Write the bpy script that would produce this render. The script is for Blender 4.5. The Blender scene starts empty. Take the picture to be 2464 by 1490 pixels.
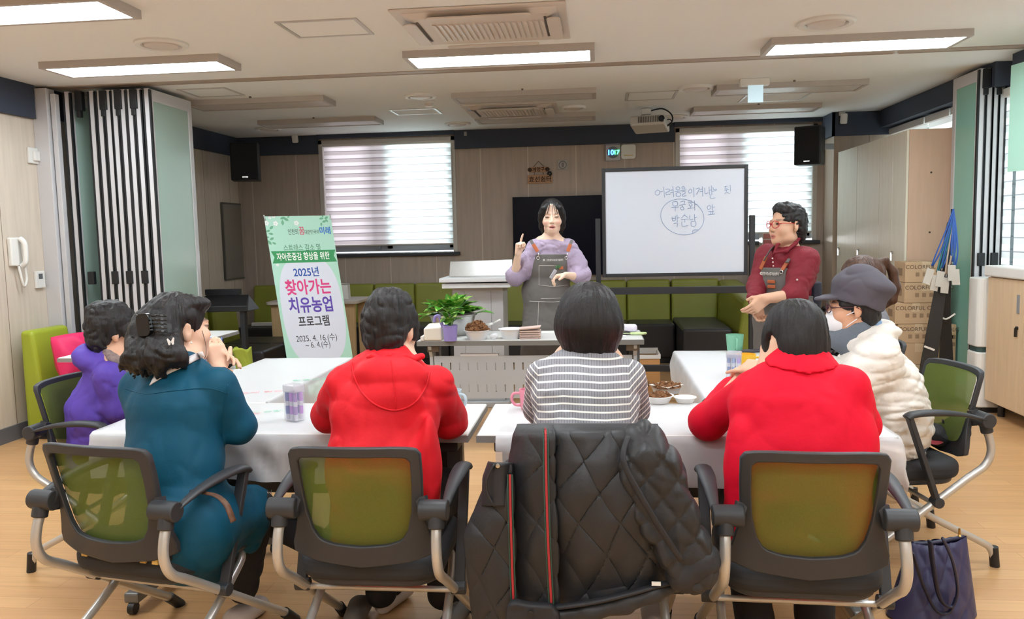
import bpy, bmesh, math, random
import numpy as np
from mathutils import Vector, Matrix
random.seed(7)
rng = np.random.default_rng(7)
sc = bpy.context.scene
COL = sc.collection
PI = math.pi

# ------------------------------------------------------------------ camera
FPX, CAMZ = 1950.0, 1.43                       # focal length in pixels of the 2464 wide frame, eye height
PITCH, YAW, ROLL = math.radians(5.4), math.radians(6.0), math.radians(1.25)
_f = Vector((-math.sin(YAW) * math.cos(PITCH), math.cos(YAW) * math.cos(PITCH), -math.sin(PITCH)))
_r = Vector((math.cos(YAW), math.sin(YAW), 0))
_d = _f.cross(_r)
CR = math.cos(ROLL) * _r + math.sin(ROLL) * _d
CD = -math.sin(ROLL) * _r + math.cos(ROLL) * _d
CF = _f
camd = bpy.data.cameras.new('camera')
cam = bpy.data.objects.new('camera', camd)
COL.objects.link(cam)
camd.sensor_width = 36.0
camd.lens = FPX / 2464.0 * 36.0
camd.clip_start = 0.05
cam.matrix_world = Matrix(((CR.x, -CD.x, -CF.x, 0), (CR.y, -CD.y, -CF.y, 0), (CR.z, -CD.z, -CF.z, CAMZ), (0, 0, 0, 1)))
sc.camera = cam

# ------------------------------------------------------------------ exposure, world, daylight
sc.view_settings.view_transform = 'Standard'
sc.view_settings.look = 'None'
sc.view_settings.gamma = 1.0
sc.view_settings.use_curve_mapping = False
sc.view_settings.exposure = 1.36
sc.cycles.use_denoising = True
sc.cycles.max_bounces = 6
sc.cycles.diffuse_bounces = 4
sc.cycles.glossy_bounces = 3
sc.cycles.transmission_bounces = 6
sc.cycles.transparent_max_bounces = 12
sc.cycles.sample_clamp_indirect = 6.0
sc.cycles.caustics_reflective = False
sc.cycles.caustics_refractive = False
wd = bpy.data.worlds.new('daylight')
sc.world = wd
wd.use_nodes = True
wd.node_tree.nodes['Background'].inputs[0].default_value = (0.82, 0.9, 1.0, 1)
wd.node_tree.nodes['Background'].inputs[1].default_value = 0.5
LAMP = 9.5                                      # emission of the lit ceiling panels


def area(name, loc, target, w, h, power, color=(1, 1, 1)):
    l = bpy.data.lights.new(name, 'AREA')
    l.shape = 'RECTANGLE'
    l.size, l.size_y, l.energy, l.color = w, h, power, color
    o = bpy.data.objects.new(name, l)
    COL.objects.link(o)
    o.location = loc
    o.rotation_euler = (Vector(target) - Vector(loc)).to_track_quat('-Z', 'Y').to_euler()
    return o


# daylight falling on the windows from outdoors
area('daylight_rear_window', (-2.43, 10.35, 1.9), (-2.43, 9.0, 1.85), 1.9, 1.6, 205, (0.95, 0.98, 1.0))
area('daylight_corner_window', (1.67, 10.35, 1.9), (1.67, 9.0, 1.85), 1.8, 1.6, 205, (0.95, 0.98, 1.0))
area('daylight_side_windows', (4.1, 6.9, 1.8), (3.0, 6.9, 1.7), 5.0, 1.7, 480, (0.95, 0.98, 1.0))


# ------------------------------------------------------------------ pixels to points (2464x1490 frame)
def ray(px, py):
    return CR * ((px - 1232) / FPX) + CD * ((py - 745) / FPX) + CF


def Pz(px, py, z):
    d = ray(px, py)
    return d * ((z - CAMZ) / d.z) + Vector((0, 0, CAMZ))


def Py(px, py, y):
    d = ray(px, py)
    return d * (y / d.y) + Vector((0, 0, CAMZ))


def Px(px, py, x):
    d = ray(px, py)
    return d * (x / d.x) + Vector((0, 0, CAMZ))


# ------------------------------------------------------------------ materials
def lin(c):
    return tuple(((v / 255.0) / 12.92 if v / 255.0 <= 0.04045 else ((v / 255.0 + 0.055) / 1.055) ** 2.4) for v in c)


MATS = {}


def mat(name, rgb, rough=0.6, metal=0.0, var=0.0, vscale=6.0, bump=0.0, bscale=60.0, stretch=(1, 1, 1), spec=0.5, alpha=1.0,
        emit=None, estr=0.0, trans=0.0, coat=0.0, sheen=0.0, colattr=False, bdist=0.01):
    if name in MATS:
        return MATS[name]
    m = bpy.data.materials.new(name)
    m.use_nodes = True
    nt = m.node_tree
    b = nt.nodes['Principled BSDF']
    c = lin(rgb)
    b.inputs['Base Color'].default_value = (*c, 1)
    b.inputs['Roughness'].default_value = rough
    b.inputs['Metallic'].default_value = metal
    b.inputs['Specular IOR Level'].default_value = spec
    b.inputs['Transmission Weight'].default_value = trans
    b.inputs['Coat Weight'].default_value = coat
    b.inputs['Sheen Weight'].default_value = sheen
    b.inputs['Alpha'].default_value = alpha
    if emit:
        b.inputs['Emission Color'].default_value = (*lin(emit), 1)
        b.inputs['Emission Strength'].default_value = estr
    tc = None
    if var or bump:
        tc = nt.nodes.new('ShaderNodeTexCoord')
        mp = nt.nodes.new('ShaderNodeMapping')
        mp.inputs['Scale'].default_value = stretch
        nt.links.new(tc.outputs['Object'], mp.inputs['Vector'])
    base = None
    if colattr:
        at = nt.nodes.new('ShaderNodeAttribute')
        at.attribute_name = 'Col'
        base = at.outputs['Color']
        nt.links.new(base, b.inputs['Base Color'])
    if var:
        n = nt.nodes.new('ShaderNodeTexNoise')
        n.inputs['Scale'].default_value = vscale
        n.inputs['Detail'].default_value = 5
        nt.links.new(mp.outputs[0], n.inputs['Vector'])
        mr = nt.nodes.new('ShaderNodeMapRange')
        mr.inputs['From Min'].default_value = 0.25
        mr.inputs['From Max'].default_value = 0.75
        mr.inputs['To Min'].default_value = 1 - var
        mr.inputs['To Max'].default_value = 1 + var
        nt.links.new(n.outputs['Fac'], mr.inputs['Value'])
        mx = nt.nodes.new('ShaderNodeMix')
        mx.data_type = 'RGBA'
        mx.blend_type = 'MULTIPLY'
        mx.inputs['Factor'].default_value = 1.0
        mx.inputs['A'].default_value = (*c, 1)
        if base is not None:
            nt.links.new(base, mx.inputs['A'])
        nt.links.new(mr.outputs[0], mx.inputs['B'])
        nt.links.new(mx.outputs['Result'], b.inputs['Base Color'])
    if bump:
        n2 = nt.nodes.new('ShaderNodeTexNoise')
        n2.inputs['Scale'].default_value = bscale
        n2.inputs['Detail'].default_value = 4
        nt.links.new(mp.outputs[0], n2.inputs['Vector'])
        bp = nt.nodes.new('ShaderNodeBump')
        bp.inputs['Strength'].default_value = bump
        bp.inputs['Distance'].default_value = bdist
        nt.links.new(n2.outputs['Fac'], bp.inputs['Height'])
        nt.links.new(bp.outputs[0], b.inputs['Normal'])
    MATS[name] = m
    return m


def math_node(nt, op, a, b=None, clamp=False):
    n = nt.nodes.new('ShaderNodeMath')
    n.operation = op
    n.use_clamp = clamp
    for i, v in enumerate((a, b)):
        if v is None:
            continue
        if isinstance(v, (int, float)):
            n.inputs[i].default_value = v
        else:
            nt.links.new(v, n.inputs[i])
    return n.outputs[0]


def mixcol(nt, fac, a, b):
    n = nt.nodes.new('ShaderNodeMix')
    n.data_type = 'RGBA'
    for k, v in (('Factor', fac), ('A', a), ('B', b)):
        if isinstance(v, (int, float)):
            n.inputs[k].default_value = v
        elif isinstance(v, tuple):
            n.inputs[k].default_value = (*v, 1)
        else:
            nt.links.new(v, n.inputs[k])
    return n.outputs['Result']


def panel_wood(name, rgb, axis, period, off, seam_rgb, seam_w, grain=0.10, rough=0.5):
    """wood laminate wall panels: vertical grain and narrow vertical joints every PERIOD metres along AXIS"""
    m = mat(name, rgb, rough=rough, var=grain, vscale=9.0, stretch=(3, 3, 0.25))
    nt = m.node_tree
    b = nt.nodes['Principled BSDF']
    src = b.inputs['Base Color'].links[0].from_socket
    ge = nt.nodes.new('ShaderNodeNewGeometry')
    sp = nt.nodes.new('ShaderNodeSeparateXYZ')
    nt.links.new(ge.outputs['Position'], sp.inputs[0])
    u = math_node(nt, 'SUBTRACT', sp.outputs[axis], off - period * 50 - seam_w / 2)
    u = math_node(nt, 'MODULO', u, period)
    s = math_node(nt, 'LESS_THAN', u, seam_w)
    nt.links.new(mixcol(nt, s, src, lin(seam_rgb)), b.inputs['Base Color'])
    return m


# ------------------------------------------------------------------ mesh building
class MB:
    """collects shapes into one mesh"""

    def __init__(s):
        s.v, s.f, s.m = [], [], []

    def add(s, vs, fs, mi=0):
        o = len(s.v)
        s.v += [tuple(x) for x in vs]
        s.f += [tuple(i + o for i in f) for f in fs]
        s.m += [mi] * len(fs)
        return s

    def box(s, lo, hi, mi=0):
        (a, b, c), (d, e, f) = lo, hi
        return s.add([(a, b, c), (d, b, c), (d, e, c), (a, e, c), (a, b, f), (d, b, f), (d, e, f), (a, e, f)],
                     [(0, 3, 2, 1), (4, 5, 6, 7), (0, 1, 5, 4), (1, 2, 6, 5), (2, 3, 7, 6), (3, 0, 4, 7)], mi)

    def hexa(s, p, mi=0):
        """8 corners: bottom loop then top loop"""
        return s.add(p, [(0, 3, 2, 1), (4, 5, 6, 7), (0, 1, 5, 4), (1, 2, 6, 5), (2, 3, 7, 6), (3, 0, 4, 7)], mi)

    def obox(s, c, half, ax, ay, az, mi=0):
        c = Vector(c)
        vs = []
        for z in (-1, 1):
            for x, y in ((-1, -1), (1, -1), (1, 1), (-1, 1)):
                vs.append(c + Vector(ax) * half[0] * x + Vector(ay) * half[1] * y + Vector(az) * half[2] * z)
        return s.hexa(vs, mi)

    def bar(s, a, b, w, h, up=(0, 0, 1), mi=0):
        a, b = Vector(a), Vector(b)
        d = (b - a)
        L = d.length
        d.normalize()
        x = d.cross(Vector(up))
        if x.length < 1e-4:
            x = d.cross(Vector((1, 0, 0)))
        x.normalize()
        u = x.cross(d)
        return s.obox((a + b) / 2, (w / 2, L / 2, h / 2), x, d, u, mi)

    def tube(s, pts, r, n=10, mi=0, closed=False, flat=1.0):
        pts = [Vector(p) for p in pts]
        N = len(pts)
        rs = r if isinstance(r, (list, tuple)) else [r] * N
        vs = []
        t0 = (pts[1] - pts[0]).normalized()
        x = t0.cross(Vector((0, 0, 1)))
        if x.length < 1e-3:
            x = t0.cross(Vector((1, 0, 0)))
        x.normalize()
        for i, p in enumerate(pts):
            if closed:
                t = (pts[(i + 1) % N] - pts[i - 1]).normalized()
            else:
                t = (pts[min(i + 1, N - 1)] - pts[max(i - 1, 0)]).normalized()
            x = (x - t * x.dot(t)).normalized()
            y = t.cross(x)
            for k in range(n):
                a = 2 * PI * k / n
                vs.append(p + x * math.cos(a) * rs[i] + y * math.sin(a) * rs[i] * flat)
        fs = []
        for i in range(N if closed else N - 1):
            j = (i + 1) % N
            for k in range(n):
                l = (k + 1) % n
                fs.append((i * n + k, i * n + l, j * n + l, j * n + k))
        if not closed:
            fs.append(tuple(range(n - 1, -1, -1)))
            fs.append(tuple((N - 1) * n + k for k in range(n)))
        return s.add(vs, fs, mi)

    def cyl(s, a, b, r, n=16, mi=0, r2=None):
        return s.tube([a, b], [r, r if r2 is None else r2], n, mi)

    def lathe(s, prof, c=(0, 0, 0), n=28, mi=0, axis=None):
        """profile of (radius, height); closed by poles when the radius is 0"""
        c = Vector(c)
        A = Matrix.Identity(3) if axis is None else Vector((0, 0, 1)).rotation_difference(Vector(axis)).to_matrix()
        vs, fs = [], []
        for r, h in prof:
            for k in range(n):
                a = 2 * PI * k / n
                vs.append(c + A @ Vector((r * math.cos(a), r * math.sin(a), h)))
        for i in range(len(prof) - 1):
            for k in range(n):
                l = (k + 1) % n
                fs.append((i * n + k, i * n + l, (i + 1) * n + l, (i + 1) * n + k))
        return s.add(vs, fs, mi)

    def prism(s, poly, o, ux, uy, depth, mi=0):
        """2d outline in the plane (o, ux, uy), pushed along ux x uy by depth (front face first)"""
        o, ux, uy = Vector(o), Vector(ux), Vector(uy)
        nz = ux.cross(uy).normalized() * depth
        n = len(poly)
        vs = [o + ux * p[0] + uy * p[1] for p in poly]
        vs += [v + nz for v in vs]
        fs = [tuple(range(n - 1, -1, -1)), tuple(range(n, 2 * n))]
        fs += [(i, (i + 1) % n, n + (i + 1) % n, n + i) for i in range(n)]
        return s.add(vs, fs, mi)

    def grid(s, fn, nu, nv, mi=0, close_u=False):
        vs = [fn(i / nu, j / nv) for j in range(nv + 1) for i in range(nu + (0 if close_u else 1))]
        W = nu + (0 if close_u else 1)
        fs = []
        for j in range(nv):
            for i in range(nu):
                k = (i + 1) % W if close_u else i + 1
                fs.append((j * W + i, j * W + k, (j + 1) * W + k, (j + 1) * W + i))
        return s.add(vs, fs, mi)

    def build(s, name, mats, parent=None, world=True, smooth=False, bevel=0.0, seg=2, solid=0.0, subsurf=0, offset=0.0):
        me = bpy.data.meshes.new(name)
        vs = s.v
        if parent is not None and world:
            iv = wmat(parent).inverted()
            vs = [tuple(iv @ Vector(v)) for v in s.v]
        me.from_pydata(vs, [], s.f)
        for m in (mats if isinstance(mats, (list, tuple)) else [mats]):
            me.materials.append(m)
        if len(me.materials) > 1:
            me.polygons.foreach_set('material_index', s.m)
        bm = bmesh.new()
        bm.from_mesh(me)
        bmesh.ops.recalc_face_normals(bm, faces=bm.faces)
        bm.to_mesh(me)
        bm.free()
        if smooth:
            me.polygons.foreach_set('use_smooth', [True] * len(me.polygons))
            if smooth != 'all':
                try:
                    me.set_sharp_from_angle(angle=math.radians(40))
                except Exception:
                    pass
        me.update()
        o = bpy.data.objects.new(name, me)
        COL.objects.link(o)
        if parent is not None:
            o.parent = parent
        if solid:
            d = o.modifiers.new('thickness', 'SOLIDIFY')
            d.thickness = solid
            d.offset = offset
        if bevel:
            d = o.modifiers.new('edges', 'BEVEL')
            d.width, d.segments, d.limit_method = bevel, seg, 'ANGLE'
            d.angle_limit = math.radians(35)
        if subsurf:
            d = o.modifiers.new('smooth', 'SUBSURF')
            d.levels = d.render_levels = subsurf
        return o


def wmat(o):
    m = o.matrix_basis.copy()
    while o.parent is not None:
        o = o.parent
        m = o.matrix_basis @ m
    return m


def tag(o, label, cat, group=None, kind=None):
    o['label'] = label
    o['category'] = cat
    if group:
        o['group'] = group
    if kind:
        o['kind'] = kind
    return o


def thing(name, loc, label, cat, rz=0.0, group=None):
    o = bpy.data.objects.new(name, None)
    COL.objects.link(o)
    o.empty_display_size = 0.1
    o.location = loc
    o.rotation_euler = (0, 0, rz)
    return tag(o, label, cat, group)


def struct(o):
    o['kind'] = 'structure'
    return o


def copy_tree(o, parent=None):
    c = o.copy()
    COL.objects.link(c)
    if parent is not None:
        c.parent = parent
    for ch in [x for x in COL.objects if x.parent == o]:
        copy_tree(ch, c)
    return c


def lettering(name, text, m, o, ux, uy, size, parent, bold=0.0, align='CENTER', depth=0.0008, xs=1.0, width=None):
    """writing that stands in the plane (o, ux, uy); o is the middle of the baseline"""
    cu = bpy.data.curves.new(name, 'FONT')
    cu.body = text
    cu.size = size
    cu.align_x = align
    cu.extrude = depth / 2
    cu.offset = bold
    cu.resolution_u = 4
    cu.materials.append(m)
    tmp = bpy.data.objects.new('writing_outline', cu)
    me = bpy.data.meshes.new_from_object(tmp)
    bpy.data.objects.remove(tmp)
    me.name = name
    if width:
        X = [v.co.x for v in me.vertices]
        xs = width / (max(X) - min(X))
        for v in me.vertices:
            v.co.x -= (max(X) + min(X)) / 2
    ob = bpy.data.objects.new(name, me)
    COL.objects.link(ob)
    ux, uy = Vector(ux).normalized(), Vector(uy).normalized()
    nz = ux.cross(uy)
    M = Matrix(((ux.x * xs, uy.x, nz.x, o[0]), (ux.y * xs, uy.y, nz.y, o[1]), (ux.z * xs, uy.z, nz.z, o[2]), (0, 0, 0, 1)))
    if parent is not None:
        ob.parent = parent
        M = wmat(parent).inverted() @ M
    me.transform(M)
    return ob


def rrect(w, h, r, n=5, cx=0.0, cy=0.0):
    out = []
    for sx, sy, a0 in ((1, 1, 0), (-1, 1, 90), (-1, -1, 180), (1, -1, 270)):
        for k in range(n + 1):
            a = math.radians(a0 + 90 * k / n)
            out.append((cx + sx * (w / 2 - r) + r * math.cos(a), cy + sy * (h / 2 - r) + r * math.sin(a)))
    return out


def smooth_path(pts, n=6):
    """Catmull-Rom through the points"""
    P = [Vector(p) for p in pts]
    out = []
    for i in range(len(P) - 1):
        a, b, c, d = P[max(i - 1, 0)], P[i], P[i + 1], P[min(i + 2, len(P) - 1)]
        for k in range(n):
            t = k / n
            out.append(0.5 * (2 * b + (c - a) * t + (2 * a - 5 * b + 4 * c - d) * t * t + (3 * b - a - 3 * c + d) * t ** 3))
    out.append(P[-1])
    return out


X3, Y3, Z3 = Vector((1, 0, 0)), Vector((0, 1, 0)), Vector((0, 0, 1))
M_white = mat('white_paint', (226, 224, 220), 0.5)
M_plastic = mat('white_plastic', (225, 224, 220), 0.4)
M_black = mat('black_plastic', (26, 27, 30), 0.45)
M_blackm = mat('black_metal', (38, 39, 43), 0.45)
M_steel = mat('silver_metal', (176, 177, 178), 0.35, 0.6)
M_chrome = mat('chrome', (200, 200, 200), 0.2, 1.0)
# ================================================================== the room
CH = 2.62                                       # ceiling height
XL, XR, YB, YF = -4.25, 3.12, 9.4, -2.2
M_ceil = mat('ceiling_paper', (236, 236, 234), 0.9, bump=0.05, bscale=300)
M_wallb = panel_wood('rear_wall_laminate', (178, 164, 152), 0, 0.5505, -1.318, (205, 196, 182), 0.012)
M_walll = panel_wood('side_wall_laminate', (208, 195, 180), 1, 0.62, 5.45, (120, 104, 88), 0.006, 0.09)
M_wallr = panel_wood('corner_wall_laminate', (176, 158, 140), 0, 0.40, 2.88, (120, 108, 96), 0.006, 0.06)
M_dark = mat('slate_trim', (56, 64, 80), 0.7, var=0.06, vscale=3)


def floor_mat():
    m = bpy.data.materials.new('floor_planks')
    m.use_nodes = True
    nt = m.node_tree
    b = nt.nodes['Principled BSDF']
    tc = nt.nodes.new('ShaderNodeTexCoord')
    br = nt.nodes.new('ShaderNodeTexBrick')
    br.inputs['Scale'].default_value = 1.0
    br.inputs['Brick Width'].default_value = 0.9
    br.inputs['Row Height'].default_value = 0.095
    br.inputs['Mortar Size'].default_value = 0.0012
    br.inputs['Color1'].default_value = (*lin((210, 166, 116)), 1)
    br.inputs['Color2'].default_value = (*lin((200, 154, 106)), 1)
    br.inputs['Mortar'].default_value = (*lin((172, 126, 82)), 1)
    nt.links.new(tc.outputs['Object'], br.inputs['Vector'])
    mp = nt.nodes.new('ShaderNodeMapping')
    mp.inputs['Scale'].default_value = (1.2, 22, 1)
    nt.links.new(tc.outputs['Object'], mp.inputs['Vector'])
    n = nt.nodes.new('ShaderNodeTexNoise')
    n.inputs['Scale'].default_value = 2.0
    n.inputs['Detail'].default_value = 6
    nt.links.new(mp.outputs[0], n.inputs['Vector'])
    mr = nt.nodes.new('ShaderNodeMapRange')
    mr.inputs['To Min'].default_value = 0.82
    mr.inputs['To Max'].default_value = 1.16
    nt.links.new(n.outputs['Fac'], mr.inputs['Value'])
    mx = nt.nodes.new('ShaderNodeMix')
    mx.data_type = 'RGBA'
    mx.blend_type = 'MULTIPLY'
    mx.inputs['Factor'].default_value = 1
    nt.links.new(br.outputs['Color'], mx.inputs['A'])
    nt.links.new(mr.outputs[0], mx.inputs['B'])
    nt.links.new(mx.outputs['Result'], b.inputs['Base Color'])
    b.inputs['Roughness'].default_value = 0.32
    b.inputs['Specular IOR Level'].default_value = 0.5
    return m


b = MB(); b.box((XL - .3, YF - .2, -.12), (XR + .3, YB + .3, 0)); struct(b.build('floor', floor_mat()))
b = MB(); b.box((XL - .3, YF - .2, CH), (XR + .3, YB + .3, CH + .12)); struct(b.build('ceiling', M_ceil))
b = MB(); b.box((XL - .3, YF - .2, 0), (XL, YB + .3, CH)); struct(b.build('wall_left', M_walll))
b = MB(); b.box((XL - .3, YF - .3, 0), (XR + .3, YF, CH)); struct(b.build('wall_near', mat('near_wall_paper', (205, 192, 175), 0.85)))
# rear wall with two window openings
W1 = (-3.24, -1.61, 1.225, 2.56)
W2 = (0.90, 2.45, 1.275, 2.56)
b = MB()
for x0, x1, z0, z1 in ((XL - .3, W1[0], 0, CH), (W1[1], W2[0], 0, CH), (W2[1], XR + .3, 0, CH), (W1[0], W1[1], 0, W1[2]),
                       (W2[0], W2[1], 0, W2[2]), (W1[0], W1[1], W1[3], CH), (W2[0], W2[1], W2[3], CH)):
    b.box((x0, YB, z0), (x1, YB + .3, z1))
struct(b.build('wall_back', M_wallb))
# right wall: tall windows behind blinds for most of its length
b = MB()
WR = (2.2, 9.0, 0.95, 2.42)
b.box((XR, YF - .2, 0), (XR + .3, WR[0], CH)); b.box((XR, WR[1], 0), (XR + .3, YB + .3, CH))
b.box((XR, WR[0], 0), (XR + .3, WR[1], WR[2])); b.box((XR, WR[0], WR[3]), (XR + .3, WR[1], CH))
struct(b.build('wall_right', mat('side_wall_paper', (214, 204, 190), 0.8)))
# column in the rear right corner
b = MB(); b.box((2.52, 9.02, 0), (XR, YB, CH)); struct(b.build('wall_corner', M_wallr))
# slate bands under the ceiling
T = .035
b = MB()
b.box((XL, YB - T, 2.405), (W1[0], YB, CH)); struct(b.build('trim_1', M_dark))
b = MB(); b.box((W1[1], YB - T, 2.41), (W2[0] - .01, YB, CH)); struct(b.build('trim_2', M_dark))
b = MB(); b.box((W1[0], YB - T - .03, W1[3] + .015), (W1[1], YB, CH)); struct(b.build('trim_3', M_dark))
b = MB(); b.box((W2[0] - .01, YB - T - .03, W2[3] + .015), (2.49, YB, CH)); struct(b.build('trim_4', M_dark))
b = MB(); b.box((XL, YF, 2.37), (XL + T, 5.86, CH)); struct(b.build('trim_5', M_dark))
b = MB(); b.box((XL, 5.98, 2.40), (XL + T, YB - T, CH)); struct(b.build('trim_6', M_dark))
b = MB(); b.box((2.49, 8.985, 2.375), (XR, 9.02, CH)); b.box((2.485, 8.985, 2.375), (2.52, YB - .04, CH)); struct(b.build('trim_7', M_dark))
b = MB(); b.box((2.965, YF, 2.44), (XR, 6.25, CH)); b.box((2.965, 6.5, 2.44), (XR, 8.95, CH)); struct(b.build('trim_8', M_dark))
b = MB(); b.box((XL, YF, 0), (XL + .014, 5.86, .11)); struct(b.build('baseboard_left', mat('grey_base', (98, 99, 104), 0.6)))
b = MB(); b.box((XL, YB - .014, 0), (2.5, YB, .10)); struct(b.build('baseboard_back', MATS['grey_base']))
# track of the folding partition
b = MB(); b.box((XL, 5.93, CH - .006), (XR, 5.945, CH)); b.box((XL, 6.03, CH - .006), (XR, 6.045, CH)); b.box((XL, 5.945, CH - .003), (XR, 6.03, CH))
struct(b.build('trim_9', mat('track_metal', (176, 160, 146), 0.5)))

# ------------------------------------------------------------------ windows and zebra blinds
def blind_mat(name, period, off, sheer=0.74):
    m = bpy.data.materials.new(name)
    m.use_nodes = True
    nt = m.node_tree
    nt.nodes.remove(nt.nodes['Principled BSDF'])
    out = nt.nodes['Material Output']
    ge = nt.nodes.new('ShaderNodeNewGeometry')
    sp = nt.nodes.new('ShaderNodeSeparateXYZ')
    nt.links.new(ge.outputs['Position'], sp.inputs[0])
    u = math_node(nt, 'MODULO', math_node(nt, 'ADD', sp.outputs[2], 10 + off), period)
    u = math_node(nt, 'DIVIDE', u, period)
    band = math_node(nt, 'GREATER_THAN', u, 0.55)
    edge = math_node(nt, 'LESS_THAN', u, 0.09)
    col = mixcol(nt, band, lin((250, 250, 250)), lin((236, 232, 232)))
    col = mixcol(nt, edge, col, lin((150, 146, 150)))
    tr = nt.nodes.new('ShaderNodeBsdfTranslucent')
    nt.links.new(col, tr.inputs['Color'])
    df = nt.nodes.new('ShaderNodeBsdfDiffuse')
    nt.links.new(col, df.inputs['Color'])
    mx = nt.nodes.new('ShaderNodeMixShader')
    nt.links.new(math_node(nt, 'MULTIPLY_ADD', band, -0.26), mx.inputs[0])
    mx.inputs[0].links[0].from_node.inputs[2].default_value = sheer
    nt.links.new(df.outputs[0], mx.inputs[1])
    nt.links.new(tr.outputs[0], mx.inputs[2])
    nt.links.new(mx.outputs[0], out.inputs['Surface'])
    return m


M_blind = blind_mat('zebra_fabric', 0.0875, 0.0)
M_blindr = blind_mat('zebra_fabric_side', 0.105, 0.03, 0.48)
M_alu = mat('window_aluminium', (196, 192, 186), 0.45, 0.1)
M_sash = mat('sash_grey', (140, 142, 146), 0.5)


def glass_mat(name, rgb, tint):
    m = bpy.data.materials.new(name)
    m.use_nodes = True
    nt = m.node_tree
    nt.nodes.remove(nt.nodes['Principled BSDF'])
    t = nt.nodes.new('ShaderNodeBsdfTransparent')
    t.inputs[0].default_value = (*[v * tint for v in lin(rgb)], 1)
    g = nt.nodes.new('ShaderNodeBsdfGlossy')
    g.inputs['Roughness'].default_value = 0.05
    mx = nt.nodes.new('ShaderNodeMixShader')
    mx.inputs[0].default_value = 0.06
    nt.links.new(t.outputs[0], mx.inputs[1])
    nt.links.new(g.outputs[0], mx.inputs[2])
    nt.links.new(mx.outputs[0], nt.nodes['Material Output'].inputs['Surface'])
    return m


M_glass = glass_mat('clear_glass', (238, 248, 248), 0.42)
M_glass2 = glass_mat('doubled_glass', (210, 205, 208), 0.40)


def window(n, W, blind_label, left_margin):
    x0, x1, z0, z1 = W
    w = thing('window_%d' % n, ((x0 + x1) / 2, YB + .1, z0), 'x', 'window')
    del w['label'], w['category']
    struct(w)
    b = MB(); f = .05
    b.box((x0, YB - .012, z0), (x0 + f, YB + .2, z1)); b.box((x1 - f, YB - .012, z0), (x1, YB + .2, z1))
    b.box((x0, YB - .012, z1 - .05), (x1, YB + .2, z1))
    b.build('window_frame', M_alu, w, bevel=.004)
    xm = x0 + (x1 - x0) * .49
    b = MB()
    for a, c in ((x0 + f, xm + .03), (xm - .03, x1 - f)):
        y = YB + (.10 if a > x0 + f else .14)
        b.box((a, y, z0 + .05), (a + .06, y + .03, z1)); b.box((c - .06, y, z0 + .05), (c, y + .03, z1))
        b.box((a, y, z0 + .02), (c, y + .03, z0 + .085))
    b.box((xm - .2, YB + .11, z0 + .05), (xm - .13, YB + .17, z1))
    b.build('sash', M_sash, w)
    b = MB(); b.box((x0 + f, YB + .150, z0 + .05), (xm, YB + .156, z1)); b.build('pane', M_glass2, w)
    b = MB(); b.box((xm, YB + .110, z0 + .05), (x1 - f, YB + .116, z1)); b.build('pane', M_glass, w)
    b = MB(); b.box((x0 - .02, YB - .06, z0 - .04), (x1 + .03, YB + .3, z0)); b.build('window_sill', mat('dark_sill', (46, 48, 56), 0.5), w, bevel=.004)
    bl = thing('roller_blind', ((x0 + x1) / 2, YB + .03, z1 - .03), blind_label, 'blind')
    b = MB(); b.box((x0 + left_margin, YB + .005, z1 - .075), (x1 - .02, YB + .06, z1 - .005)); b.build('headrail', M_white, bl, bevel=.006)
    b = MB(); b.add([(x0 + left_margin + .01, YB + .02, z0 + .1), (x1 - .05, YB + .02, z0 + .1), (x1 - .05, YB + .02, z1 - .07), (x0 + left_margin + .01, YB + .02, z1 - .07)], [(0, 1, 2, 3)])
    b.build('blind_fabric', M_blind, bl)
    b = MB(); b.cyl((x0 + left_margin + .01, YB + .02, z0 + .095), (x1 - .05, YB + .02, z0 + .095), .011, 10); b.build('bottom_rail', M_alu, bl, smooth=True)
    b = MB(); b.tube([(x1 - .04, YB - .016, z1 - .08), (x1 - .038, YB - .018, z0 + .3), (x1 - .03, YB - .016, z1 - .08)], .002, 6); b.build('bead_cord', M_alu, bl)


window(1, W1, 'white zebra roller blind on the rear window behind the green banner', .05)
window(2, W2, 'white zebra roller blind on the rear window behind the whiteboard', .02)
# windows along the right wall
w = thing('window_3', (XR + .1, 5.6, WR[2]), 'x', 'window'); del w['label'], w['category']; struct(w)
b = MB()
for y in (2.2, 3.55, 4.9, 6.25, 7.6, 8.95):
    b.box((XR + .08, y - .03, WR[2]), (XR + .16, y + .03, WR[3]))
b.box((XR + .08, 2.2, WR[2]), (XR + .16, 9.0, WR[2] + .06)); b.box((XR + .08, 2.2, WR[3] - .05), (XR + .16, 9.0, WR[3]))
b.build('window_frame', M_alu, w)
b = MB(); b.box((XR + .11, 2.2, WR[2]), (XR + .116, 9.0, WR[3])); b.build('pane', M_glass, w)
side_blinds = (('white zebra roller blind on the side window beside the corner column', 8.05, 8.95),
               ('white zebra roller blind on the side window above the tall lockers', 7.5, 8.02),
               ('white zebra roller blind on the side window between lockers and folded partition', 6.45, 7.47),
               ('white zebra roller blind behind the folded partition on the right', 4.9, 6.4),
               ('white zebra roller blind on the side window nearest the camera', 2.3, 4.87))
for lab, ya, yb in side_blinds:
    bl = thing('roller_blind', (XR - .02, (ya + yb) / 2, 2.42), lab, 'blind')
    b = MB(); b.box((XR - .07, ya, 2.36), (XR - .005, yb, 2.425)); b.build('headrail', M_white, bl, bevel=.006)
    b = MB(); b.add([(XR - .03, ya, 1.02), (XR - .03, yb, 1.02), (XR - .03, yb, 2.37), (XR - .03, ya, 2.37)], [(0, 1, 2, 3)]); b.build('blind_fabric', M_blindr, bl)
    b = MB(); b.cyl((XR - .03, ya, 1.015), (XR - .03, yb, 1.015), .011, 8); b.build('bottom_rail', M_alu, bl, smooth=True)

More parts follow.
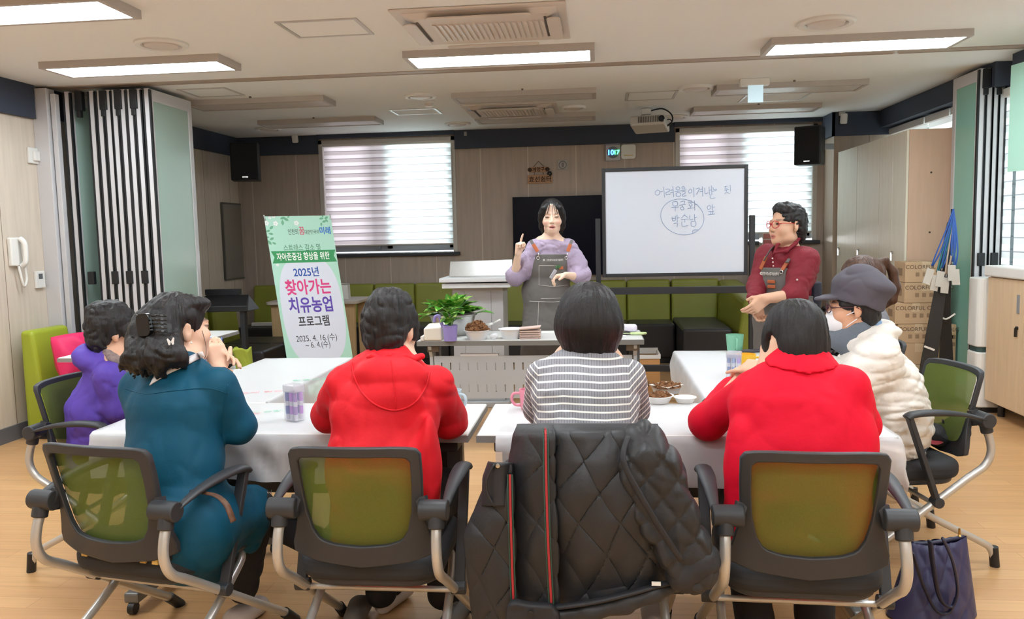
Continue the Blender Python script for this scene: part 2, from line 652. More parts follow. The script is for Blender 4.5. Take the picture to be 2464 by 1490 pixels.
# ------------------------------------------------------------------ ceiling fittings
M_lampf = mat('lamp_frame', (186, 178, 172), 0.5)
M_lampon = mat('lit_diffuser', (255, 255, 255), 0.5, emit=(238, 249, 255), estr=LAMP * 1.1)
M_lampoff = mat('unlit_diffuser', (206, 200, 194), 0.4)


def ceiling_lamp(x0, x1, y0, y1, label, on, group):
    cx, cy = (x0 + x1) / 2, (y0 + y1) / 2
    L = thing('ceiling_light', (cx, cy, CH), label, 'ceiling light', group=group)
    t, h = .03, .045
    b = MB(); b.box((x0, y0, CH - h), (x1, y0 + t, CH)); b.box((x0, y1 - t, CH - h), (x1, y1, CH))
    b.box((x0, y0 + t, CH - h), (x0 + t, y1 - t, CH)); b.box((x1 - t, y0 + t, CH - h), (x1, y1 - t, CH))
    b.build('lamp_frame', M_lampf, L)
    b = MB(); b.box((x0 + t, y0 + t, CH - h + .005), (x1 - t, y1 - t, CH - .012)); b.build('diffuser', M_lampon if on else M_lampoff, L)
    b = MB(); b.box((cx - .008, y1 + .04, CH - .012), (cx + .008, y1 + .055, CH)) if on else b.box((cx - .008, y0 - .07, CH - .012), (cx + .008, y0 - .055, CH))
    b.build('lamp_switch', mat('switch_brown', (96, 84, 76), 0.5), L)
    return L


G = 'lit ceiling lights over the tables'
ceiling_lamp(-3.64, -2.40, 5.12, 5.46, 'lit ceiling light on the left, in front of the folded partition', True, G)
ceiling_lamp(-1.235, 0.005, 5.29, 5.66, 'lit ceiling light in the middle, just beyond the near air conditioner', True, G)
ceiling_lamp(1.115, 2.325, 5.38, 5.74, 'lit ceiling light on the right, beside the round vent', True, G)
ceiling_lamp(-3.55, -2.33, 3.75, 4.11, 'lit ceiling light cut by the top left corner of the view', True, G)
for k, (x, y) in enumerate(((1.1, 3.75), (-3.5, 2.0), (-1.2, 2.4), (1.1, 2.0), (-3.5, 0.3), (-1.2, 0.5), (1.1, 0.3), (-1.2, -1.2), (1.1, -1.2))):
    ceiling_lamp(x, x + 1.22, y, y + .34, 'lit ceiling light over the near half of the room', True, 'lit ceiling lights over the near half of the room')
G = 'unlit ceiling lights over the rear half'
for (a, c, lab) in (((1083, 234), (1420, 226), 'unlit ceiling light in front of the rear air conditioner'),
                    ((1140, 288), (1418, 281), 'unlit ceiling light beyond the rear air conditioner'),
                    ((440, 253), (785, 243), 'unlit ceiling light in front of the folded partition\'s glass leaf'),
                    ((617, 300), (907, 291), 'unlit ceiling light near the window behind the banner'),
                    ((1724, 218), (2078, 202), 'unlit ceiling light passing behind the hanging exit sign'),
                    ((1668, 270), (1962, 257), 'unlit ceiling light nearest the corner window')):
    p, q = Pz(*a, CH - .045), Pz(*c, CH - .045)
    y = (p.y + q.y) / 2
    ceiling_lamp(p.x, p.x + 1.22, y, y + .34, lab, False, G)

M_ac = mat('air_conditioner_plastic', (214, 203, 194), 0.45)
M_acd = mat('air_conditioner_slot', (90, 84, 80), 0.6)


def aircon(x0, x1, y0, y1, label):
    cx, cy, w, d = (x0 + x1) / 2, (y0 + y1) / 2, x1 - x0, y1 - y0
    a = thing('air_conditioner', (cx, cy, CH), label, 'air conditioner')
    b = MB()
    # panel: a shallow tray with bevelled rim
    b.hexa([(x0, y0, CH - .012), (x1, y0, CH - .012), (x1, y1, CH - .012), (x0, y1, CH - .012), (x0, y0, CH), (x1, y0, CH), (x1, y1, CH), (x0, y1, CH)])
    i = .1
    b.hexa([(x0 + i, y0 + i, CH - .034), (x1 - i, y0 + i, CH - .034), (x1 - i, y1 - i, CH - .034), (x0 + i, y1 - i, CH - .034),
            (x0 + i - .05, y0 + i - .05, CH - .012), (x1 - i + .05, y0 + i - .05, CH - .012), (x1 - i + .05, y1 - i + .05, CH - .012), (x0 + i - .05, y1 - i + .05, CH - .012)])
    b.build('face_panel', M_ac, a, bevel=.006)
    b = MB()
    n = 20
    for k in range(n):
        x = cx - .3 + .6 * k / (n - 1) + .02
        b.hexa([(x, cy - .17, CH - .038), (x + .021, cy - .17, CH - .043), (x + .021, cy + .2, CH - .043), (x, cy + .2, CH - .041),
                (x, cy - .17, CH - .033), (x + .021, cy - .17, CH - .033), (x + .021, cy + .2, CH - .033), (x, cy + .2, CH - .033)])
    b.build('intake_grille', M_ac, a)
    for s in (-1, 1):
        xx = cx + s * (w / 2 - .075)
        b = MB(); b.prism(rrect(.075, d * .62, .034, 6), (xx, cy, CH - .041), (-1, 0, 0), (0, 1, 0), .008); b.build('air_flap', M_ac, a, bevel=.003)
        b = MB(); b.box((xx - s * .045 - .006, cy - d * .3, CH - .039), (xx - s * .045 + .006, cy + d * .24, CH - .033)); b.build('air_slot', M_acd, a)
        yy = cy + s * (d / 2 - .07)
        b = MB(); b.prism(rrect(w * .6, .06, .028, 6), (cx, yy, CH - .041), (-1, 0, 0), (0, 1, 0), .008); b.build('air_flap', M_ac, a, bevel=.003)
    return a


aircon(-1.08, -.14, 4.32, 5.12, 'large ceiling air conditioner above the tables, nearest the camera')
aircon(-1.24, -.345, 7.56, 8.27, 'ceiling air conditioner in the rear half between two unlit lights')

M_hatch = mat('hatch_rim', (202, 198, 194), 0.35, 0.3)


def hatch(x0, x1, y0, y1, label):
    a = thing('access_hatch', ((x0 + x1) / 2, (y0 + y1) / 2, CH), label, 'access hatch')
    t = .022
    b = MB(); b.box((x0, y0, CH - .006), (x1, y0 + t, CH)); b.box((x0, y1 - t, CH - .006), (x1, y1, CH))
    b.box((x0, y0 + t, CH - .006), (x0 + t, y1 - t, CH)); b.box((x1 - t, y0 + t, CH - .006), (x1, y1 - t, CH)); b.build('rim', M_hatch, a)
    b = MB(); b.box((x0 + t + .002, y0 + t + .002, CH - .004), (x1 - t - .002, y1 - t - .002, CH)); b.build('hatch_lid', M_ceil, a)


for pts, lab in ((((660, 52), (855, 44), (722, 90)), 'square ceiling access hatch left of the near air conditioner'),
                 (((1508, 222), (1628, 214), (1512, 234)), 'ceiling access hatch between the round vent and the rear air conditioner'),
                 (((1800, 226), (1955, 222), (1775, 246)), 'ceiling access hatch just beyond the hanging exit sign'),
                 (((935, 264), (1040, 261), (965, 276)), 'ceiling access hatch beside the smoke detector'),
                 (((440, 214), (545, 211), (478, 233)), 'ceiling access hatch beside the folded partition on the left')):
    p, q, r = [Pz(*a, CH) for a in pts]
    hatch(min(p.x, r.x), max(p.x, r.x) + (q.x - p.x), min(p.y, r.y), max(r.y, p.y) + .0 if abs(r.y - p.y) > .3 else p.y + .45, lab)


def vent(px, py, r, label):
    p = Pz(px, py, CH)
    a = thing('ceiling_vent', p, label, 'vent')
    b = MB(); b.lathe([(r, 0), (r, -.012), (r * .93, -.022), (r * .76, -.018), (r * .72, -.002)], p, 36); b.build('outer_ring', M_white, a, smooth=True)
    b = MB(); b.lathe([(0, -.026), (r * .4, -.026), (r * .62, -.02), (r * .64, -.012), (0, -.01)], p, 36); b.build('centre_disc', M_ac, a, smooth=True)


vent(388, 104, .155, 'round ceiling vent above the lit light on the left')
vent(1988, 52, .165, 'round ceiling vent above the lit light on the right')
vent(1011, 230, .14, 'round ceiling vent just before the smoke detector')
vent(1675, 210, .15, 'round ceiling vent right of the access hatch, near the exit sign')
vent(1101, 297, .14, 'round ceiling vent left of the rear unlit lights, by the slate band')
vent(645, 309, .14, 'round ceiling vent beside the unlit light near the banner window')
vent(1380, 257, .12, 'round ceiling vent right of the rear air conditioner')
vent(1625, 280, .13, 'round ceiling vent behind the projector')
p = Pz(1031, 241, CH)
a = thing('smoke_detector', p, 'round white smoke detector under the ceiling beyond a round vent', 'smoke detector')
b = MB(); b.lathe([(.055, 0), (.055, -.02), (.048, -.03), (0, -.03)], p, 24); b.build('base', M_white, a, smooth=True)
b = MB(); b.lathe([(.036, -.03), (.036, -.05), (.028, -.058), (0, -.058)], p, 24); b.build('sensor_cap', M_ac, a, smooth=True)
for px, py, lab in ((2155, 118, 'small sprinkler cap in the ceiling beyond the right lit light'), (1247, 222, 'small sprinkler in the ceiling before the rear air conditioner'), (1960, 196, 'small sprinkler in the ceiling right of the exit sign')):
    p = Pz(px, py, CH); b = MB(); b.lathe([(.03, 0), (.03, -.008), (.012, -.012), (.012, -.03), (.02, -.032), (0, -.034)], p, 18)
    tag(b.build('sprinkler', M_white, smooth=True), lab, 'sprinkler')
# emergency exit sign hung from the ceiling, seen edge lit
p = Pz(1815, 190, CH)
a = thing('exit_sign', p, 'pale translucent exit sign plate hung from a white ceiling box', 'exit sign')
b = MB(); b.box((p.x - .115, p.y - .04, CH - .055), (p.x + .115, p.y + .04, CH)); b.build('housing', M_white, a, bevel=.006)
b = MB(); b.box((p.x - .055, p.y - .035, CH - .19), (p.x + .065, p.y - .022, CH - .05)); b.build('sign_plate', mat('sign_acrylic', (196, 222, 232), 0.25, emit=(190, 220, 235), estr=.25), a, bevel=.003)
# security sensors
for (px, py, lab) in ((710, 330, 'white motion sensor on the slate band left of the rear window'), (2026, 283, 'white motion sensor on the corner column')):
    p = Py(px, py, YB - T - .02) if px < 1000 else Py(px, py, 8.975)
    a = thing('motion_sensor', p, lab, 'sensor')
    b = MB(); b.box((p.x - .03, p.y - .015, p.z + .02), (p.x + .03, p.y + .022, p.z + .06)); b.build('bracket', M_plastic, a, bevel=.006)
    b = MB(); b.obox((p.x + .01, p.y - .03, p.z - .015), (.034, .025, .055), X3, Vector((0, 1, .2)).normalized(), Vector((0, -.2, 1)).normalized()); b.build('sensor_body', M_plastic, a, bevel=.014, seg=3)
p = Py(1120, 322, YB - T - .003)
b = MB(); b.box((p.x - .015, p.y - .008, p.z - .022), (p.x + .015, p.y + .003, p.z + .022)); tag(b.build('cable_plate', mat('grey_plate', (150, 152, 156), 0.5)), 'small grey plate on the slate band right of the rear window', 'plate')

# ------------------------------------------------------------------ projector
p = Pz(1556, 258, CH)
a = thing('projector', (p.x, p.y, CH), 'white projector hung under the ceiling before the slate band', 'projector')
M_proj = mat('projector_white', (198, 194, 188), 0.5)
M_projd = mat('projector_vent', (92, 90, 88), 0.6)
ry = Vector((.966, -.259, 0)); fy = Vector((.259, .966, 0)); up = Vector((.0, .22, .975)).normalized(); fy2 = up.cross(ry).normalized()
c = Vector((p.x + .03, p.y, CH - .165))
b = MB(); b.obox(c, (.17, .13, .05), ry, fy2, up); b.build('projector_body', M_proj, a, bevel=.016, seg=3)
b = MB(); b.cyl((p.x, p.y, CH), (p.x, p.y, CH - .012), .06, 20); b.box((p.x - .05, p.y - .05, CH - .075), (p.x + .04, p.y + .05, CH - .02)); b.cyl((p.x, p.y, CH), (p.x, p.y, CH - .13), .02, 12)
b.build('ceiling_mount', M_white, a, bevel=.004)
b = MB()
for k in range(14):
    q = c + ry * (-.085 + k * .0165) - fy2 * .131 + up * (.005)
    b.obox(q, (.004, .003, .03), ry, fy2, up)
b.build('vent_grille', M_projd, a)
b = MB(); q = c + ry * .14 - fy2 * .08; b.lathe([(.03, 0), (.03, .02), (.022, .022), (.0, .015)], q - fy2 * .05, 20, axis=-fy2); b.build('lens', mat('lens_glass', (30, 32, 40), 0.1), a, smooth=True)
b = MB(); b.tube(smooth_path([(p.x + .03, p.y + .02, CH - .035), (p.x + .15, p.y, CH - .02), (p.x + .235, p.y - .02, CH - .08), (p.x + .24, p.y - .02, CH - .15), (p.x + .17, p.y - .05, CH - .2)]), .007, 8)
b.tube(smooth_path([(p.x + .17, p.y - .03, CH - .14), (p.x + .22, p.y - .04, CH - .13), (p.x + .235, p.y - .05, CH - .17), (p.x + .18, p.y - .06, CH - .2)]), .005, 8)
b.build('cables', M_black, a, smooth=True)
# ================================================================== folding glass partitions
M_alup = mat('partition_aluminium', (206, 205, 208), 0.4, 0.2)
M_gask = mat('black_gasket', (20, 22, 26), 0.5)
M_mint = mat('mint_glass', (168, 192, 182), 0.22, spec=0.6)
M_mintd = mat('mint_glass_aqua', (140, 196, 182), 0.22, spec=0.6)


def partition(name, label, xs, y0, y1, zt, side, gm):
    a = thing(name, ((xs[0] + xs[-1]) / 2, y0, 0), label, 'folding partition')
    for i, x in enumerate(xs):
        t = .021
        b = MB()
        b.box((x - t, y0, 0.03), (x + t, y0 + .055, zt)); b.box((x - t, y1 - .055, .03), (x + t, y1, zt))
        b.box((x - t, y0 + .055, zt - .09), (x + t, y1 - .055, zt)); b.box((x - t, y0 + .055, .03), (x + t, y1 - .055, .16))
        lf = b.build('leaf', M_alup, a, bevel=.003)
        b = MB(); b.box((x - t + .008, y0 + .055, .16), (x + t - .008, y1 - .055, zt - .09)); b.build('glass_panel', gm, lf)
        b = MB()
        for s in (-1, 1):
            b.box((x + s * (t + .003) - .006, y0 - .006, .03), (x + s * (t + .003) + .006, y0 + .02, zt - .01))
        b.build('gasket', M_gask, lf)
    for i in range(0, len(xs) - 1, 2):
        xm = (xs[i] + xs[i + 1]) / 2
        b = MB()
        b.box((xm - .028, y0 - .018, zt - .15), (xm + .028, y0 + .03, zt - .005)); b.box((xm - .02, y0 - .018, zt - .2), (xm + .012, y0 + .02, zt - .15))
        b.build('top_hinge', M_gask, a, bevel=.004)
        b = MB(); b.box((xm - .026, y0 - .016, 1.10), (xm + .026, y0 + .02, 1.20)); b.build('middle_hinge', M_gask, a, bevel=.004)
    return a


partition('folding_partition', 'folded stack of mint glass partition leaves by the left wall',
          [-4.03, -3.83, -3.765, -3.70, -3.645, -3.58, -3.52, -3.455, -3.385], 5.97, 6.62, 2.585, -1, M_mint)
partition('folding_partition', 'folded mint glass partition leaves on the right, above the low cabinets',
          [2.905, 2.96, 3.005, 3.05], 6.56, 7.02, 2.585, 1, M_mintd)
b = MB(); b.box((XL, 5.87, 0), (-4.13, 5.97, 2.60)); b.box((-4.12, 5.90, 0), (-4.08, 5.95, 2.56)); struct(b.build('door_1', M_alup, bevel=.004))

# ================================================================== things on the left wall
p = Px(30, 608, XL)
a = thing('intercom_phone', p, 'white wall intercom handset on the left wall', 'intercom phone')
b = MB(); b.box((XL, p.y - .055, p.z - .1), (XL + .035, p.y + .055, p.z + .11)); b.build('wall_unit', M_plastic, a, bevel=.012, seg=3)
b = MB(); b.tube(smooth_path([(XL + .045, p.y + .03, p.z - .1), (XL + .075, p.y + .03, p.z - .07), (XL + .08, p.y + .03, p.z), (XL + .075, p.y + .03, p.z + .07), (XL + .045, p.y + .03, p.z + .1)], 5), .02, 10); b.build('handset', M_plastic, a, smooth=True)
b = MB(); b.tube(smooth_path([(XL + .04, p.y, p.z - .1), (XL + .05, p.y + .01, p.z - .2), (XL + .045, p.y + .035, p.z - .25), (XL + .05, p.y + .06, p.z - .2), (XL + .05, p.y + .05, p.z - .1)], 8), .009, 8); b.build('coiled_cord', M_plastic, a, smooth=True)
p = Px(92, 673, XL)
a = thing('thermostat', p, 'small white thermostat with grey display on the left wall', 'thermostat')
b = MB(); b.box((XL, p.y - .05, p.z - .065), (XL + .022, p.y + .05, p.z + .065)); b.build('body', M_plastic, a, bevel=.005)
b = MB(); b.box((XL + .02, p.y - .022, p.z + .005), (XL + .0235, p.y + .022, p.z + .045)); b.build('display', mat('lcd_grey', (82, 88, 92), 0.3), a)
p = Px(77, 375, XL)
a = thing('light_switch', p, 'white switch box high on the left wall under the slate band', 'switch')
b = MB(); b.box((XL, p.y - .06, p.z - .06), (XL + .02, p.y + .06, p.z + .06)); b.build('plate', M_plastic, a, bevel=.006)
b = MB(); b.box((XL + .018, p.y - .02, p.z - .04), (XL + .04, p.y + .04, p.z + .035)); b.build('switch_body', M_white, a, bevel=.008)

# ================================================================== loudspeakers
M_spk = mat('speaker_cloth', (22, 24, 28), 0.85, bump=.3, bscale=500, bdist=.001)


def speaker(c, w, d, h, yaw, label, side):
    a = thing('loudspeaker', c, label, 'speaker')
    ax = Vector((math.cos(yaw), math.sin(yaw), 0)); ay = Vector((-math.sin(yaw), math.cos(yaw), 0))
    b = MB(); b.obox(c, (w / 2, d / 2, h / 2), ax, ay, Z3); b.build('cabinet', M_black, a, bevel=.012, seg=3)
    b = MB(); b.obox(Vector(c) - ay * (d / 2), (w / 2 - .012, .012, h / 2 - .012), ax, ay, Z3); b.build('front_cloth', M_spk, a, bevel=.006)
    q = Vector(c) - ay * (d / 2 + .013) - Z3 * (h / 2 - .035); b = MB(); b.obox(q, (.03, .002, .006), ax, ay, Z3); b.build('name_plate', M_chrome, a)
    b = MB(); q = Vector(c) + ay * d / 2; b.bar(q - side * .05, q + side * .43 + Z3 * .02, .04, .06); b.build('wall_bracket', mat('bracket_grey', (150, 152, 156), .4, .4), a)
    return a


speaker(Vector((-3.84, 8.72, 2.27)), .30, .26, .41, math.radians(19), 'black loudspeaker in the rear left corner under the slate band', Vector((-.55, 1.3, 0)))
speaker(Vector((2.19, 8.70, 2.25)), .26, .22, .39, math.radians(-27), 'black loudspeaker in front of the corner window', Vector((.62, .55, 0)))

# ================================================================== rear wall pieces
p0_, p1_ = Py(1233, 475, YB - .06), Py(1500, 660, YB - .06)
a = thing('television', ((p0_.x + p1_.x) / 2, YB - .05, p1_.z), 'large black wall television behind the woman in the lilac blouse', 'television')
b = MB(); b.box((p0_.x, YB - .07, p1_.z), (p0_.x + 1.45, YB - .012, p0_.z)); b.build('screen', mat('screen_black', (14, 17, 32), .25, spec=.12), a, bevel=.006)
b = MB(); b.box((p0_.x + .5, YB - .02, p1_.z + .2), (p0_.x + .95, YB, p0_.z - .2)); b.build('wall_mount', M_blackm, a)
p = Py(1475, 367, YB - .03)
a = thing('digital_clock', p, 'square silver wall clock showing blue and green glowing digits', 'clock')
b = MB(); b.box((p.x - .083, YB - .04, p.z - .093), (p.x + .083, YB, p.z + .085)); b.build('clock_case', mat('clock_silver', (172, 172, 176), .35, .3), a, bevel=.004)
b = MB(); b.lathe([(.066, 0), (.066, .004), (0, .004)], (p.x, YB - .039, p.z), 30, axis=(0, -1, 0)); b.build('clock_face', mat('clock_face', (104, 106, 110), .4), a)
lettering('hour_digits', '10', mat('led_blue', (60, 130, 255), .4, emit=(50, 130, 255), estr=5), (p.x - .028, YB - .046, p.z - .026), X3, Z3, .078, a, .002)
lettering('minute_digits', '17', mat('led_green', (60, 255, 150), .4, emit=(60, 250, 140), estr=4), (p.x + .038, YB - .046, p.z - .022), X3, Z3, .066, a, .002)
b = MB(); b.box((p.x - .08, YB - .03, p.z + .09), (p.x + .08, YB - .004, p.z + .11)); b.build('top_cap', mat('pale_lilac', (200, 190, 215), .4), a)  # cap in one even pale lilac colour
p = Py(1512, 365, YB - .03)
a = thing('wireless_router', p, 'white rounded wireless access point on the rear wall right of the clock', 'wireless router')
b = MB(); b.prism(rrect(.165, .165, .03, 6), (p.x, YB, p.z), (-1, 0, 0), (0, 0, 1), -.0001); b = MB(); b.prism(rrect(.165, .165, .03, 6), (p.x, YB - .03, p.z), (1, 0, 0), (0, 0, 1), -.03); b.build('router_case', M_plastic, a, bevel=.006)
b = MB(); b.box((p.x - .05, YB - .032, p.z - .045), (p.x + .05, YB - .029, p.z - .036)); b.build('brand_stripe', mat('amber_stripe', (202, 170, 96), .5), a)
p = Py(1354, 397, YB - .015)
a = thing('wall_outlet', p, 'square grey wall plate right of the hanging wooden sign', 'wall plate')
b = MB(); b.box((p.x - .055, YB - .016, p.z - .053), (p.x + .055, YB, p.z + .053)); b.build('plate', mat('plate_grey', (178, 176, 172), .4), a, bevel=.004)
b = MB(); b.lathe([(.047, 0), (.047, .003), (.036, .004), (.036, .001)], (p.x, YB - .0155, p.z), 24, axis=(0, -1, 0)); b.box((p.x - .012, YB - .021, p.z - .026), (p.x + .012, YB - .015, p.z + .026)); b.build('socket_ring', mat('plate_dark', (120, 119, 116), .4), a)
# the little wooden hanging sign
p = Py(1296, 408, YB - .02)
M_board = mat('sign_wood', (186, 146, 112), .7, var=.2, vscale=20, stretch=(1, 1, 6))
M_ink = mat('burnt_ink', (66, 42, 34), .8)
a = thing('hanging_sign', p, 'two small wooden name boards hanging from a cord on the rear wall', 'sign')
b = MB(); b.prism([(.125 * math.cos(t) * (1 if abs(math.cos(t)) < .95 else 1.02), .035 * math.sin(t) + .006 * math.sin(3 * t)) for t in [2 * PI * k / 24 for k in range(24)]], (p.x, YB - .022, p.z), (1, 0, 0), (0, 0, 1), -.02)
up_ = b.build('upper_board', M_board, a, bevel=.003)
b = MB()
for s in (-1, 1): b.prism([(s * .1 + .026 * math.cos(t), .024 * math.sin(t)) for t in [2 * PI * k / 12 for k in range(12)]], (p.x, YB - .026, p.z), (1, 0, 0), (0, 0, 1), -.006)
b.build('bark_ends', mat('bark', (74, 58, 50), .9, var=.3, vscale=60), up_)
q = Py(1299, 431, YB - .02)
b = MB(); b.prism([(-.142, -.052), (.142, -.05), (.14, .05), (-.14, .047)], (q.x, YB - .022, q.z), (1, 0, 0), (0, 0, 1), -.018); lo_ = b.build('lower_board', M_board, a, bevel=.003)
lettering('writing', '계양구', M_ink, (p.x, YB - .0245, p.z - .018), X3, Z3, .052, up_, .001)
lettering('writing', '효선쉼터', M_ink, (q.x + .005, YB - .0245, q.z - .028), X3, Z3, .072, lo_, .001)
b = MB(); b.tube([(p.x - .06, YB - .012, p.z + .03), (p.x, YB - .01, p.z + .095), (p.x + .06, YB - .012, p.z + .03)], .003, 6); b.tube([(p.x - .05, YB - .012, p.z - .03), (p.x - .05, YB - .012, q.z + .05)], .003, 6); b.tube([(p.x + .05, YB - .012, p.z - .03), (p.x + .05, YB - .012, q.z + .05)], .003, 6)
b.build('cord', mat('jute', (96, 74, 56), .9), a)
b = MB()
for k in range(7): b.lathe([(0, 0), (.012, .01), (0, .02)], (q.x + .115 + .018 * math.cos(k * 2.4), YB - .035, q.z + .055 + .018 * math.sin(k * 2.4)), 8, axis=(0, -1, .2))
b.build('pine_cone', mat('cone_dark', (52, 50, 52), .8), a)
# whitish framed mirror board on the left wall far end
p = Px(555, 577, XL)
b = MB(); q0, q1 = Px(534, 488, XL + .02), Px(590, 668, XL + .02)
a = thing('wall_mirror', (XL, (q0.y + q1.y) / 2, q1.z), 'tall plain mirror on the left wall beyond the folded partition', 'mirror')
b.box((XL, q0.y, q1.z), (XL + .02, q1.y, q0.z)); b.build('mirror_glass', mat('mirror_glass', (150, 146, 136), .25, .4), a)
b = MB()
for y in (q0.y, q1.y): b.box((XL, y - .008, q1.z), (XL + .026, y + .008, q0.z))
b.box((XL, q0.y, q0.z - .01), (XL + .026, q1.y, q0.z + .006)); b.box((XL, q0.y, q1.z - .006), (XL + .026, q1.y, q1.z + .01)); b.build('mirror_frame', mat('mirror_edge', (88, 86, 80), .4), a)

# ================================================================== whiteboard on its stand
WBY = 6.62
c0, c1, c2, c3 = [Py(px, py, WBY) for px, py in ((1445, 405), (1799, 396), (1801, 661), (1453, 669))]
wx0, wx1 = (c0.x + c3.x) / 2 , (c1.x + c2.x) / 2
wz0, wz1 = (c2.z + c3.z) / 2, (c0.z + c1.z) / 2
a = thing('whiteboard', ((wx0 + wx1) / 2, WBY, 0), 'wheeled whiteboard with blue handwriting on a black stand', 'whiteboard')
f = .028
b = MB(); b.box((wx0, WBY, wz0), (wx0 + f, WBY + .04, wz1)); b.box((wx1 - f, WBY, wz0), (wx1, WBY + .04, wz1)); b.box((wx0 + f, WBY, wz1 - f), (wx1 - f, WBY + .04, wz1)); b.box((wx0 + f, WBY, wz0), (wx1 - f, WBY + .04, wz0 + f))
b.build('board_frame', M_blackm, a, bevel=.003)
b = MB(); b.box((wx0 + f, WBY + .01, wz0 + f), (wx1 - f, WBY + .03, wz1 - f)); pan = b.build('board_panel', mat('board_white', (206, 211, 222), .28, spec=.4), a)
for x in (wx0 - .035, wx1 + .035):
    b = MB(); b.box((x - .02, WBY - .005, .06), (x + .02, WBY + .045, 1.53)); b.build('stand_post', M_blackm, a, bevel=.004)
zc = Py(1640, 699, WBY).z; zl = Py(1600, 887, WBY).z
b = MB(); b.box((wx0 - .02, WBY + .0, zc - .028), (wx1 + .02, WBY + .04, zc + .028)); b.build('cross_bar', M_blackm, a, bevel=.003)
b = MB(); b.box((wx0 - .02, WBY + .0, zl - .026), (wx1 + .02, WBY + .04, zl + .026)); b.build('cross_bar', M_blackm, a, bevel=.003)
for x in (wx0 - .035, wx1 + .035):
    b = MB(); b.box((x - .022, WBY - .25, .06), (x + .022, WBY + .29, .10)); ft = b.build('foot', M_blackm, a, bevel=.004)
    for y in (WBY - .22, WBY + .26):
        b = MB(); b.cyl((x - .012, y, .03), (x + .012, y, .03), .03, 14); b.build('caster', M_black, ft, smooth=True)
# handwriting: strokes drawn in the frame's pixel grid on the board, kept where the pen left them
STROKES = [
    # 어
    [(1583, 457), (1577, 461), (1577, 467), (1582, 470), (1587, 466), (1587, 460), (1583, 457)], [(1588, 462), (1594, 461)], [(1597, 450), (1599, 475)],
    # 려
    [(1602, 456), (1610, 455), (1610, 461), (1603, 463), (1604, 469), (1613, 467)], [(1613, 458), (1619, 457)], [(1613, 464), (1619, 463)], [(1619, 448), (1621, 474)],
    # 움
    [(1632, 449), (1627, 452), (1628, 456), (1633, 457), (1636, 453), (1632, 449)], [(1624, 461), (1639, 459)], [(1631, 460), (1631, 464)], [(1627, 465), (1636, 464), (1637, 471), (1628, 472), (1627, 465)],
    # 을
    [(1645, 448), (1641, 451), (1643, 455), (1648, 453), (1645, 448)], [(1639, 459), (1651, 457)], [(1641, 462), (1648, 461), (1648, 466), (1642, 468), (1643, 472), (1651, 471)],
    # 이
    [(1661, 455), (1657, 460), (1659, 465), (1664, 463), (1664, 457), (1661, 455)], [(1669, 451), (1670, 474)],
    # 겨
    [(1674, 455), (1683, 453), (1676, 468)], [(1684, 456), (1690, 455)], [(1684, 462), (1690, 461)], [(1690, 449), (1691, 473)],
    # 내
    [(1696, 452), (1697, 466), (1704, 464)], [(1706, 450), (1707, 468)], [(1707, 458), (1712, 457)], [(1712, 447), (1713, 470)],
    # 는
    [(1716, 451), (1717, 456), (1724, 455)], [(1714, 461), (1725, 457)], [(1709, 467), (1710, 477), (1721, 476)],
    # 뒷
    [(1744, 449), (1750, 448)], [(1746, 449), (1745, 454), (1751, 453)], [(1743, 458), (1754, 456)], [(1748, 457), (1748, 460)], [(1757, 445), (1758, 461)], [(1749, 461), (1744, 467)], [(1749, 462), (1756, 466)],
    # 무
    [(1619, 486), (1629, 485), (1630, 494), (1620, 495), (1619, 486)], [(1616, 499), (1633, 498)], [(1625, 499), (1625, 508)],
    # 궁
    [(1638, 486), (1647, 484), (1646, 491)], [(1635, 494), (1650, 492)], [(1642, 493), (1642, 497)], [(1643, 497), (1638, 500), (1640, 505), (1646, 503), (1643, 497)],
    # 화
    [(1657, 484), (1664, 483)], [(1656, 488), (1668, 487)], [(1662, 489), (1658, 493), (1662, 496), (1666, 493), (1662, 489)], [(1662, 496), (1662, 501)], [(1655, 502), (1669, 500)], [(1671, 483), (1672, 506)], [(1672, 493), (1678, 492)],
    # 앞
    [(1707, 494), (1702, 498), (1704, 504), (1709, 502), (1711, 497), (1707, 494)], [(1714, 492), (1715, 506)], [(1715, 499), (1720, 498)], [(1705, 509), (1718, 508)], [(1709, 509), (1709, 515)], [(1714, 508), (1714, 515)], [(1704, 517), (1720, 515)],
    # 박
    [(1617, 522), (1618, 531), (1625, 530), (1625, 520)], [(1617, 526), (1625, 525)], [(1629, 517), (1630, 535)], [(1630, 525), (1635, 524)], [(1621, 538), (1630, 537), (1629, 546)],
    # 순
    [(1648, 516), (1640, 525)], [(1647, 518), (1655, 523)], [(1639, 529), (1657, 527)], [(1648, 528), (1648, 535)], [(1641, 534), (1642, 544), (1655, 543)],
    # 남
    [(1660, 519), (1661, 529), (1668, 527)], [(1671, 516), (1672, 532)], [(1672, 523), (1677, 522)], [(1663, 534), (1673, 533), (1674, 543), (1664, 544), (1663, 534)],
    # ring round the two names
    [(1642 + 52 * math.cos(math.radians(t)) - .0 * t, 522 + 43 * math.sin(math.radians(t)) + 4 * math.cos(math.radians(t))) for t in range(60, 422, 12)] + [(1668, 554), (1680, 553)],
]
b = MB()
for s in STROKES:
    pts = [Py(px, py, WBY + .0085) for px, py in s]
    b.tube(smooth_path(pts, 4) if len(pts) > 2 else pts, .0033, 5, flat=.5)
b.build('handwriting', mat('blue_marker', (138, 164, 202), .6), pan)

# ================================================================== tables
M_top = mat('table_white', (232, 232, 230), .35, spec=.4)
M_edge = mat('table_edge_grey', (142, 140, 138), .5)
M_legg = mat('table_leg_grey', (116, 116, 114), .4, .4)
M_brk = mat('table_bracket_black', (40, 41, 42), .55)


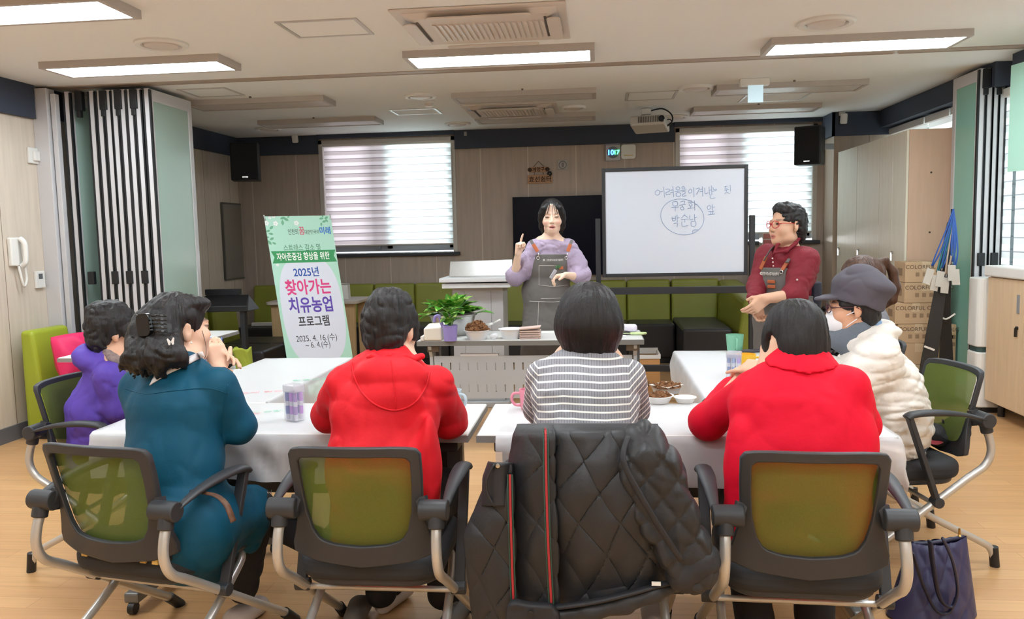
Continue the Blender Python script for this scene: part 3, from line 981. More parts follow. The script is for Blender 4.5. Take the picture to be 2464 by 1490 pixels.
def table(x0, x1, y0, y1, label, along, group='white training tables set in a U', h=.72):
    a = thing('training_table', ((x0 + x1) / 2, (y0 + y1) / 2, 0), label, 'table', group=group)
    b = MB(); b.box((x0, y0, h - .03), (x1, y1, h)); b.build('tabletop', [M_top], a, bevel=.004)
    b = MB(); t = .003
    b.box((x0 - t, y0 - t, h - .028), (x1 + t, y0 - .0003, h - .004)); b.box((x0 - t, y1 + .0003, h - .028), (x1 + t, y1 + t, h - .004)); b.box((x0 - t, y0, h - .028), (x0 - .0003, y1, h - .004)); b.box((x1 + .0003, y0, h - .028), (x1 + t, y1, h - .004))
    b.build('edge_band', M_edge, a)
    if along == 'x':
        ends = [((x0 + .09, (y0 + y1) / 2), (0, 1)), ((x1 - .09, (y0 + y1) / 2), (0, 1))]
        L = (y1 - y0) / 2 - .03
    else:
        ends = [(((x0 + x1) / 2, y0 + .12), (1, 0)), (((x0 + x1) / 2, y1 - .12), (1, 0))]
        L = (x1 - x0) / 2 - .03
    for (cx, cy), (dx, dy) in ends:
        b = MB(); b.box((cx - .03, cy - .03, .07), (cx + .03, cy + .03, h - .06)); lg = b.build('leg', M_legg, a, bevel=.008)
        b = MB(); b.box((cx - (.03 if dx == 0 else L), cy - (.03 if dy == 0 else L), .045), (cx + (.03 if dx == 0 else L), cy + (.03 if dy == 0 else L), .085)); b.build('foot_bar', M_legg, lg, bevel=.008)
        b = MB(); b.box((cx - (.04 if dx == 0 else L * .8), cy - (.04 if dy == 0 else L * .8), h - .085), (cx + (.04 if dx == 0 else L * .8), cy + (.04 if dy == 0 else L * .8), h - .03)); b.build('top_bracket', M_brk, lg, bevel=.006)
        for s in (-1, 1):
            px, py = cx + dx * s * L * .95, cy + dy * s * L * .95
            b = MB(); b.cyl((px - .012, py, .024), (px + .012, py, .024), .024, 12); b.build('caster', M_black, lg, smooth=True)
    if along == 'x':
        b = MB(); b.box((x0 + .14, y1 - .10, h - .36), (x1 - .14, y1 - .088, h - .07)); b.build('modesty_panel', M_brk, a, bevel=.003)
        b = MB(); b.bar((x0 + .1, (y0 + y1) / 2, h - .07), (x1 - .1, (y0 + y1) / 2, h - .07), .05, .03); b.build('beam', M_brk, a)
    else:
        b = MB(); b.bar(((x0 + x1) / 2, y0 + .1, h - .07), ((x0 + x1) / 2, y1 - .1, h - .07), .05, .03); b.build('beam', M_brk, a)
    return a


TY0, TY1 = 2.79, 3.31
table(-1.88, -.463, TY0, TY1, 'white table at the near left, under the teal coat and hooded red jacket wearers\' arms', 'x')
table(-.428, 1.0, TY0, TY1, 'white table at the near right, in front of the striped sweater wearer', 'x')
table(-1.95, -1.435, 3.33, 4.57, 'white table running back on the left towards the green banner', 'y')
table(.45, .99, 3.40, 4.76, 'white table running back on the right with the green and yellow mugs', 'y')

# thin plastic covers
def film_mat():
    m = bpy.data.materials.new('plastic_film')
    m.use_nodes = True
    nt = m.node_tree
    b = nt.nodes['Principled BSDF']
    b.inputs['Base Color'].default_value = (*lin((236, 237, 240)), 1)
    b.inputs['Roughness'].default_value = .28
    b.inputs['Specular IOR Level'].default_value = .45
    t = nt.nodes.new('ShaderNodeBsdfTransparent')
    mx = nt.nodes.new('ShaderNodeMixShader')
    mx.inputs[0].default_value = .62
    nt.links.new(t.outputs[0], mx.inputs[1])
    nt.links.new(b.outputs[0], mx.inputs[2])
    nt.links.new(mx.outputs[0], nt.nodes['Material Output'].inputs['Surface'])
    return m


M_film = film_mat()


def wr(x, y, s=1.0):
    return (math.sin(13 * x * s + 5 * math.sin(3.1 * y * s)) * math.sin(9 * y * s + 2.2 * math.sin(4 * x * s)) + .6 * math.sin(31 * x * s + 17 * y * s + 2 * math.sin(7 * x)) ) * .5


def cover(x0, x1, y0, y1, drops, label, h=.7215):
    """film lying on a table top; drops = hanging length on the (near, far, left, right) sides"""
    b = MB()
    n, m = 60, 34
    N, F, L, R = drops

    def pt(u, v):
        xs = -L + u * (x1 - x0 + L + R)
        ys = -N + v * (y1 - y0 + N + F)
        x, y, z = x0 + xs, y0 + ys, h
        k = wr(x, y)
        if xs < 0: x, z = x0 - .006 - .012 * (1 + wr(y * 2, -xs * 2)) * min(1, -xs / .04), z + xs
        elif xs > x1 - x0: x, z = x1 + .006 + .012 * (1 + wr(y * 2, xs)) * min(1, (xs - x1 + x0) / .04), z - (xs - (x1 - x0))
        if ys < 0: y, z = y0 - .006 - .016 * (1 + wr(x * 1.6, ys * 2)) * min(1, -ys / .05), z + ys * (1 + .06 * math.sin(x * 5))
        elif ys > y1 - y0: y, z = y1 + .006 + .012 * (1 + wr(x * 2, ys)) * min(1, (ys - y1 + y0) / .04), z - (ys - (y1 - y0))
        if x0 <= x <= x1 and y0 <= y <= y1: z += .0016 * (1 + k)
        return (x, y, max(z, .01))
    b.grid(pt, n, m)
    return tag(b.build('table_cover', M_film, smooth='all'), label, 'table cover')


cover(-1.885, -.60, TY0, TY1, (.17, .0, .0, .0), 'clear plastic film over the near left table, hanging down in front')
cover(-.36, 1.005, TY0, TY1, (.17, .0, .0, .05), 'clear plastic film over the near right table, hanging down in front')
cover(-1.955, -1.43, 3.34, 4.575, (.0, .0, .0, .13), 'clear plastic film over the left table running to the banner')
cover(.445, .995, 3.41, 4.765, (.0, .0, .16, .04), 'clear plastic film over the right table with the mugs')

# ================================================================== the teacher's desk
DX0, DX1, DY0, DY1 = -1.205, .30, 5.32, 5.82
a = thing('folding_desk', ((DX0 + DX1) / 2, 5.6, 0), 'long grey folding desk with slotted front panel, holding bowls and plants', 'desk')
b = MB(); b.box((DX0, DY0, .69), (DX1, DY1, .72)); b.build('desktop', mat('desk_top_grey', (208, 207, 204), .4), a, bevel=.004)
b = MB(); b.box((DX0 - .003, DY0 - .006, .684), (DX1 + .003, DY0 - .0005, .716)); b.box((DX1 + .0005, DY0, .684), (DX1 + .006, DY1, .716)); b.box((DX0 - .006, DY0, .684), (DX0 - .0005, DY1, .716)); b.build('edge_band', mat('edge_grey', (128, 128, 126), .5), a)
M_perf = mat('panel_silver', (182, 187, 192), .5, .1)
pz1, pz0 = .605, .315
xs = []
bb = MB()
px0, px1, py_ = DX0 + .10, DX1 - .07, DY0 + .06
ns = 20
pitch_ = (px1 - px0 - .1) / ns
rows = ((pz1 - .095, pz1 - .045), (pz0 + .045, pz0 + .095))
zc_ = [pz0, rows[1][0], rows[1][1], rows[0][0], rows[0][1], pz1]
for i in (0, 2, 4): bb.box((px0, py_, zc_[i]), (px1, py_ + .012, zc_[i + 1]))
for (za, zb) in rows:
    x = px0
    for k in range(ns + 1):
        xe = px0 + .05 + k * pitch_ - .004 if k < ns + 1 else px1
        xe = min(xe, px1)
        bb.box((x, py_, za), (xe, py_ + .012, zb)); x = xe + .008
    bb.box((x, py_, za), (px1, py_ + .012, zb))
bb.build('front_panel', M_perf, a)
for s, x in ((-1, px0 - .02), (1, px1 + .02)):
    b = MB(); b.prism([(-.06, .68), (.24, .68), (.3, .56), (.3, .31), (.05, .31), (0, .40), (0, .6)], (x - .012, DY0 + .06, 0), (0, 1, 0), (0, 0, 1), .024); b.build('side_plate', M_perf, a, bevel=.004)
    b = MB(); b.box((x - .035, DY0 + .16, .09), (x + .035, DY0 + .24, .69)); lg = b.build('leg', M_legg, a, bevel=.006)
    b = MB(); b.box((x - .03, DY0 - .02, .05), (x + .03, DY1 - .02, .09)); b.build('foot_bar', M_legg, lg, bevel=.006)
    b = MB(); b.box((x - .06 if s > 0 else x - .02, DY0 + .02, .64), (x + .02 if s > 0 else x + .06, DY0 + .09, .69)); b.build('fold_latch', mat('latch_bronze', (112, 98, 84), .4, .5), lg, bevel=.004)
    for y in (DY0 + .01, DY1 - .05):
        b = MB(); b.cyl((x - .014, y, .026), (x + .014, y, .026), .026, 12); b.build('caster', M_black, lg, smooth=True)

# ================================================================== lectern
M_lect = mat('lectern_grey', (176, 176, 178), .45)
lx0, lx1 = Py(1095, 700, 6.7).x, Py(1215, 700, 6.7).x
lc = (lx0 + lx1) / 2
a = thing('lectern', (lc, 6.7, 0), 'grey lectern with silver upright screen behind the potted plants', 'lectern')
b = MB(); b.box((lx0, 6.56, .05), (lx1, 6.9, .99)); b.build('column', M_lect, a, bevel=.006)
b = MB()
for x in (lx0 + .1, lx1 - .1): b.box((x - .002, 6.557, .08), (x + .002, 6.562, .96))
b.build('panel_joints', mat('joint_grey', (140, 140, 142), .5), a)
b = MB(); b.box((lc - .28, 6.48, .99), (lc + .28, 6.98, 1.03)); b.box((lc - .30, 6.46, 1.04), (lc + .31, 7.0, 1.075)); b.build('reading_top', mat('lectern_top', (206, 207, 209), .4), a, bevel=.006)
b = MB(); b.hexa([(lc - .26, 6.72, 1.075), (lc + .27, 6.72, 1.075), (lc + .27, 6.77, 1.075), (lc - .26, 6.77, 1.075), (lc - .26, 6.78, 1.2), (lc + .27, 6.78, 1.21), (lc + .27, 6.82, 1.21), (lc - .26, 6.82, 1.2)]); b.build('screen_panel', mat('brushed_silver', (182, 181, 178), .3, .7, var=.06, vscale=8), a, bevel=.004)
b = MB(); b.box((lx0 - .04, 6.5, 0), (lx1 + .04, 6.95, .05)); b.build('base', M_lect, a, bevel=.008)

# ================================================================== low cabinets and tall lockers on the right
M_cab = mat('cabinet_wood', (216, 188, 154), .5, var=.07, vscale=9, stretch=(3, 3, .3))
M_cabs = mat('locker_side_wood', (206, 172, 148), .5, var=.05, vscale=9, stretch=(3, 3, .3))
M_lock = mat('locker_wood', (226, 218, 200), .5, var=.05, vscale=9, stretch=(3, 3, .3), spec=.5)
M_seam = mat('cabinet_gap', (70, 56, 44), .8)
CX = 2.885
zc0 = .10
cabs = ((5.29, 6.33), (4.24, 5.28))
for i, (ya, yb) in enumerate(cabs):
    a = thing('low_cabinet', (3.0, (ya + yb) / 2, 0), ('low wood cabinet on the right, its far end by the air purifier', 'low wood cabinet on the right cut by the edge of the view')[i], 'cabinet')
    b = MB(); b.box((CX + .02, ya, zc0), (XR - .1, yb, 1.035)); b.build('carcass', M_cabs, a, bevel=.003)
    for k in (0, 1):
        y0, y1 = (ya + yb) / 2 - (0 if k else (yb - ya) / 2 - .006), (yb - .006 if k else (ya + yb) / 2 - .003)
        b = MB(); b.box((CX, y0, zc0 + .01), (CX + .019, y1, 1.03)); d = b.build('door', M_cab, a, bevel=.003)
        yh = y0 + .07 if k else y1 - .07
        if i == 0 and k: yh = y1 - .05 if False else y0 + .07
        b = MB(); b.box((CX - .004, yh - .018, .80), (CX + .001, yh + .018, .93)); b.build('recessed_handle', mat('handle_grey', (142, 142, 146), .4), d, bevel=.002)
        b = MB(); b.cyl((CX - .012, yh, .70), (CX, yh, .70), .012, 12); b.box((CX - .02, yh - .006, .64), (CX - .006, yh + .006, .70)); b.build('lock_key', mat('key_dark', (60, 58, 58), .35, .6), d)
    for y in (ya + .1, yb - .1):
        b = MB(); b.cyl((CX + .08, y, 0), (CX + .08, y, zc0), .025, 12); b.build('foot', M_black, a)
b = MB(); b.box((CX - .02, 4.3, 1.036), (XR - .09, 6.35, 1.115)); tag(b.build('cabinet_worktop', M_white, bevel=.012, seg=3), 'thick white worktop lying along the low cabinets', 'worktop')
# air purifier at the far end
a = thing('air_purifier', (2.95, 6.44, 0), 'white two-part air purifier between low cabinets and folded partition', 'air purifier')
b = MB(); b.prism(rrect(.2, .2, .05, 5), (2.93, 6.44, .04), (1, 0, 0), (0, 1, 0), .42); b.build('lower_body', M_plastic, a, bevel=.01)
b = MB(); b.prism(rrect(.2, .2, .05, 5), (2.93, 6.44, .5), (1, 0, 0), (0, 1, 0), .52); b.build('upper_body', M_plastic, a, bevel=.01)
b = MB(); b.prism(rrect(.17, .17, .04, 5), (2.93, 6.44, .46), (1, 0, 0), (0, 1, 0), .05); b.build('intake_gap', mat('teal_dark', (60, 84, 84), .5), a)
b = MB(); b.prism(rrect(.18, .18, .04, 5), (2.93, 6.44, 0), (1, 0, 0), (0, 1, 0), .04); b.build('base', M_black, a)
# tall lockers
LX = 2.55
edges = (7.05, 7.69, 8.33, 8.97)
labs = ('tall beige locker nearest the camera, beside the stacked cardboard boxes', 'middle one of the three tall beige lockers', 'tall beige locker next to the corner column')
for i in range(3):
    ya, yb = edges[i], edges[i + 1]
    a = thing('tall_locker', (2.8, (ya + yb) / 2, 0), labs[i], 'locker', group='tall lockers along the right wall')
    b = MB(); b.box((LX + .02, ya + .002, 0), (XR - .13, yb - .002, 2.205)); b.build('carcass', M_cabs, a, bevel=.003)
    ym = (ya + yb) / 2
    for y0, y1 in ((ya + .005, ym - .002), (ym + .002, yb - .005)) if i == 0 else ((ya + .005, yb - .005),):
        b = MB(); b.box((LX, y0, .06), (LX + .019, y1, 2.2)); d = b.build('door', M_lock, a, bevel=.002)
    b = MB(); yk = yb - .1 if i != 0 else ym - .05
    b.cyl((LX - .014, yk, 1.19), (LX, yk, 1.19), .014, 12); b.bar((LX - .016, yk, 1.19), (LX - .018, yk - .01, 1.12), .012, .004); b.build('lock_key', M_chrome, d)
for z in (1.85, 1.36):
    b = MB(); b.cyl((2.745, 7.0515, z), (2.745, 7.048, z), .008, 10); b.build('screw_cap', M_seam, [o for o in COL.objects if o.name == 'tall_locker'][0])

# ================================================================== green bench seating
M_green = mat('lime_leatherette', (142, 148, 56), .42, var=.05, vscale=3, bump=.08, bscale=180, bdist=.002)
M_green2 = mat('bright_lime_leatherette', (160, 174, 50), .4, var=.04, vscale=3, bump=.08, bscale=180, bdist=.002)
M_seat = mat('black_leatherette', (44, 44, 47), .38, bump=.08, bscale=120, bdist=.002)


def bench(cx, cy, rz, w, label, group, back_z=.87, depth=.62, green=None):
    """module with its back along local +y, seat towards local -y"""
    a = thing('bench_module', (cx, cy, 0), label, 'bench seat', rz=rz, group=group)
    b = MB(); h = w / 2 - .003
    b.hexa([(-h, -.02, .07), (h, -.02, .07), (h, .16, .07), (-h, .16, .07), (-h, .06, back_z), (h, .06, back_z), (h, .16, back_z), (-h, .16, back_z)])
    b.build('backrest', green or M_green, a, world=False, bevel=.03, seg=4)
    b = MB(); b.box((-h, -depth + .12, .06), (h, -.022, .43)); b.build('seat', M_seat, a, world=False, bevel=.025, seg=4)
    b = MB(); b.box((-h + .02, -depth + .15, 0), (h - .02, .13, .059)); b.build('plinth', M_black, a, world=False)
    return a


G = 'green backed bench modules along the rear wall'
xj = [Py(px, 700, YB - .2).x for px in (838, 920, 1017, 1115)]
stp = .49
x = .83
k = 0
names_r = ['behind the whiteboard, next to the corner seat', 'behind the whiteboard, second from the corner seat', 'behind the whiteboard stand\'s left post', 'beyond the bob haired head', 'behind the woman in the lilac blouse',
           'right of the lectern', 'behind the lectern', 'behind the potted plants', 'above the hooded red jacket\'s head', 'just right of the green banner', 'hidden partly by the green banner', 'beside the banner on its left', 'in the rear left corner']
while x - stp > XL + .1 and k < 13:
    bench(x - stp / 2, YB - .2, 0, stp, 'green backed bench module ' + names_r[k], G)
    x -= stp
    k += 1
# corner return on the right: black seat block with a green end wall
a = thing('bench_module', (1.2, 8.6, 0), 'black corner seat block closed by a tall green side wall, right end of the benches', 'bench seat')
b = MB(); b.box((.84, 8.05, .06), (1.32, 9.17, .45)); b.build('seat', M_seat, a, bevel=.025, seg=4)
b = MB(); b.hexa([(1.325, 8.0, .05), (1.68, 8.0, .05), (1.68, YB - .05, .05), (1.325, YB - .05, .05), (1.42, 8.0, .74), (1.66, 8.0, .74), (1.60, YB - .05, .86), (1.36, YB - .05, .86)]); b.build('side_wall', M_green, a, bevel=.05, seg=5)
b = MB(); b.hexa([(.84, 9.18, .06), (1.32, 9.18, .06), (1.32, YB - .03, .06), (.84, YB - .03, .06), (.84, 9.26, .87), (1.37, 9.26, .87), (1.37, YB - .03, .87), (.84, YB - .03, .87)]); b.build('backrest', M_green, a, bevel=.03, seg=4)
b = MB(); b.box((.85, 8.08, 0), (1.6, 9.3, .055)); b.build('plinth', M_black, a)
G = 'green backed bench modules on the left behind the partition'
for i, (x, y, rz, lab) in enumerate(((-3.66, 7.15, PI / 2, 'green backed bench module nearest the folded partition, by the shopping bags'), (-3.62, 7.68, PI / 2, 'green backed bench module beside the banner, second behind the partition'))):
    bench(x, y, rz, .52, lab, G, .80, .82)
a = bench(-4.0, 5.63, PI / 2, .42, 'bright lime bench seat against the left wall, carrying the pink bag', None, .80, .62, M_green2)
# ================================================================== training chairs
def mesh_mat():
    m = bpy.data.materials.new('green_mesh_fabric')
    m.use_nodes = True
    nt = m.node_tree
    b = nt.nodes['Principled BSDF']
    b.inputs['Roughness'].default_value = .8
    tc = nt.nodes.new('ShaderNodeTexCoord')
    mp = nt.nodes.new('ShaderNodeMapping')
    mp.inputs['Scale'].default_value = (700, 700, 900)
    nt.links.new(tc.outputs['Object'], mp.inputs['Vector'])
    n = nt.nodes.new('ShaderNodeTexNoise')
    n.inputs['Scale'].default_value = 1.0
    nt.links.new(mp.outputs[0], n.inputs['Vector'])
    nt.links.new(mixcol(nt, n.outputs['Fac'], lin((72, 88, 28)), lin((112, 128, 46))), b.inputs['Base Color'])
    t = nt.nodes.new('ShaderNodeBsdfTransparent')
    mx = nt.nodes.new('ShaderNodeMixShader')
    mx.inputs[0].default_value = .82
    nt.links.new(t.outputs[0], mx.inputs[1])
    nt.links.new(b.outputs[0], mx.inputs[2])
    nt.links.new(mx.outputs[0], nt.nodes['Material Output'].inputs['Surface'])
    return m


M_mesh = mesh_mat()
M_shell = mat('chair_plastic', (50, 52, 56), .48, bump=.1, bscale=400, bdist=.001)
M_tube = mat('chair_tube_silver', (198, 196, 192), .32, .55)
M_cush = mat('chair_seat_fabric', (38, 39, 42), .75, bump=.2, bscale=500, bdist=.001)


def ring_pts(poly, N, c):
    """resample a closed outline by angle about c"""
    out = []
    P = [Vector((p[0] - c[0], p[1] - c[1])) for p in poly]
    for k in range(N):
        a = 2 * PI * k / N
        d = Vector((math.cos(a), math.sin(a)))
        best = 0
        for i in range(len(P)):
            p, q = P[i], P[(i + 1) % len(P)]
            e = q - p
            den = d.x * e.y - d.y * e.x
            if abs(den) < 1e-9: continue
            t = (p.x * e.y - p.y * e.x) / den
            u = (p.x * d.y - p.y * d.x) / den
            if t > 0 and -1e-6 <= u <= 1 + 1e-6: best = max(best, t)
        out.append((c[0] + d.x * best, c[1] + d.y * best))
    return out


def sym(half):
    """right half outline from top to bottom -> closed outline"""
    return half + [(-x, z) for x, z in reversed(half) if x > 1e-6]


def chair(loc, rz, label, group='green mesh backed training chairs'):
    a = thing('training_chair', (loc[0], loc[1], 0), label, 'chair', rz=rz, group=group)
    kw = dict(parent=a, world=False)

    def by(u, z):
        t = (z - .45) / .37
        return -.222 - .045 * t - .03 * t * t + .75 * u * u
    outer = sym([(0, .826), (.12, .825), (.182, .82), (.198, .806), (.197, .72), (.193, .65), (.197, .59), (.212, .53), (.224, .495), (.218, .475), (.15, .452), (0, .437)])
    inner = sym([(0, .795), (.10, .795), (.158, .79), (.168, .778), (.166, .70), (.160, .62), (.146, .56), (.125, .525), (.08, .512), (0, .507)])
    N, c = 72, (0, .66)
    O, I = ring_pts(outer, N, c), ring_pts(inner, N, c)
    b = MB()
    vs = []
    for (R, dy, sh) in ((O, 0, 0), (O, -.022, 0), (I, -.026, 0), (I, -.006, 0)):
        for (u, z) in R: vs.append((u, by(u, z) + dy, z))
    fs = [(l * N + k, l * N + (k + 1) % N, ((l + 1) % 4) * N + (k + 1) % N, ((l + 1) % 4) * N + k) for l in range(4) for k in range(N)]
    b.add(vs, fs)
    b.build('backrest_frame', M_shell, smooth=True, bevel=.004, **kw)
    b = MB()
    vs = []
    for r in (1.07, .75, .5, .25):
        for (u, z) in I:
            uu, zz = u * r, c[1] + (z - c[1]) * r
            vs.append((uu, by(uu, zz) + .002, zz))
    vs.append((0, by(0, c[1]) + .002, c[1]))
    fs = [(l * N + k, l * N + (k + 1) % N, (l + 1) * N + (k + 1) % N, (l + 1) * N + k) for l in range(3) for k in range(N)] + [(3 * N + k, 3 * N + (k + 1) % N, 4 * N) for k in range(N)]
    b.add(vs, fs)
    b.build('backrest_mesh', M_mesh, smooth='all', **kw)
    # seat
    b = MB(); b.prism(rrect(.46, .46, .10, 8, 0, .02), (0, 0, .375), (1, 0, 0), (0, 1, 0), .075); b.build('seat', M_cush, smooth=True, bevel=.028, seg=4, **kw)
    b = MB(); b.prism(rrect(.43, .42, .10, 8, 0, .02), (0, 0, .355), (1, 0, 0), (0, 1, 0), .04); b.build('seat_shell', M_shell, smooth=True, bevel=.012, seg=3, **kw)
    for s in (-1, 1): b = MB(); b.bar((s * .205, -.255, .60), (s * .188, -.24, .66), .03, .03, up=(0, 1, 0)); b.build('back_bracket', M_shell, **kw)
    for s in (-1, 1):
        b = MB(); b.tube(smooth_path([(s * .236, -.262, .632), (s * .2365, -.264, .60), (s * .238, -.285, .55), (s * .24, -.292, .49), (s * .241, -.265, .435), (s * .243, -.19, .385), (s * .247, -.05, .29), (s * .252, .16, .145), (s * .256, .30, .05), (s * .258, .345, .012)], 6), .0155, 12); fl = b.build('front_leg', M_tube, smooth='all', **kw)
        b = MB(); b.tube([(s * .2553, .285, .06), (s * .258, .35, .0)], .02, 12); b.build('rubber_foot', M_black, fl, world=False, smooth=True)
        b = MB(); b.tube(smooth_path([(s * .10, .13, .352), (s * .17, .13, .35), (s * .205, .12, .335), (s * .215, .06, .295), (s * .222, -.10, .20), (s * .226, -.26, .115), (s * .227, -.315, .075), (s * .227, -.335, .0)], 6), .0145, 12); rl = b.build('rear_leg', M_tube, smooth='all', **kw)
        b = MB(); b.tube([(s * .227, -.326, .085), (s * .227, -.336, .0)], .019, 12); b.build('rubber_foot', M_black, rl, world=False, smooth=True)
        # pivot hub and folding arm
        b = MB(); b.cyl((s * .185, -.262, .628), (s * .272, -.262, .628), .031, 18); b.cyl((s * .236, -.262, .628), (s * .237, -.276, .575), .024, 14); b.build('pivot_hub', M_shell, smooth=True, bevel=.004, **kw)
        b = MB()
        arm = smooth_path([(s * .262, -.25, .634), (s * .263, -.15, .66), (s * .265, -.03, .672), (s * .266, .06, .668), (s * .266, .085, .655)], 5)
        n = len(arm)
        b.tube(arm, [.011 + .016 * min(1, i / n * 2.2) for i in range(n)], 12, flat=.5)
        b.build('armrest', M_shell, smooth='all', **kw)
        b = MB(); b.bar((s * .266, .075, .66), (s * .262, -.055, .30), .034, .02, up=(0, 1, 0)); b.cyl((s * .235, -.055, .30), (s * .282, -.055, .30), .022, 14); b.build('arm_strut', M_shell, bevel=.003, **kw)
    b = MB(); b.cyl((-.235, -.05, .29), (.235, -.05, .29), .010, 10); b.cyl((-.18, .13, .351), (.18, .13, .351), .0145, 10); b.build('cross_tube', M_tube, smooth=True, **kw)
    return a


def at_rail(px, py, y, rz):
    p = Py(px, py, y)
    return (p.x - math.sin(rz) * .27, y + math.cos(rz) * .27)


rz1 = math.radians(-11)
C1 = chair(at_rail(232, 1068, 2.26, rz1), rz1, 'green mesh chair turned to the right, holding the woman in the teal coat')
C2 = chair(at_rail(852, 1074, 2.26, 0), 0, 'green mesh chair seen square from behind, under the hooded red jacket')
C3 = chair(at_rail(1425, 1040, 2.30, 0), 0, 'chair hidden under the black quilted coat hung over its back')
rz4 = math.radians(-2)
C4 = chair(at_rail(1960, 1052, 2.24, rz4), rz4, 'green mesh chair under the red collared jacket, beside the navy bag')
R1 = chair((1.27, 3.62), math.radians(100), 'green mesh chair at the right end seen from its side, behind the white puffer jacket')
R2 = chair((1.27, 4.45), math.radians(92), 'chair mostly hidden behind the white puffer jacket, holding the grey coat')
L1 = chair((-2.13, 3.40), math.radians(-92), 'green mesh chair on the left holding the person in the purple jacket')

# ================================================================== more tables and bags on the left
table(-3.33, -2.78, 4.66, 6.02, 'white table at the far left behind the purple jacket wearer', 'y', group=None)
M_birch = mat('birch_wood', (204, 172, 128), .5, var=.1, vscale=8, stretch=(4, 4, .4))
kx0, kx1, ky0, ky1 = -3.40, -2.42, 7.98, 8.62
a = thing('wooden_table', ((kx0 + kx1) / 2, 8.3, 0), 'small birch legged table with grey top half hidden by the green banner', 'table')
b = MB(); b.prism(rrect(kx1 - kx0, ky1 - ky0, .08, 6, (kx0 + kx1) / 2, (ky0 + ky1) / 2), (0, 0, .745), (1, 0, 0), (0, 1, 0), .03); b.build('tabletop', mat('greige_top', (196, 186, 178), .4), a, bevel=.006)
for x in (kx0 + .1, kx1 - .1):
    for y in (ky0 + .09, ky1 - .09):
        b = MB(); b.hexa([(x - .045, y - .03, 0), (x + .045, y - .03, 0), (x + .045, y + .03, 0), (x - .045, y + .03, 0), (x - .055, y - .03, .745), (x + .055, y - .03, .745), (x + .055, y + .03, .745), (x - .055, y + .03, .745)]); b.build('leg', M_birch, a, bevel=.008)
b = MB(); b.box((kx0 + .1, ky0 + .075, .64), (kx1 - .1, ky0 + .1, .744)); b.build('apron', M_birch, a)
p = Py(830, 695, 8.3)
b = MB(); b.prism([(-.05, 0), (.05, 0), (.045, .16), (-.045, .16)], (p.x, 8.25, .7755), (1, 0, 0), (0, 0, 1), -.01); b.prism([(-.05, 0), (.05, 0), (.045, .16), (-.045, .16)], (p.x, 8.32, .7755), (1, 0, 0), (0, 0, 1), -.01); b.box((p.x - .045, 8.25, .93), (p.x + .045, 8.33, .936))
tag(b.build('menu_stand', mat('paper_pale', (222, 220, 216), .6)), 'small folded white card stand on the birch table right of the banner', 'card stand')
# black keyboard like unit behind the partition
p = Py(515, 715, 6.95)
a = thing('digital_piano', (p.x, 7.0, 0), 'black electric piano with music shelf just beyond the folded partition', 'piano')
b = MB(); b.hexa([(-3.52, 6.7, .80), (-3.02, 6.74, .80), (-3.02, 7.0, .80), (-3.52, 7.0, .80), (-3.52, 6.7, .85), (-3.02, 6.74, .85), (-3.12, 7.0, .93), (-3.52, 7.0, .93)]); b.build('case', M_black, a, bevel=.006)
b = MB(); b.box((-3.52, 6.98, .93), (-3.2, 7.04, .98)); b.build('shelf', M_blackm, a, bevel=.003)
for x in (-3.48, -3.08):
    b = MB(); b.box((x - .02, 6.76, 0), (x + .02, 6.82, .80)); b.build('leg', M_blackm, a)
# power strip on the bench behind
p = Py(640, 775, 8.86)
b = MB(); b.obox((p.x, p.y, .455), (.16, .03, .02), Vector((.97, .2, 0)), Vector((-.2, .97, 0)), Z3)
a = tag(b.build('power_strip', M_white, bevel=.006), 'white power strip lying on a black bench seat left of the banner', 'power strip')
# shopping bags on the floor beside the left table
M_bagw = mat('woven_bag_white', (208, 206, 202), .6, bump=.4, bscale=22, bdist=.02)


def sack(c, w, d, h, lean, mm, label, cat, name):
    b = MB()

    def fn(u, v):
        a = 2 * PI * u
        k = 1 - .10 * math.sin(PI * v) + .05 * math.sin(5 * a + 6 * v)
        e = .55
        x = math.copysign(abs(math.cos(a)) ** e, math.cos(a)) * w / 2 * k
        y = math.copysign(abs(math.sin(a)) ** e, math.sin(a)) * d / 2 * k
        zz = h * v + .012 * math.sin(3 * a) * v
        return (c[0] + x + lean * v, c[1] + y, c[2] + zz)
    b.grid(fn, 40, 14, close_u=True)
    b.add([fn(i / 40, 0) for i in range(40)], [tuple(range(40))])
    return tag(b.build(name, mm, smooth='all', solid=.006), label, cat)


p = Py(585, 880, 5.55)
sack((p.x, 5.55, .0), .26, .20, .50, .03, M_bagw, 'white woven shopping bag on the floor beside the black bench block', 'bag', 'shopping_bag')
sack((p.x + .02, 5.56, .44), .12, .09, .20, -.03, mat('lime_cloth', (150, 160, 50), .8, bump=.4, bscale=30), 'lime green cloth sticking out of the white shopping bag', 'cloth', 'folded_cloth')
sack((p.x - .19, 5.45, .0), .09, .16, .72, .02, mat('blue_bag', (110, 140, 205), .5, bump=.4, bscale=20), 'blue plastic bag standing left of the white shopping bag', 'bag', 'plastic_bag')
# pink bag and black coat on the lime bench
p = Px(165, 850, -3.9)
b = MB()


def pillow(c, w, d, h, ax, ay, az, n=20, wr_=.012):
    def fn(u, v):
        x, z = 2 * u - 1, 2 * v - 1
        return x, z
    bb = MB()
    for s in (-1, 1):
        def f2(u, v, s=s):
            x, z = 2 * u - 1, 2 * v - 1
            t = max(0, (1 - x ** 4) * (1 - z ** 4)) ** .5
            k = wr_ * math.sin(7 * x + 4 * z) * t
            return Vector(c) + Vector(ax) * (x * w / 2 * (1 - .05 * z * z)) + Vector(az) * (z * h / 2 * (1 - .06 * x * x)) + Vector(ay) * (s * (d / 2 * t) + k)
        bb.grid(f2, n, n)
    return bb


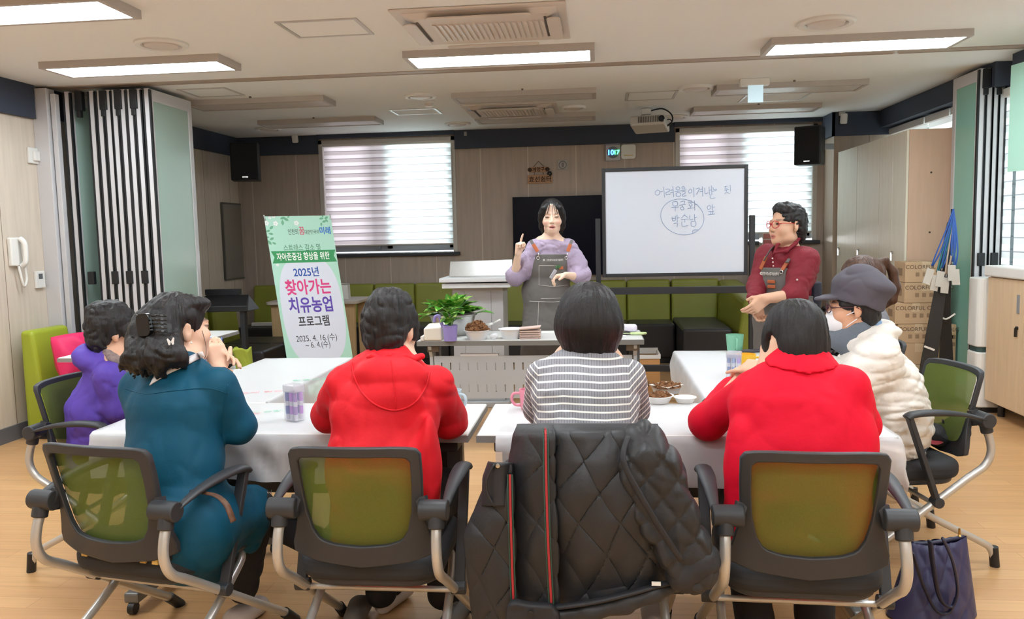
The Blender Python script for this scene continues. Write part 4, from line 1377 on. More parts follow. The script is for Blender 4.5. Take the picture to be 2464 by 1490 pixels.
pk = pillow((-3.80, 5.55, .60), .36, .16, .34, Vector((.35, .94, 0)), Vector((.90, -.33, .25)), Vector((-.25, .05, .97)))
tag(pk.build('tote_bag', mat('hot_pink_fabric', (226, 40, 100), .6, bump=.15, bscale=90), smooth='all'), 'hot pink bag leaning on the bright lime bench at the left', 'bag')
pk = pillow((-3.52, 5.50, .57), .40, .24, .30, Vector((.3, .95, 0)), Vector((.95, -.3, 0)), Z3, wr_=.03)
tag(pk.build('folded_coat', mat('black_coat', (34, 34, 40), .7, bump=.2, bscale=60), smooth='all'), 'bundled black coat between the pink bag and the purple jacket', 'coat')

# ================================================================== banner on its stand
BY = 6.72
b0, b1 = Py(635, 521, BY), Py(795, 517, BY)
_yw, _ln = math.radians(23), math.radians(5)
ux = Vector((math.cos(_yw), math.sin(_yw), 0))
uy = Vector((-math.sin(_ln) * math.sin(_yw), math.sin(_ln) * math.cos(_yw), math.cos(_ln)))
nrm = ux.cross(uy)
_d = ray(795, 517)
nrm = nrm.normalized()
BW = (_d * ((b0 - Vector((0, 0, CAMZ))).dot(nrm) / _d.dot(nrm)) + Vector((0, 0, CAMZ)) - b0).dot(ux)
org = b0 + ux * BW / 2
uy = (uy - ux * .105).normalized()          # the sheet hangs a little askew on its poles
BH = (org.z - .06) / uy.z
a = thing('banner_stand', (org.x - uy.x * BH, BY, 0), 'mint green event banner on a stand, tilted, with Korean lettering', 'banner')
M_bmint = mat('banner_mint', (176, 222, 204), .55)
b = MB(); q = org - uy * BH / 2
b.obox(q, (BW / 2, BH / 2, .0012), ux, uy, nrm); sheet = b.build('banner_sheet', M_bmint, a)


def bp(u, v, d=.0022):
    """point on the sheet: u from the centre in half widths, v metres below the top edge"""
    return org + ux * (u * BW / 2) - uy * v + nrm * d


S = BH / 1.62


def px2uv(px, py):
    d = ray(px, py)
    t = (org - Vector((0, 0, CAMZ))).dot(nrm) / d.dot(nrm)
    h = Vector((0, 0, CAMZ)) + d * t - org
    c_ = ux.dot(uy)
    bb_ = (h.dot(uy) - c_ * h.dot(ux)) / (1 - c_ * c_)
    return (h.dot(ux) - c_ * bb_) / (BW / 2), -bb_


# pale oval
u0, v0 = px2uv(668, 690); u1, _ = px2uv(830, 740); _, vt = px2uv(735, 622); _, vb = px2uv(770, 861)
ou, ov, ohw, oh = 0.02, (vt + vb) / 2 + .02, (u1 - u0) / 2 * BW / 2 * .97, (vb - vt) / 2 + .03
b = MB(); poly = []
for k in range(56):
    t = 2 * PI * k / 56
    cx_ = math.copysign(abs(math.cos(t)) ** .62, math.cos(t)); cz_ = math.copysign(abs(math.sin(t)) ** .8, math.sin(t))
    poly.append((ou * BW / 2 + ohw * cx_, -ov + oh * cz_))
b.prism(poly, org + nrm * .0014, ux, uy, .0006); b.build('pale_oval', mat('banner_pale', (218, 224, 238), .55), sheet)
# ribbon
_, rt = px2uv(730, 603); _, rb = px2uv(730, 632)
b = MB(); b.prism([(-.96 * BW / 2, -rt), (-.88 * BW / 2, -(rt + rb) / 2), (-.96 * BW / 2, -rb), (.98 * BW / 2, -rb), (.91 * BW / 2, -(rt + rb) / 2), (.98 * BW / 2, -rt)], org + nrm * .0016, ux, uy, .0006)
M_rib = mat('banner_green', (52, 150, 92), .55)
b.build('ribbon', M_rib, sheet)
TXT = [('스트레스 감소 및', 728, 602, 15.5, 89, (74, 128, 98), .0), ('자아존중감 향상을 위한', 731, 624, 18, 127, (244, 250, 246), .0012), ('2025년', 738, 664, 23, 61, (40, 84, 168), .0018),
       ('찾아가는', 744, 705, 35, 110, (222, 66, 136), .0036), ('치유농업', 750, 748, 36, 105, (96, 70, 176), .0036), ('프로그램', 757, 783, 25, 74, (50, 50, 56), .002),
       ('2025. 4. 16.(수)', 763, 820, 18, 98, (58, 60, 66), .0), ('~ 6. 4.(수)', 766, 836, 18, 59, (58, 60, 66), .0),
       ('인천의', 706, 564, 14, 24, (60, 64, 66), 0), ('꿈', 727, 563, 19, 13, (216, 70, 110), .0008), ('대한민국의', 751, 563, 11, 34, (60, 64, 66), 0), ('미래', 783, 562, 17, 26, (34, 110, 200), .0014)]


def on_banner(px, py):
    u, v = px2uv(px, py)
    return org + ux * (u * BW / 2) - uy * v


for t, px, py, hpx, wpx, rgb, bo in TXT:
    u, v = px2uv(px, py)
    ww = (on_banner(px + wpx / 2, py) - on_banner(px - wpx / 2, py)).dot(ux)
    hh = (on_banner(px, py - 10) - on_banner(px, py + 10)).z / uy.z / 20
    lettering('writing', t, mat('print_%d_%d_%d' % rgb, rgb, .6), bp(u, v), ux, uy, hpx * hh * 1.12, sheet, bo, width=ww)
pxm = (on_banner(728, 540) - on_banner(718, 540)).dot(ux) / 10
b = MB()
for (px, py, ang, L) in ((680, 525, 200, 14), (688, 528, -30, 15), (680, 536, -95, 14), (694, 521, 60, 10), (653, 548, 40, 13), (645, 556, 200, 12), (652, 563, -10, 12), (643, 571, 170, 10), (654, 575, 30, 13), (649, 584, -60, 14), (660, 586, -25, 11), (640, 577, 100, 8),
                          (773, 526, 190, 12), (780, 533, 200, 12), (773, 540, -100, 10), (785, 524, 30, 12), (786, 531, -60, 10), (776, 520, 90, 8)):
    u, v = px2uv(px, py); t = math.radians(ang); dx, dz = math.cos(t), math.sin(t); L2 = L * pxm
    cx_, cz_ = u * BW / 2, -v
    pl = [(cx_ + dx * L2 * s - dz * L2 * .26 * w, cz_ + dz * L2 * s + dx * L2 * .26 * w) for s, w in ((-.5, 0), (-.2, -.8), (.15, -.9), (.5, 0), (.15, .9), (-.2, .8))]
    pl = [(max(-BW / 2, min(BW / 2, x)), min(0, z)) for x, z in pl]
    b.prism(pl, org + nrm * .0014, ux, uy, .0005)
b.build('leaf_print', mat('banner_leaf', (112, 176, 142), .6), sheet)
b = MB()
for (px, py, r) in ((663, 538, 5), (641, 537, 5), (713, 537, 5), (658, 521, 3.5), (668, 638, 3), (649, 524, 3)):
    u, v = px2uv(px, py)
    for k in range(5):
        t = 2 * PI * k / 5; cx_, cz_ = u * BW / 2 + r * .75 * pxm * math.cos(t), -v + r * .75 * pxm * math.sin(t)
        b.prism([(max(-BW / 2, cx_ + r * .5 * pxm * math.cos(q)), min(0, cz_ + r * .5 * pxm * math.sin(q))) for q in [2 * PI * i / 8 for i in range(8)]], org + nrm * .0014, ux, uy, .0005)
b.build('flower_print', mat('banner_flower', (236, 236, 236), .6), sheet)
for s in (-1, 1):
    b = MB(); b.tube([bp(s * .995, 0, -.004) + uy * .012, bp(s * .99, .02, .006), bp(s * .97, .035, .004)], .006, 8); b.build('corner_hook', M_steel, a, smooth=True)
b = MB(); base = org - uy * BH
for s in (-1, 1): b.tube([bp(s * .98, .0, -.006), bp(0, BH * .45, -.05), bp(-s * .9, BH * .98, -.012)], .006, 8)
b.build('cross_poles', M_blackm, a, smooth=True)
b = MB(); b.tube([bp(0, BH * .45, -.05), (org.x - uy.x * BH + .05, BY + .45, .012)], .008, 8); b.build('rear_leg', M_blackm, a, smooth=True)
b = MB(); b.box((base.x - BW / 2, base.y - .03, 0), (base.x + BW / 2, base.y + .03, .06)); b.build('base_bar', M_steel, a)

# ================================================================== stacked boxes, easel and lanyards by the lockers
M_kraft = mat('kraft_carton', (196, 166, 132), .75, var=.05, vscale=6)
M_print = mat('carton_print', (96, 80, 66), .8)


def carton(x0, x1, y0, y1, z0, z1, label, text=None, grp='cartons stacked beside the tall locker'):
    a = thing('cardboard_box', ((x0 + x1) / 2, (y0 + y1) / 2, z0), label, 'box', group=grp)
    b = MB(); b.box((x0, y0, z0), (x1, y1, z1)); b.build('carton', M_kraft, a, bevel=.003)
    b = MB(); b.box(((x0 + x1) / 2 - .03, y0 - .0006, z1 - .07), ((x0 + x1) / 2 + .03, y1, z1 + .0006)); b.build('tape', mat('carton_tape', (208, 184, 150), .4), a)
    if text:
        lettering('printed_name', text, M_print, ((x0 + x1) / 2 + .03, y0 - .001, z1 - .055), X3, Z3, .045, a)
        for r in range(2):
            for k in range(4):
                xx, zz = x0 + (x1 - x0) * (.3 + .17 * k), z1 - .10 - .06 * r
                if zz - .02 > z0:
                    b = MB(); b.box((xx - .014, y0 - .0012, zz - .016), (xx + .014, y0, zz + .016)); b.build('care_mark', mat('carton_print_light', (150, 124, 98), .8), a)
    b = MB(); b.box((x0 - .0012, (y0 + y1) / 2 - .06, (z0 + z1) / 2 - .03), (x0, (y0 + y1) / 2 + .04, (z0 + z1) / 2 + .03)); b.build('side_print', mat('carton_print_light', (150, 124, 98), .8), a)


YS = 6.78
q = [Py(2195, y, YS).z for y in (600, 655, 700, 745, 790, 835, 905)]
x0 = Py(2212, 700, YS).x
zs = [0, .27, .44, .60, .755, .91, 1.06, 1.21]
zs = [0, .30, .475, .63, .80, .965, 1.13]
tl = ('bottom carton of the stack beside the tall locker', 'second carton from the floor in the stack by the locker', 'third carton from the floor in the stack by the locker', 'wide carton sticking out in the middle of the stack', 'second carton from the top of the stack by the locker', 'topmost carton of the stack by the locker')
for i in range(6):
    dx = (-.02, .0, -.005, -.03, .04, .04)[i]
    carton(2.42 + dx, 2.74 + dx, YS, YS + .24, zs[i], zs[i + 1] - .002, tl[i], 'COLORFUL CUCO' if i in (3, 4, 5, 2) else None)
carton(2.765, 2.873, YS + .02, YS + .24, 0, .62, 'tall narrow carton standing right of the carton stack', 'COLOR')
# easel of black panels with bundles of name tags
a = thing('display_easel', (2.6, 6.55, 0), 'black folding display easel with white ties, in front of the cartons', 'easel')
tp = Py(2290, 503, 6.5); lf = Py(2225, 905, 6.42); rt = Py(2295, 830, 6.6)
b = MB(); b.hexa([Vector((lf.x - .09, 6.40, .02)), Vector((lf.x + .05, 6.40, .02)), Vector((lf.x + .05, 6.415, .02)), Vector((lf.x - .09, 6.415, .02)), tp + Vector((-.03, -.01, -.1)), tp + Vector((.02, -.01, -.1)), tp + Vector((.02, .005, -.1)), tp + Vector((-.03, .005, -.1))]); b.build('front_panel', mat('smoked_panel', (44, 46, 48), .3), a)
b = MB(); b.hexa([Vector((2.66, 6.60, .02)), Vector((2.80, 6.60, .02)), Vector((2.80, 6.615, .02)), Vector((2.66, 6.615, .02)), Vector((2.66, 6.52, .98)), Vector((2.69, 6.52, .98)), Vector((2.69, 6.535, .98)), Vector((2.66, 6.535, .98))]); b.build('rear_panel', M_black, a)
b = MB(); b.tube([tp, Vector((2.74, 6.60, .02))], .006, 8); b.build('prop_rod', M_blackm, a, smooth=True)
q = Py(2278, 760, 6.5)
b = MB(); b.tube(smooth_path([q + Vector((-.06, 0, .01)), q + Vector((-.01, -.01, -.025)), q + Vector((.06, 0, .015))], 5), .007, 8); b.build('white_tie', M_white, a, smooth=True)
q = Py(2237, 838, 6.38)
b = MB(); b.bar(q + Vector((-.04, 0, .015)), q + Vector((.035, 0, -.015)), .006, .015); b.build('edge_clip', M_white, a)
M_strap = mat('lanyard_blue', (40, 84, 160), .6)
M_strap2 = mat('lanyard_teal', (34, 110, 120), .6)
M_strap3 = mat('lanyard_beige', (170, 150, 130), .6)
M_tag = mat('clear_tag', (204, 196, 184), .2, spec=.6, alpha=.75)
k = 0
for i, (px, py, mm, nm) in enumerate(((2243, 640, M_strap, 'dark blue'), (2256, 655, M_strap2, 'teal'), (2266, 645, M_strap, 'blue'), (2276, 660, M_strap3, 'beige'), (2290, 630, M_strap, 'navy'), (2298, 640, M_strap, 'royal blue'))):
    e = Py(px, py, 6.44 - .004 * i)
    t = thing('lanyard', tp, ('leftmost %s lanyard with clear card holder on the black easel', 'second %s lanyard from the left on the black easel', 'third %s lanyard from the left on the black easel', 'fourth %s lanyard, pale strap, hanging on the black easel', 'fifth %s lanyard from the left on the black easel', 'rightmost %s lanyard hanging on the black easel')[i] % nm, 'lanyard', group='lanyards hung on the easel')
    b = MB()
    for s in (-1, 1):
        b.tube(smooth_path([tp + Vector((0, -.03, .0)), tp.lerp(e, .35) + Vector((s * .008, -.04, -.01)), tp.lerp(e, .75) + Vector((s * .013, -.03, 0)), e + Vector((s * .004, 0, 0))], 5), .007, 6, flat=.35)
    b.build('strap', mm, t, smooth='all')
    b = MB(); b.tube([e, e - Z3 * .02], .005, 6); b.build('clip', M_chrome, t)
    b = MB(); dv = (e - tp).normalized(); b.obox(e + dv * .085, (.028, .003, .06), dv.cross(Y3).normalized(), Y3, dv); b.build('card_holder', M_tag, t)
# drawers box on the corner window ledge, shelf unit under it
p = Py(1848, 590, 9.12)
a = thing('drawer_organiser', (p.x, 9.12, 1.08), 'clear organiser with small coloured drawers by the corner window', 'drawer box')
b = MB(); b.box((p.x - .08, 9.02, 1.02), (p.x + .16, 9.2, 1.38)); b.build('case', mat('organiser_clear', (206, 200, 190), .25), a, bevel=.004)
for k, rgb in enumerate(((214, 150, 70), (206, 150, 60), (150, 70, 84), (170, 90, 90), (180, 110, 100))):
    b = MB(); b.box((p.x - .07, 9.008, 1.035 + .068 * k), (p.x + .15, 9.03, 1.09 + .068 * k)); b.build('drawer', mat('drawer_%d' % k, rgb, .35), a, bevel=.003)
a2 = thing('shelf_unit', (p.x + .02, 9.12, 0), 'pale grey low shelf under the drawer organiser at the rear right', 'shelf unit')
b = MB(); b.box((p.x - .16, 9.0, 0), (p.x - .14, 9.25, 1.0)); b.box((p.x + .24, 9.0, 0), (p.x + .26, 9.25, 1.0)); b.box((p.x - .16, 9.0, .985), (p.x + .26, 9.25, 1.019)); b.box((p.x - .14, 9.0, .6), (p.x + .24, 9.25, .62)); b.box((p.x - .14, 9.23, 0), (p.x + .24, 9.25, .985)); b.build('shelf_body', mat('shelf_grey', (198, 196, 192), .5), a2)
# fire extinguisher at the column
p = Py(1966, 770, 8.88)
a = thing('fire_extinguisher', (p.x + .05, 8.88, 0), 'red fire extinguisher on the floor in front of the corner column', 'fire extinguisher')
b = MB(); b.lathe([(0, .0), (.07, .0), (.075, .02), (.075, .40), (.06, .46), (.025, .49), (.02, .53), (0, .53)], (p.x + .05, 8.88, 0), 24); b.build('cylinder_body', mat('extinguisher_red', (176, 28, 36), .3), a, smooth=True)
b = MB(); b.bar((p.x + .05, 8.9, .54), (p.x + .05, 8.78, .58), .02, .03); b.bar((p.x + .05, 8.9, .54), (p.x + .05, 8.78, .54), .02, .015); b.build('valve_lever', M_black, a)
b = MB(); b.tube(smooth_path([(p.x + .05, 8.85, .53), (p.x + .12, 8.83, .56), (p.x + .16, 8.82, .4), (p.x + .13, 8.81, .15)], 6), .013, 8); b.build('hose', M_black, a, smooth=True)
p = Py(1985, 770, 9.018)
b = MB(); b.box((2.515, 9.1, .45), (2.52, 9.2, .62)); tag(b.build('wall_plate', M_alu), 'tall metal plate low on the corner column', 'plate')
# open carton under the whiteboard
a = thing('cardboard_box', (.43, 7.1, 0), 'open brown carton lined with white film, under the whiteboard', 'box')
bx0, bx1, bz = Py(1537, 850, 6.9).x, Py(1588, 850, 6.9).x, Py(1560, 858, 6.9).z
b = MB()
b.box((bx0 - .06, 6.9, 0), (bx1, 6.906, bz)); b.box((bx0 - .06, 7.2, 0), (bx1, 7.206, bz)); b.box((bx0 - .06, 6.906, 0), (bx0 - .054, 7.2, bz)); b.box((bx1 - .006, 6.906, 0), (bx1, 7.2, bz)); b.box((bx0 - .06, 6.9, 0), (bx1, 7.2, .006)); b.build('carton', mat('brown_carton', (190, 140, 88), .75), a)
b = MB(); b.box((bx0 - .065, 6.895, bz - .02), (bx1 + .005, 6.912, bz + .012)); b.box((bx0 - .065, 7.19, bz - .02), (bx1 + .005, 7.21, bz + .03)); b.box((bx1 - .012, 6.9, bz - .02), (bx1 + .006, 7.2, bz + .015)); b.build('liner', mat('liner_white', (218, 212, 206), .5), a)
lettering('printed_letter', 'N', M_print, (Py(1556, 922, 6.9).x, 6.899, .10), X3, Z3, .07, a)
b = MB(); b.box((bx0, 6.898, bz - .12), (bx0 + .08, 6.8995, bz - .07)); b.box((bx1 - .1, 6.898, bz - .12), (bx1 - .06, 6.8995, bz - .08)); b.build('label_print', mat('carton_print_light', (150, 124, 98), .8), a)
# cable on the floor
p = [Pz(x, y, .008) for x, y in ((1590, 872), (1602, 870), (1612, 868), (1622, 858), (1640, 853))]
b = MB(); b.tube(smooth_path(p, 5), .007, 6); a = tag(b.build('floor_cable', mat('yellow_cable', (196, 176, 90), .5), smooth='all'), 'thin yellow cable with green plug on the floor by the open carton', 'cable')
b = MB(); b.tube([p[0], p[2]], .018, 8); b.build('green_plug', mat('plug_green', (40, 120, 84), .5), a, smooth=True)
p = [Pz(x, y, .006) for x, y in ((2200, 905), (2235, 918), (2290, 922), (2330, 935))]
b = MB(); b.tube(smooth_path(p, 5), .005, 6); tag(b.build('floor_cable', MATS['yellow_cable'], smooth='all'), 'yellow cable on the floor behind the right hand green chair', 'cable')
# mint poster hanging at the right edge
p = Px(2462, 290, 2.90)
a = thing('hanging_poster', (2.9, 5.75, 2.3), 'mint green poster hanging at the right edge of the view', 'poster')
b = MB(); q0, q1 = Py(2446, 150, 5.9), Py(2446, 411, 5.9)
b.obox((2.90 + .0, 5.72, (q0.z + q1.z) / 2), (.003, .30, (q0.z - q1.z) / 2), Vector((.985, .17, 0)), Vector((-.17, .985, 0)), Z3); b.build('poster_sheet', M_bmint, a)
# ================================================================== modelling of people and cloth: blended solids turned into one skin each
from mathutils.bvhtree import BVHTree


def nrm3(v):
    return Vector(v).normalized()


_perm = rng.permutation(512)


def vnoise(p, seed=0):
    """value noise in [-1, 1] at the points p (N x 3)"""
    i = np.floor(p).astype(np.int64)
    f = p - i
    f = f * f * (3 - 2 * f)

    def h(a, b, c):
        return _perm[(_perm[(_perm[(a + seed) & 511] + b) & 511] + c) & 511] / 255.5 - 1
    r = 0
    for dx in (0, 1):
        for dy in (0, 1):
            for dz in (0, 1):
                w = (f[:, 0] if dx else 1 - f[:, 0]) * (f[:, 1] if dy else 1 - f[:, 1]) * (f[:, 2] if dz else 1 - f[:, 2])
                r = r + w * h(i[:, 0] + dx, i[:, 1] + dy, i[:, 2] + dz)
    return r


def folds(amp, sc_, seed=0, stretch=(1, 1, 1), ridged=True):
    def fn(P):
        q = P * np.array(stretch) * sc_
        w = vnoise(q * .6 + 11, seed + 5)[:, None] * .8
        n = vnoise(q + w, seed)
        if ridged:
            n = 1 - 2 * np.abs(n) ** .8
        return amp * n
    return fn


class Frame:
    """local axes: x to the person's right, y forwards, z up"""

    def __init__(s, c, fwd, up=(0, 0, 1), k=1.0):
        s.c = Vector(c)
        s.y = nrm3(fwd)
        u = Vector(up)
        s.x = s.y.cross(u).normalized()
        s.z = s.x.cross(s.y).normalized()
        s.k = k

    def __call__(s, x, y, z):
        return s.c + (s.x * x + s.y * y + s.z * z) * s.k

    def d(s, x, y, z):
        return (s.x * x + s.y * y + s.z * z).normalized()

    def R(s):
        return np.array([list(s.x), list(s.y), list(s.z)])

    def loc(s, P):
        return (P - np.array(s.c)) @ s.R().T / s.k


class Solid:
    def __init__(s):
        s.p = []

    def _add(s, lo, hi, fn, k, op):
        s.p.append((np.array(lo, float), np.array(hi, float), fn, k, op))
        return s

    def cap(s, a, b, ra, rb=None, k=.02, op='u'):
        a, b = np.array(a, float), np.array(b, float)
        rb = ra if rb is None else rb
        r = max(ra, rb)
        ba = b - a
        bb = float(ba @ ba) + 1e-12

        def fn(X, Y, Z):
            x, y, z = X - a[0], Y - a[1], Z - a[2]
            t = np.clip((x * ba[0] + y * ba[1] + z * ba[2]) / bb, 0, 1)
            return np.sqrt((x - t * ba[0]) ** 2 + (y - t * ba[1]) ** 2 + (z - t * ba[2]) ** 2) - (ra + (rb - ra) * t)
        return s._add(np.minimum(a, b) - r, np.maximum(a, b) + r, fn, k, op)

    def chain(s, pts, rs, k=.02, op='u'):
        for i in range(len(pts) - 1):
            s.cap(pts[i], pts[i + 1], rs[i], rs[i + 1], k, op)
        return s

    def ell(s, c, r, R=None, k=.02, op='u'):
        c = np.array(c, float)
        r = np.array(r, float)
        R = np.eye(3) if R is None else R
        ext = np.sqrt(((R.T * r) ** 2).sum(1))

        def fn(X, Y, Z):
            x, y, z = X - c[0], Y - c[1], Z - c[2]
            q = [(R[i, 0] * x + R[i, 1] * y + R[i, 2] * z) for i in range(3)]
            k0 = np.sqrt(sum((q[i] / r[i]) ** 2 for i in range(3)))
            k1 = np.sqrt(sum((q[i] / r[i] ** 2) ** 2 for i in range(3))) + 1e-9
            return k0 * (k0 - 1) / k1
        return s._add(c - ext, c + ext, fn, k, op)

    def box(s, c, h, R=None, rd=.01, k=.01, op='u'):
        c = np.array(c, float)
        h = np.array(h, float) - rd
        R = np.eye(3) if R is None else R
        ext = np.abs(R.T) @ (h + rd)

        def fn(X, Y, Z):
            x, y, z = X - c[0], Y - c[1], Z - c[2]
            q = [np.abs(R[i, 0] * x + R[i, 1] * y + R[i, 2] * z) - h[i] for i in range(3)]
            return np.sqrt(sum(np.maximum(v, 0) ** 2 for v in q)) + np.minimum(np.maximum(q[0], np.maximum(q[1], q[2])), 0) - rd
        return s._add(c - ext, c + ext, fn, k, op)

    def ecap(s, a, b, ra, rb, right, k=.03, op='u'):
        """tapering body segment with elliptic section; ra, rb = (half width along right, half depth)"""
        a, b = np.array(a, float), np.array(b, float)
        w = b - a
        L = np.linalg.norm(w)
        w = w / L
        x_ = np.array(right, float)
        x_ = x_ - w * (x_ @ w)
        x_ /= np.linalg.norm(x_)
        y_ = np.cross(w, x_)
        r = max(ra[0], rb[0], ra[1], rb[1])

        def fn(X, Y, Z):
            x, y, z = X - a[0], Y - a[1], Z - a[2]
            t = x * w[0] + y * w[1] + z * w[2]
            tt = np.clip(t / L, 0, 1)
            u = (x * x_[0] + y * x_[1] + z * x_[2]) / (ra[0] + (rb[0] - ra[0]) * tt)
            rd = ra[1] + (rb[1] - ra[1]) * tt
            v = (x * y_[0] + y * y_[1] + z * y_[2]) / rd
            e = (t - tt * L) / rd
            n = np.sqrt(u * u + v * v + e * e)
            return (n - 1) * np.minimum(rd, ra[0]) * .95
        return s._add(np.minimum(a, b) - r, np.maximum(a, b) + r, fn, k, op)

    def cut(s, c, n, keep_below=True):
        """keep the half space where (p - c).n < 0"""
        c, n = np.array(c, float), np.array(n, float)
        n = n / np.linalg.norm(n)
        return s._add(c - 9, c + 9, lambda X, Y, Z: (X - c[0]) * n[0] + (Y - c[1]) * n[1] + (Z - c[2]) * n[2], 0, 'i')

    def field(s, fn, op='i'):
        return s._add(np.full(3, -99.), np.full(3, 99.), fn, 0, op)

    def mesh(s, step, disp=(), pad=.02):
        us = [p for p in s.p if p[4] == 'u']
        lo = np.min([p[0] for p in us], 0) - pad - .02
        hi = np.max([p[1] for p in us], 0) + pad + .02
        n = np.ceil((hi - lo) / step).astype(int) + 1
        ax = [lo[i] + step * np.arange(n[i]) for i in range(3)]
        ax = [a.astype(np.float32) for a in ax]
        F = np.full(n, .5, np.float32)
        for (a, b, fn, k, op) in s.p:
            m = max(k, step * 3) + .006
            i0 = np.maximum(np.floor((a - m - lo) / step).astype(int), 0)
            i1 = np.minimum(np.ceil((b + m - lo) / step).astype(int) + 1, n)
            if (i1 <= i0).any():
                continue
            sl = tuple(slice(i0[i], i1[i]) for i in range(3))
            X = ax[0][sl[0]][:, None, None]; Y = ax[1][sl[1]][None, :, None]; Z = ax[2][sl[2]][None, None, :]
            d = np.broadcast_to(fn(X, Y, Z), tuple(i1 - i0)).astype(np.float32)
            f = F[sl]
            if op == 'u':
                if k > 0:
                    h = np.maximum(k - np.abs(f - d), 0) / k
                    F[sl] = np.minimum(f, d) - h * h * k * .25
                else:
                    F[sl] = np.minimum(f, d)
            elif op == 's':
                d = -d
                if k > 0:
                    h = np.maximum(k - np.abs(f - d), 0) / k
                    F[sl] = np.maximum(f, d) + h * h * k * .25
                else:
                    F[sl] = np.maximum(f, d)
            else:
                F[sl] = np.maximum(f, d)
        if disp:
            near = np.argwhere(np.abs(F) < .035)
            P = lo + near * step
            t = sum(g(P) for g in disp)
            F[near[:, 0], near[:, 1], near[:, 2]] += t.astype(np.float32)
        return nets(F, lo, step)


def nets(F, lo, step):
    """surface nets"""
    S = F < 0
    n = np.array(F.shape)
    c = np.zeros(n - 1, np.int8)
    for dx in (0, 1):
        for dy in (0, 1):
            for dz in (0, 1):
                c += S[dx:n[0] - 1 + dx, dy:n[1] - 1 + dy, dz:n[2] - 1 + dz]
    act = np.argwhere((c > 0) & (c < 8))
    idx = np.full(n - 1, -1, np.int32)
    idx[act[:, 0], act[:, 1], act[:, 2]] = np.arange(len(act))
    acc = np.zeros((len(act), 3))
    cnt = np.zeros(len(act))
    cs = [(dx, dy, dz) for dx in (0, 1) for dy in (0, 1) for dz in (0, 1)]
    val = {q: F[act[:, 0] + q[0], act[:, 1] + q[1], act[:, 2] + q[2]] for q in cs}
    for q in cs:
        for a in range(3):
            if q[a] == 0:
                r = list(q); r[a] = 1; r = tuple(r)
                va, vb = val[q], val[r]
                m = (va < 0) != (vb < 0)
                t = va / np.where(m, va - vb, 1)
                p = np.repeat(np.array(q, float)[None], len(act), 0)
                p[:, a] += t
                acc += np.where(m[:, None], p, 0)
                cnt += m
    V = lo + (act + acc / cnt[:, None]) * step
    fs = []
    for a in range(3):
        b, c2 = (a + 1) % 3, (a + 2) % 3
        s0 = [slice(None)] * 3; s1 = [slice(None)] * 3
        s0[a] = slice(0, n[a] - 1); s1[a] = slice(1, n[a])
        d = S[tuple(s0)] != S[tuple(s1)]
        e = np.argwhere(d)
        ok = (e[:, b] > 0) & (e[:, c2] > 0) & (e[:, b] < n[b] - 1) & (e[:, c2] < n[c2] - 1)
        e = e[ok]
        inside = S[e[:, 0], e[:, 1], e[:, 2]]
        q = []
        for (db, dc) in ((0, 0), (-1, 0), (-1, -1), (0, -1)):
            g = e.copy(); g[:, b] += db; g[:, c2] += dc
            q.append(idx[g[:, 0], g[:, 1], g[:, 2]])
        q = np.stack(q, 1)
        q[~inside] = q[~inside][:, ::-1]
        fs.append(q)
    Q = np.concatenate(fs)
    Q = Q[(Q >= 0).all(1)]
    return V, Q[:, ::-1]


def relax(V, Q, it=1, lam=.5):
    n = len(V)
    for _ in range(it):
        acc = np.zeros((n, 3)); cnt = np.zeros(n)
        for i in range(4):
            a, b = Q[:, i], Q[:, (i + 1) % 4]
            for u, v in ((a, b), (b, a)):
                for k in range(3): acc[:, k] += np.bincount(u, V[v, k], n)
                cnt += np.bincount(u, minlength=n)
        V = V + lam * (acc / np.maximum(cnt, 1)[:, None] - V)
    return V


def np_mesh(name, V, Q, m, parent=None, color=None):
    me = bpy.data.meshes.new(name)
    if parent is not None:
        iv = np.array(wmat(parent).inverted())
        V2 = V @ iv[:3, :3].T + iv[:3, 3]
    else:
        V2 = V
    me.vertices.add(len(V2)); me.vertices.foreach_set('co', V2.astype(np.float32).ravel())
    me.loops.add(Q.size); me.loops.foreach_set('vertex_index', Q.astype(np.int32).ravel())
    me.polygons.add(len(Q)); me.polygons.foreach_set('loop_start', (np.arange(len(Q)) * 4).astype(np.int32))
    me.polygons.foreach_set('use_smooth', np.ones(len(Q), bool))
    me.update(calc_edges=True)
    me.validate()
    me.materials.append(m)
    if color is not None:
        at = me.attributes.new('Col', 'FLOAT_COLOR', 'POINT')
        c = np.concatenate([color, np.ones((len(color), 1))], 1)
        at.data.foreach_set('color', c.astype(np.float32).ravel())
    o = bpy.data.objects.new(name, me)
    COL.objects.link(o)
    if parent is not None:
        o.parent = parent
    return o


LAST = {}


def on(px, py, lift=.003, tree=None):
    """the point of the last grown skin seen at that pixel, lifted towards the viewer"""
    d = ray(px, py).normalized()
    o = Vector((0, 0, CAMZ))
    h = (tree or LAST['tree']).ray_cast(o, d)
    return None if h[0] is None else h[0] - d * lift


def seam(pts, r, m, name, parent, lift=.001, tree=None):
    q = [on(x, y, lift, tree) for x, y in smooth2(pts)]
    q = [p for p in q if p is not None]
    b = MB()
    b.tube(q, r, 6)
    return b.build(name, m, parent, smooth='all')


def smooth2(pts, n=6):
    return [(p.x, p.y) for p in smooth_path([Vector((x, y, 0)) for x, y in pts], n)]


def grow(S, name, m, parent, step=.006, disp=(), it=1, color=None):
    V, Q = S.mesh(step, disp)
    if it:
        V = relax(V, Q, it)
    if name in ('teal_coat', 'red_jacket', 'apron', 'burgundy_shirt', 'lilac_blouse', 'white_puffer_jacket', 'purple_jacket'):
        LAST['tree'] = BVHTree.FromPolygons(V.tolist(), Q.tolist())
    return np_mesh(name, V, Q, m, parent, None if color is None else color(V))


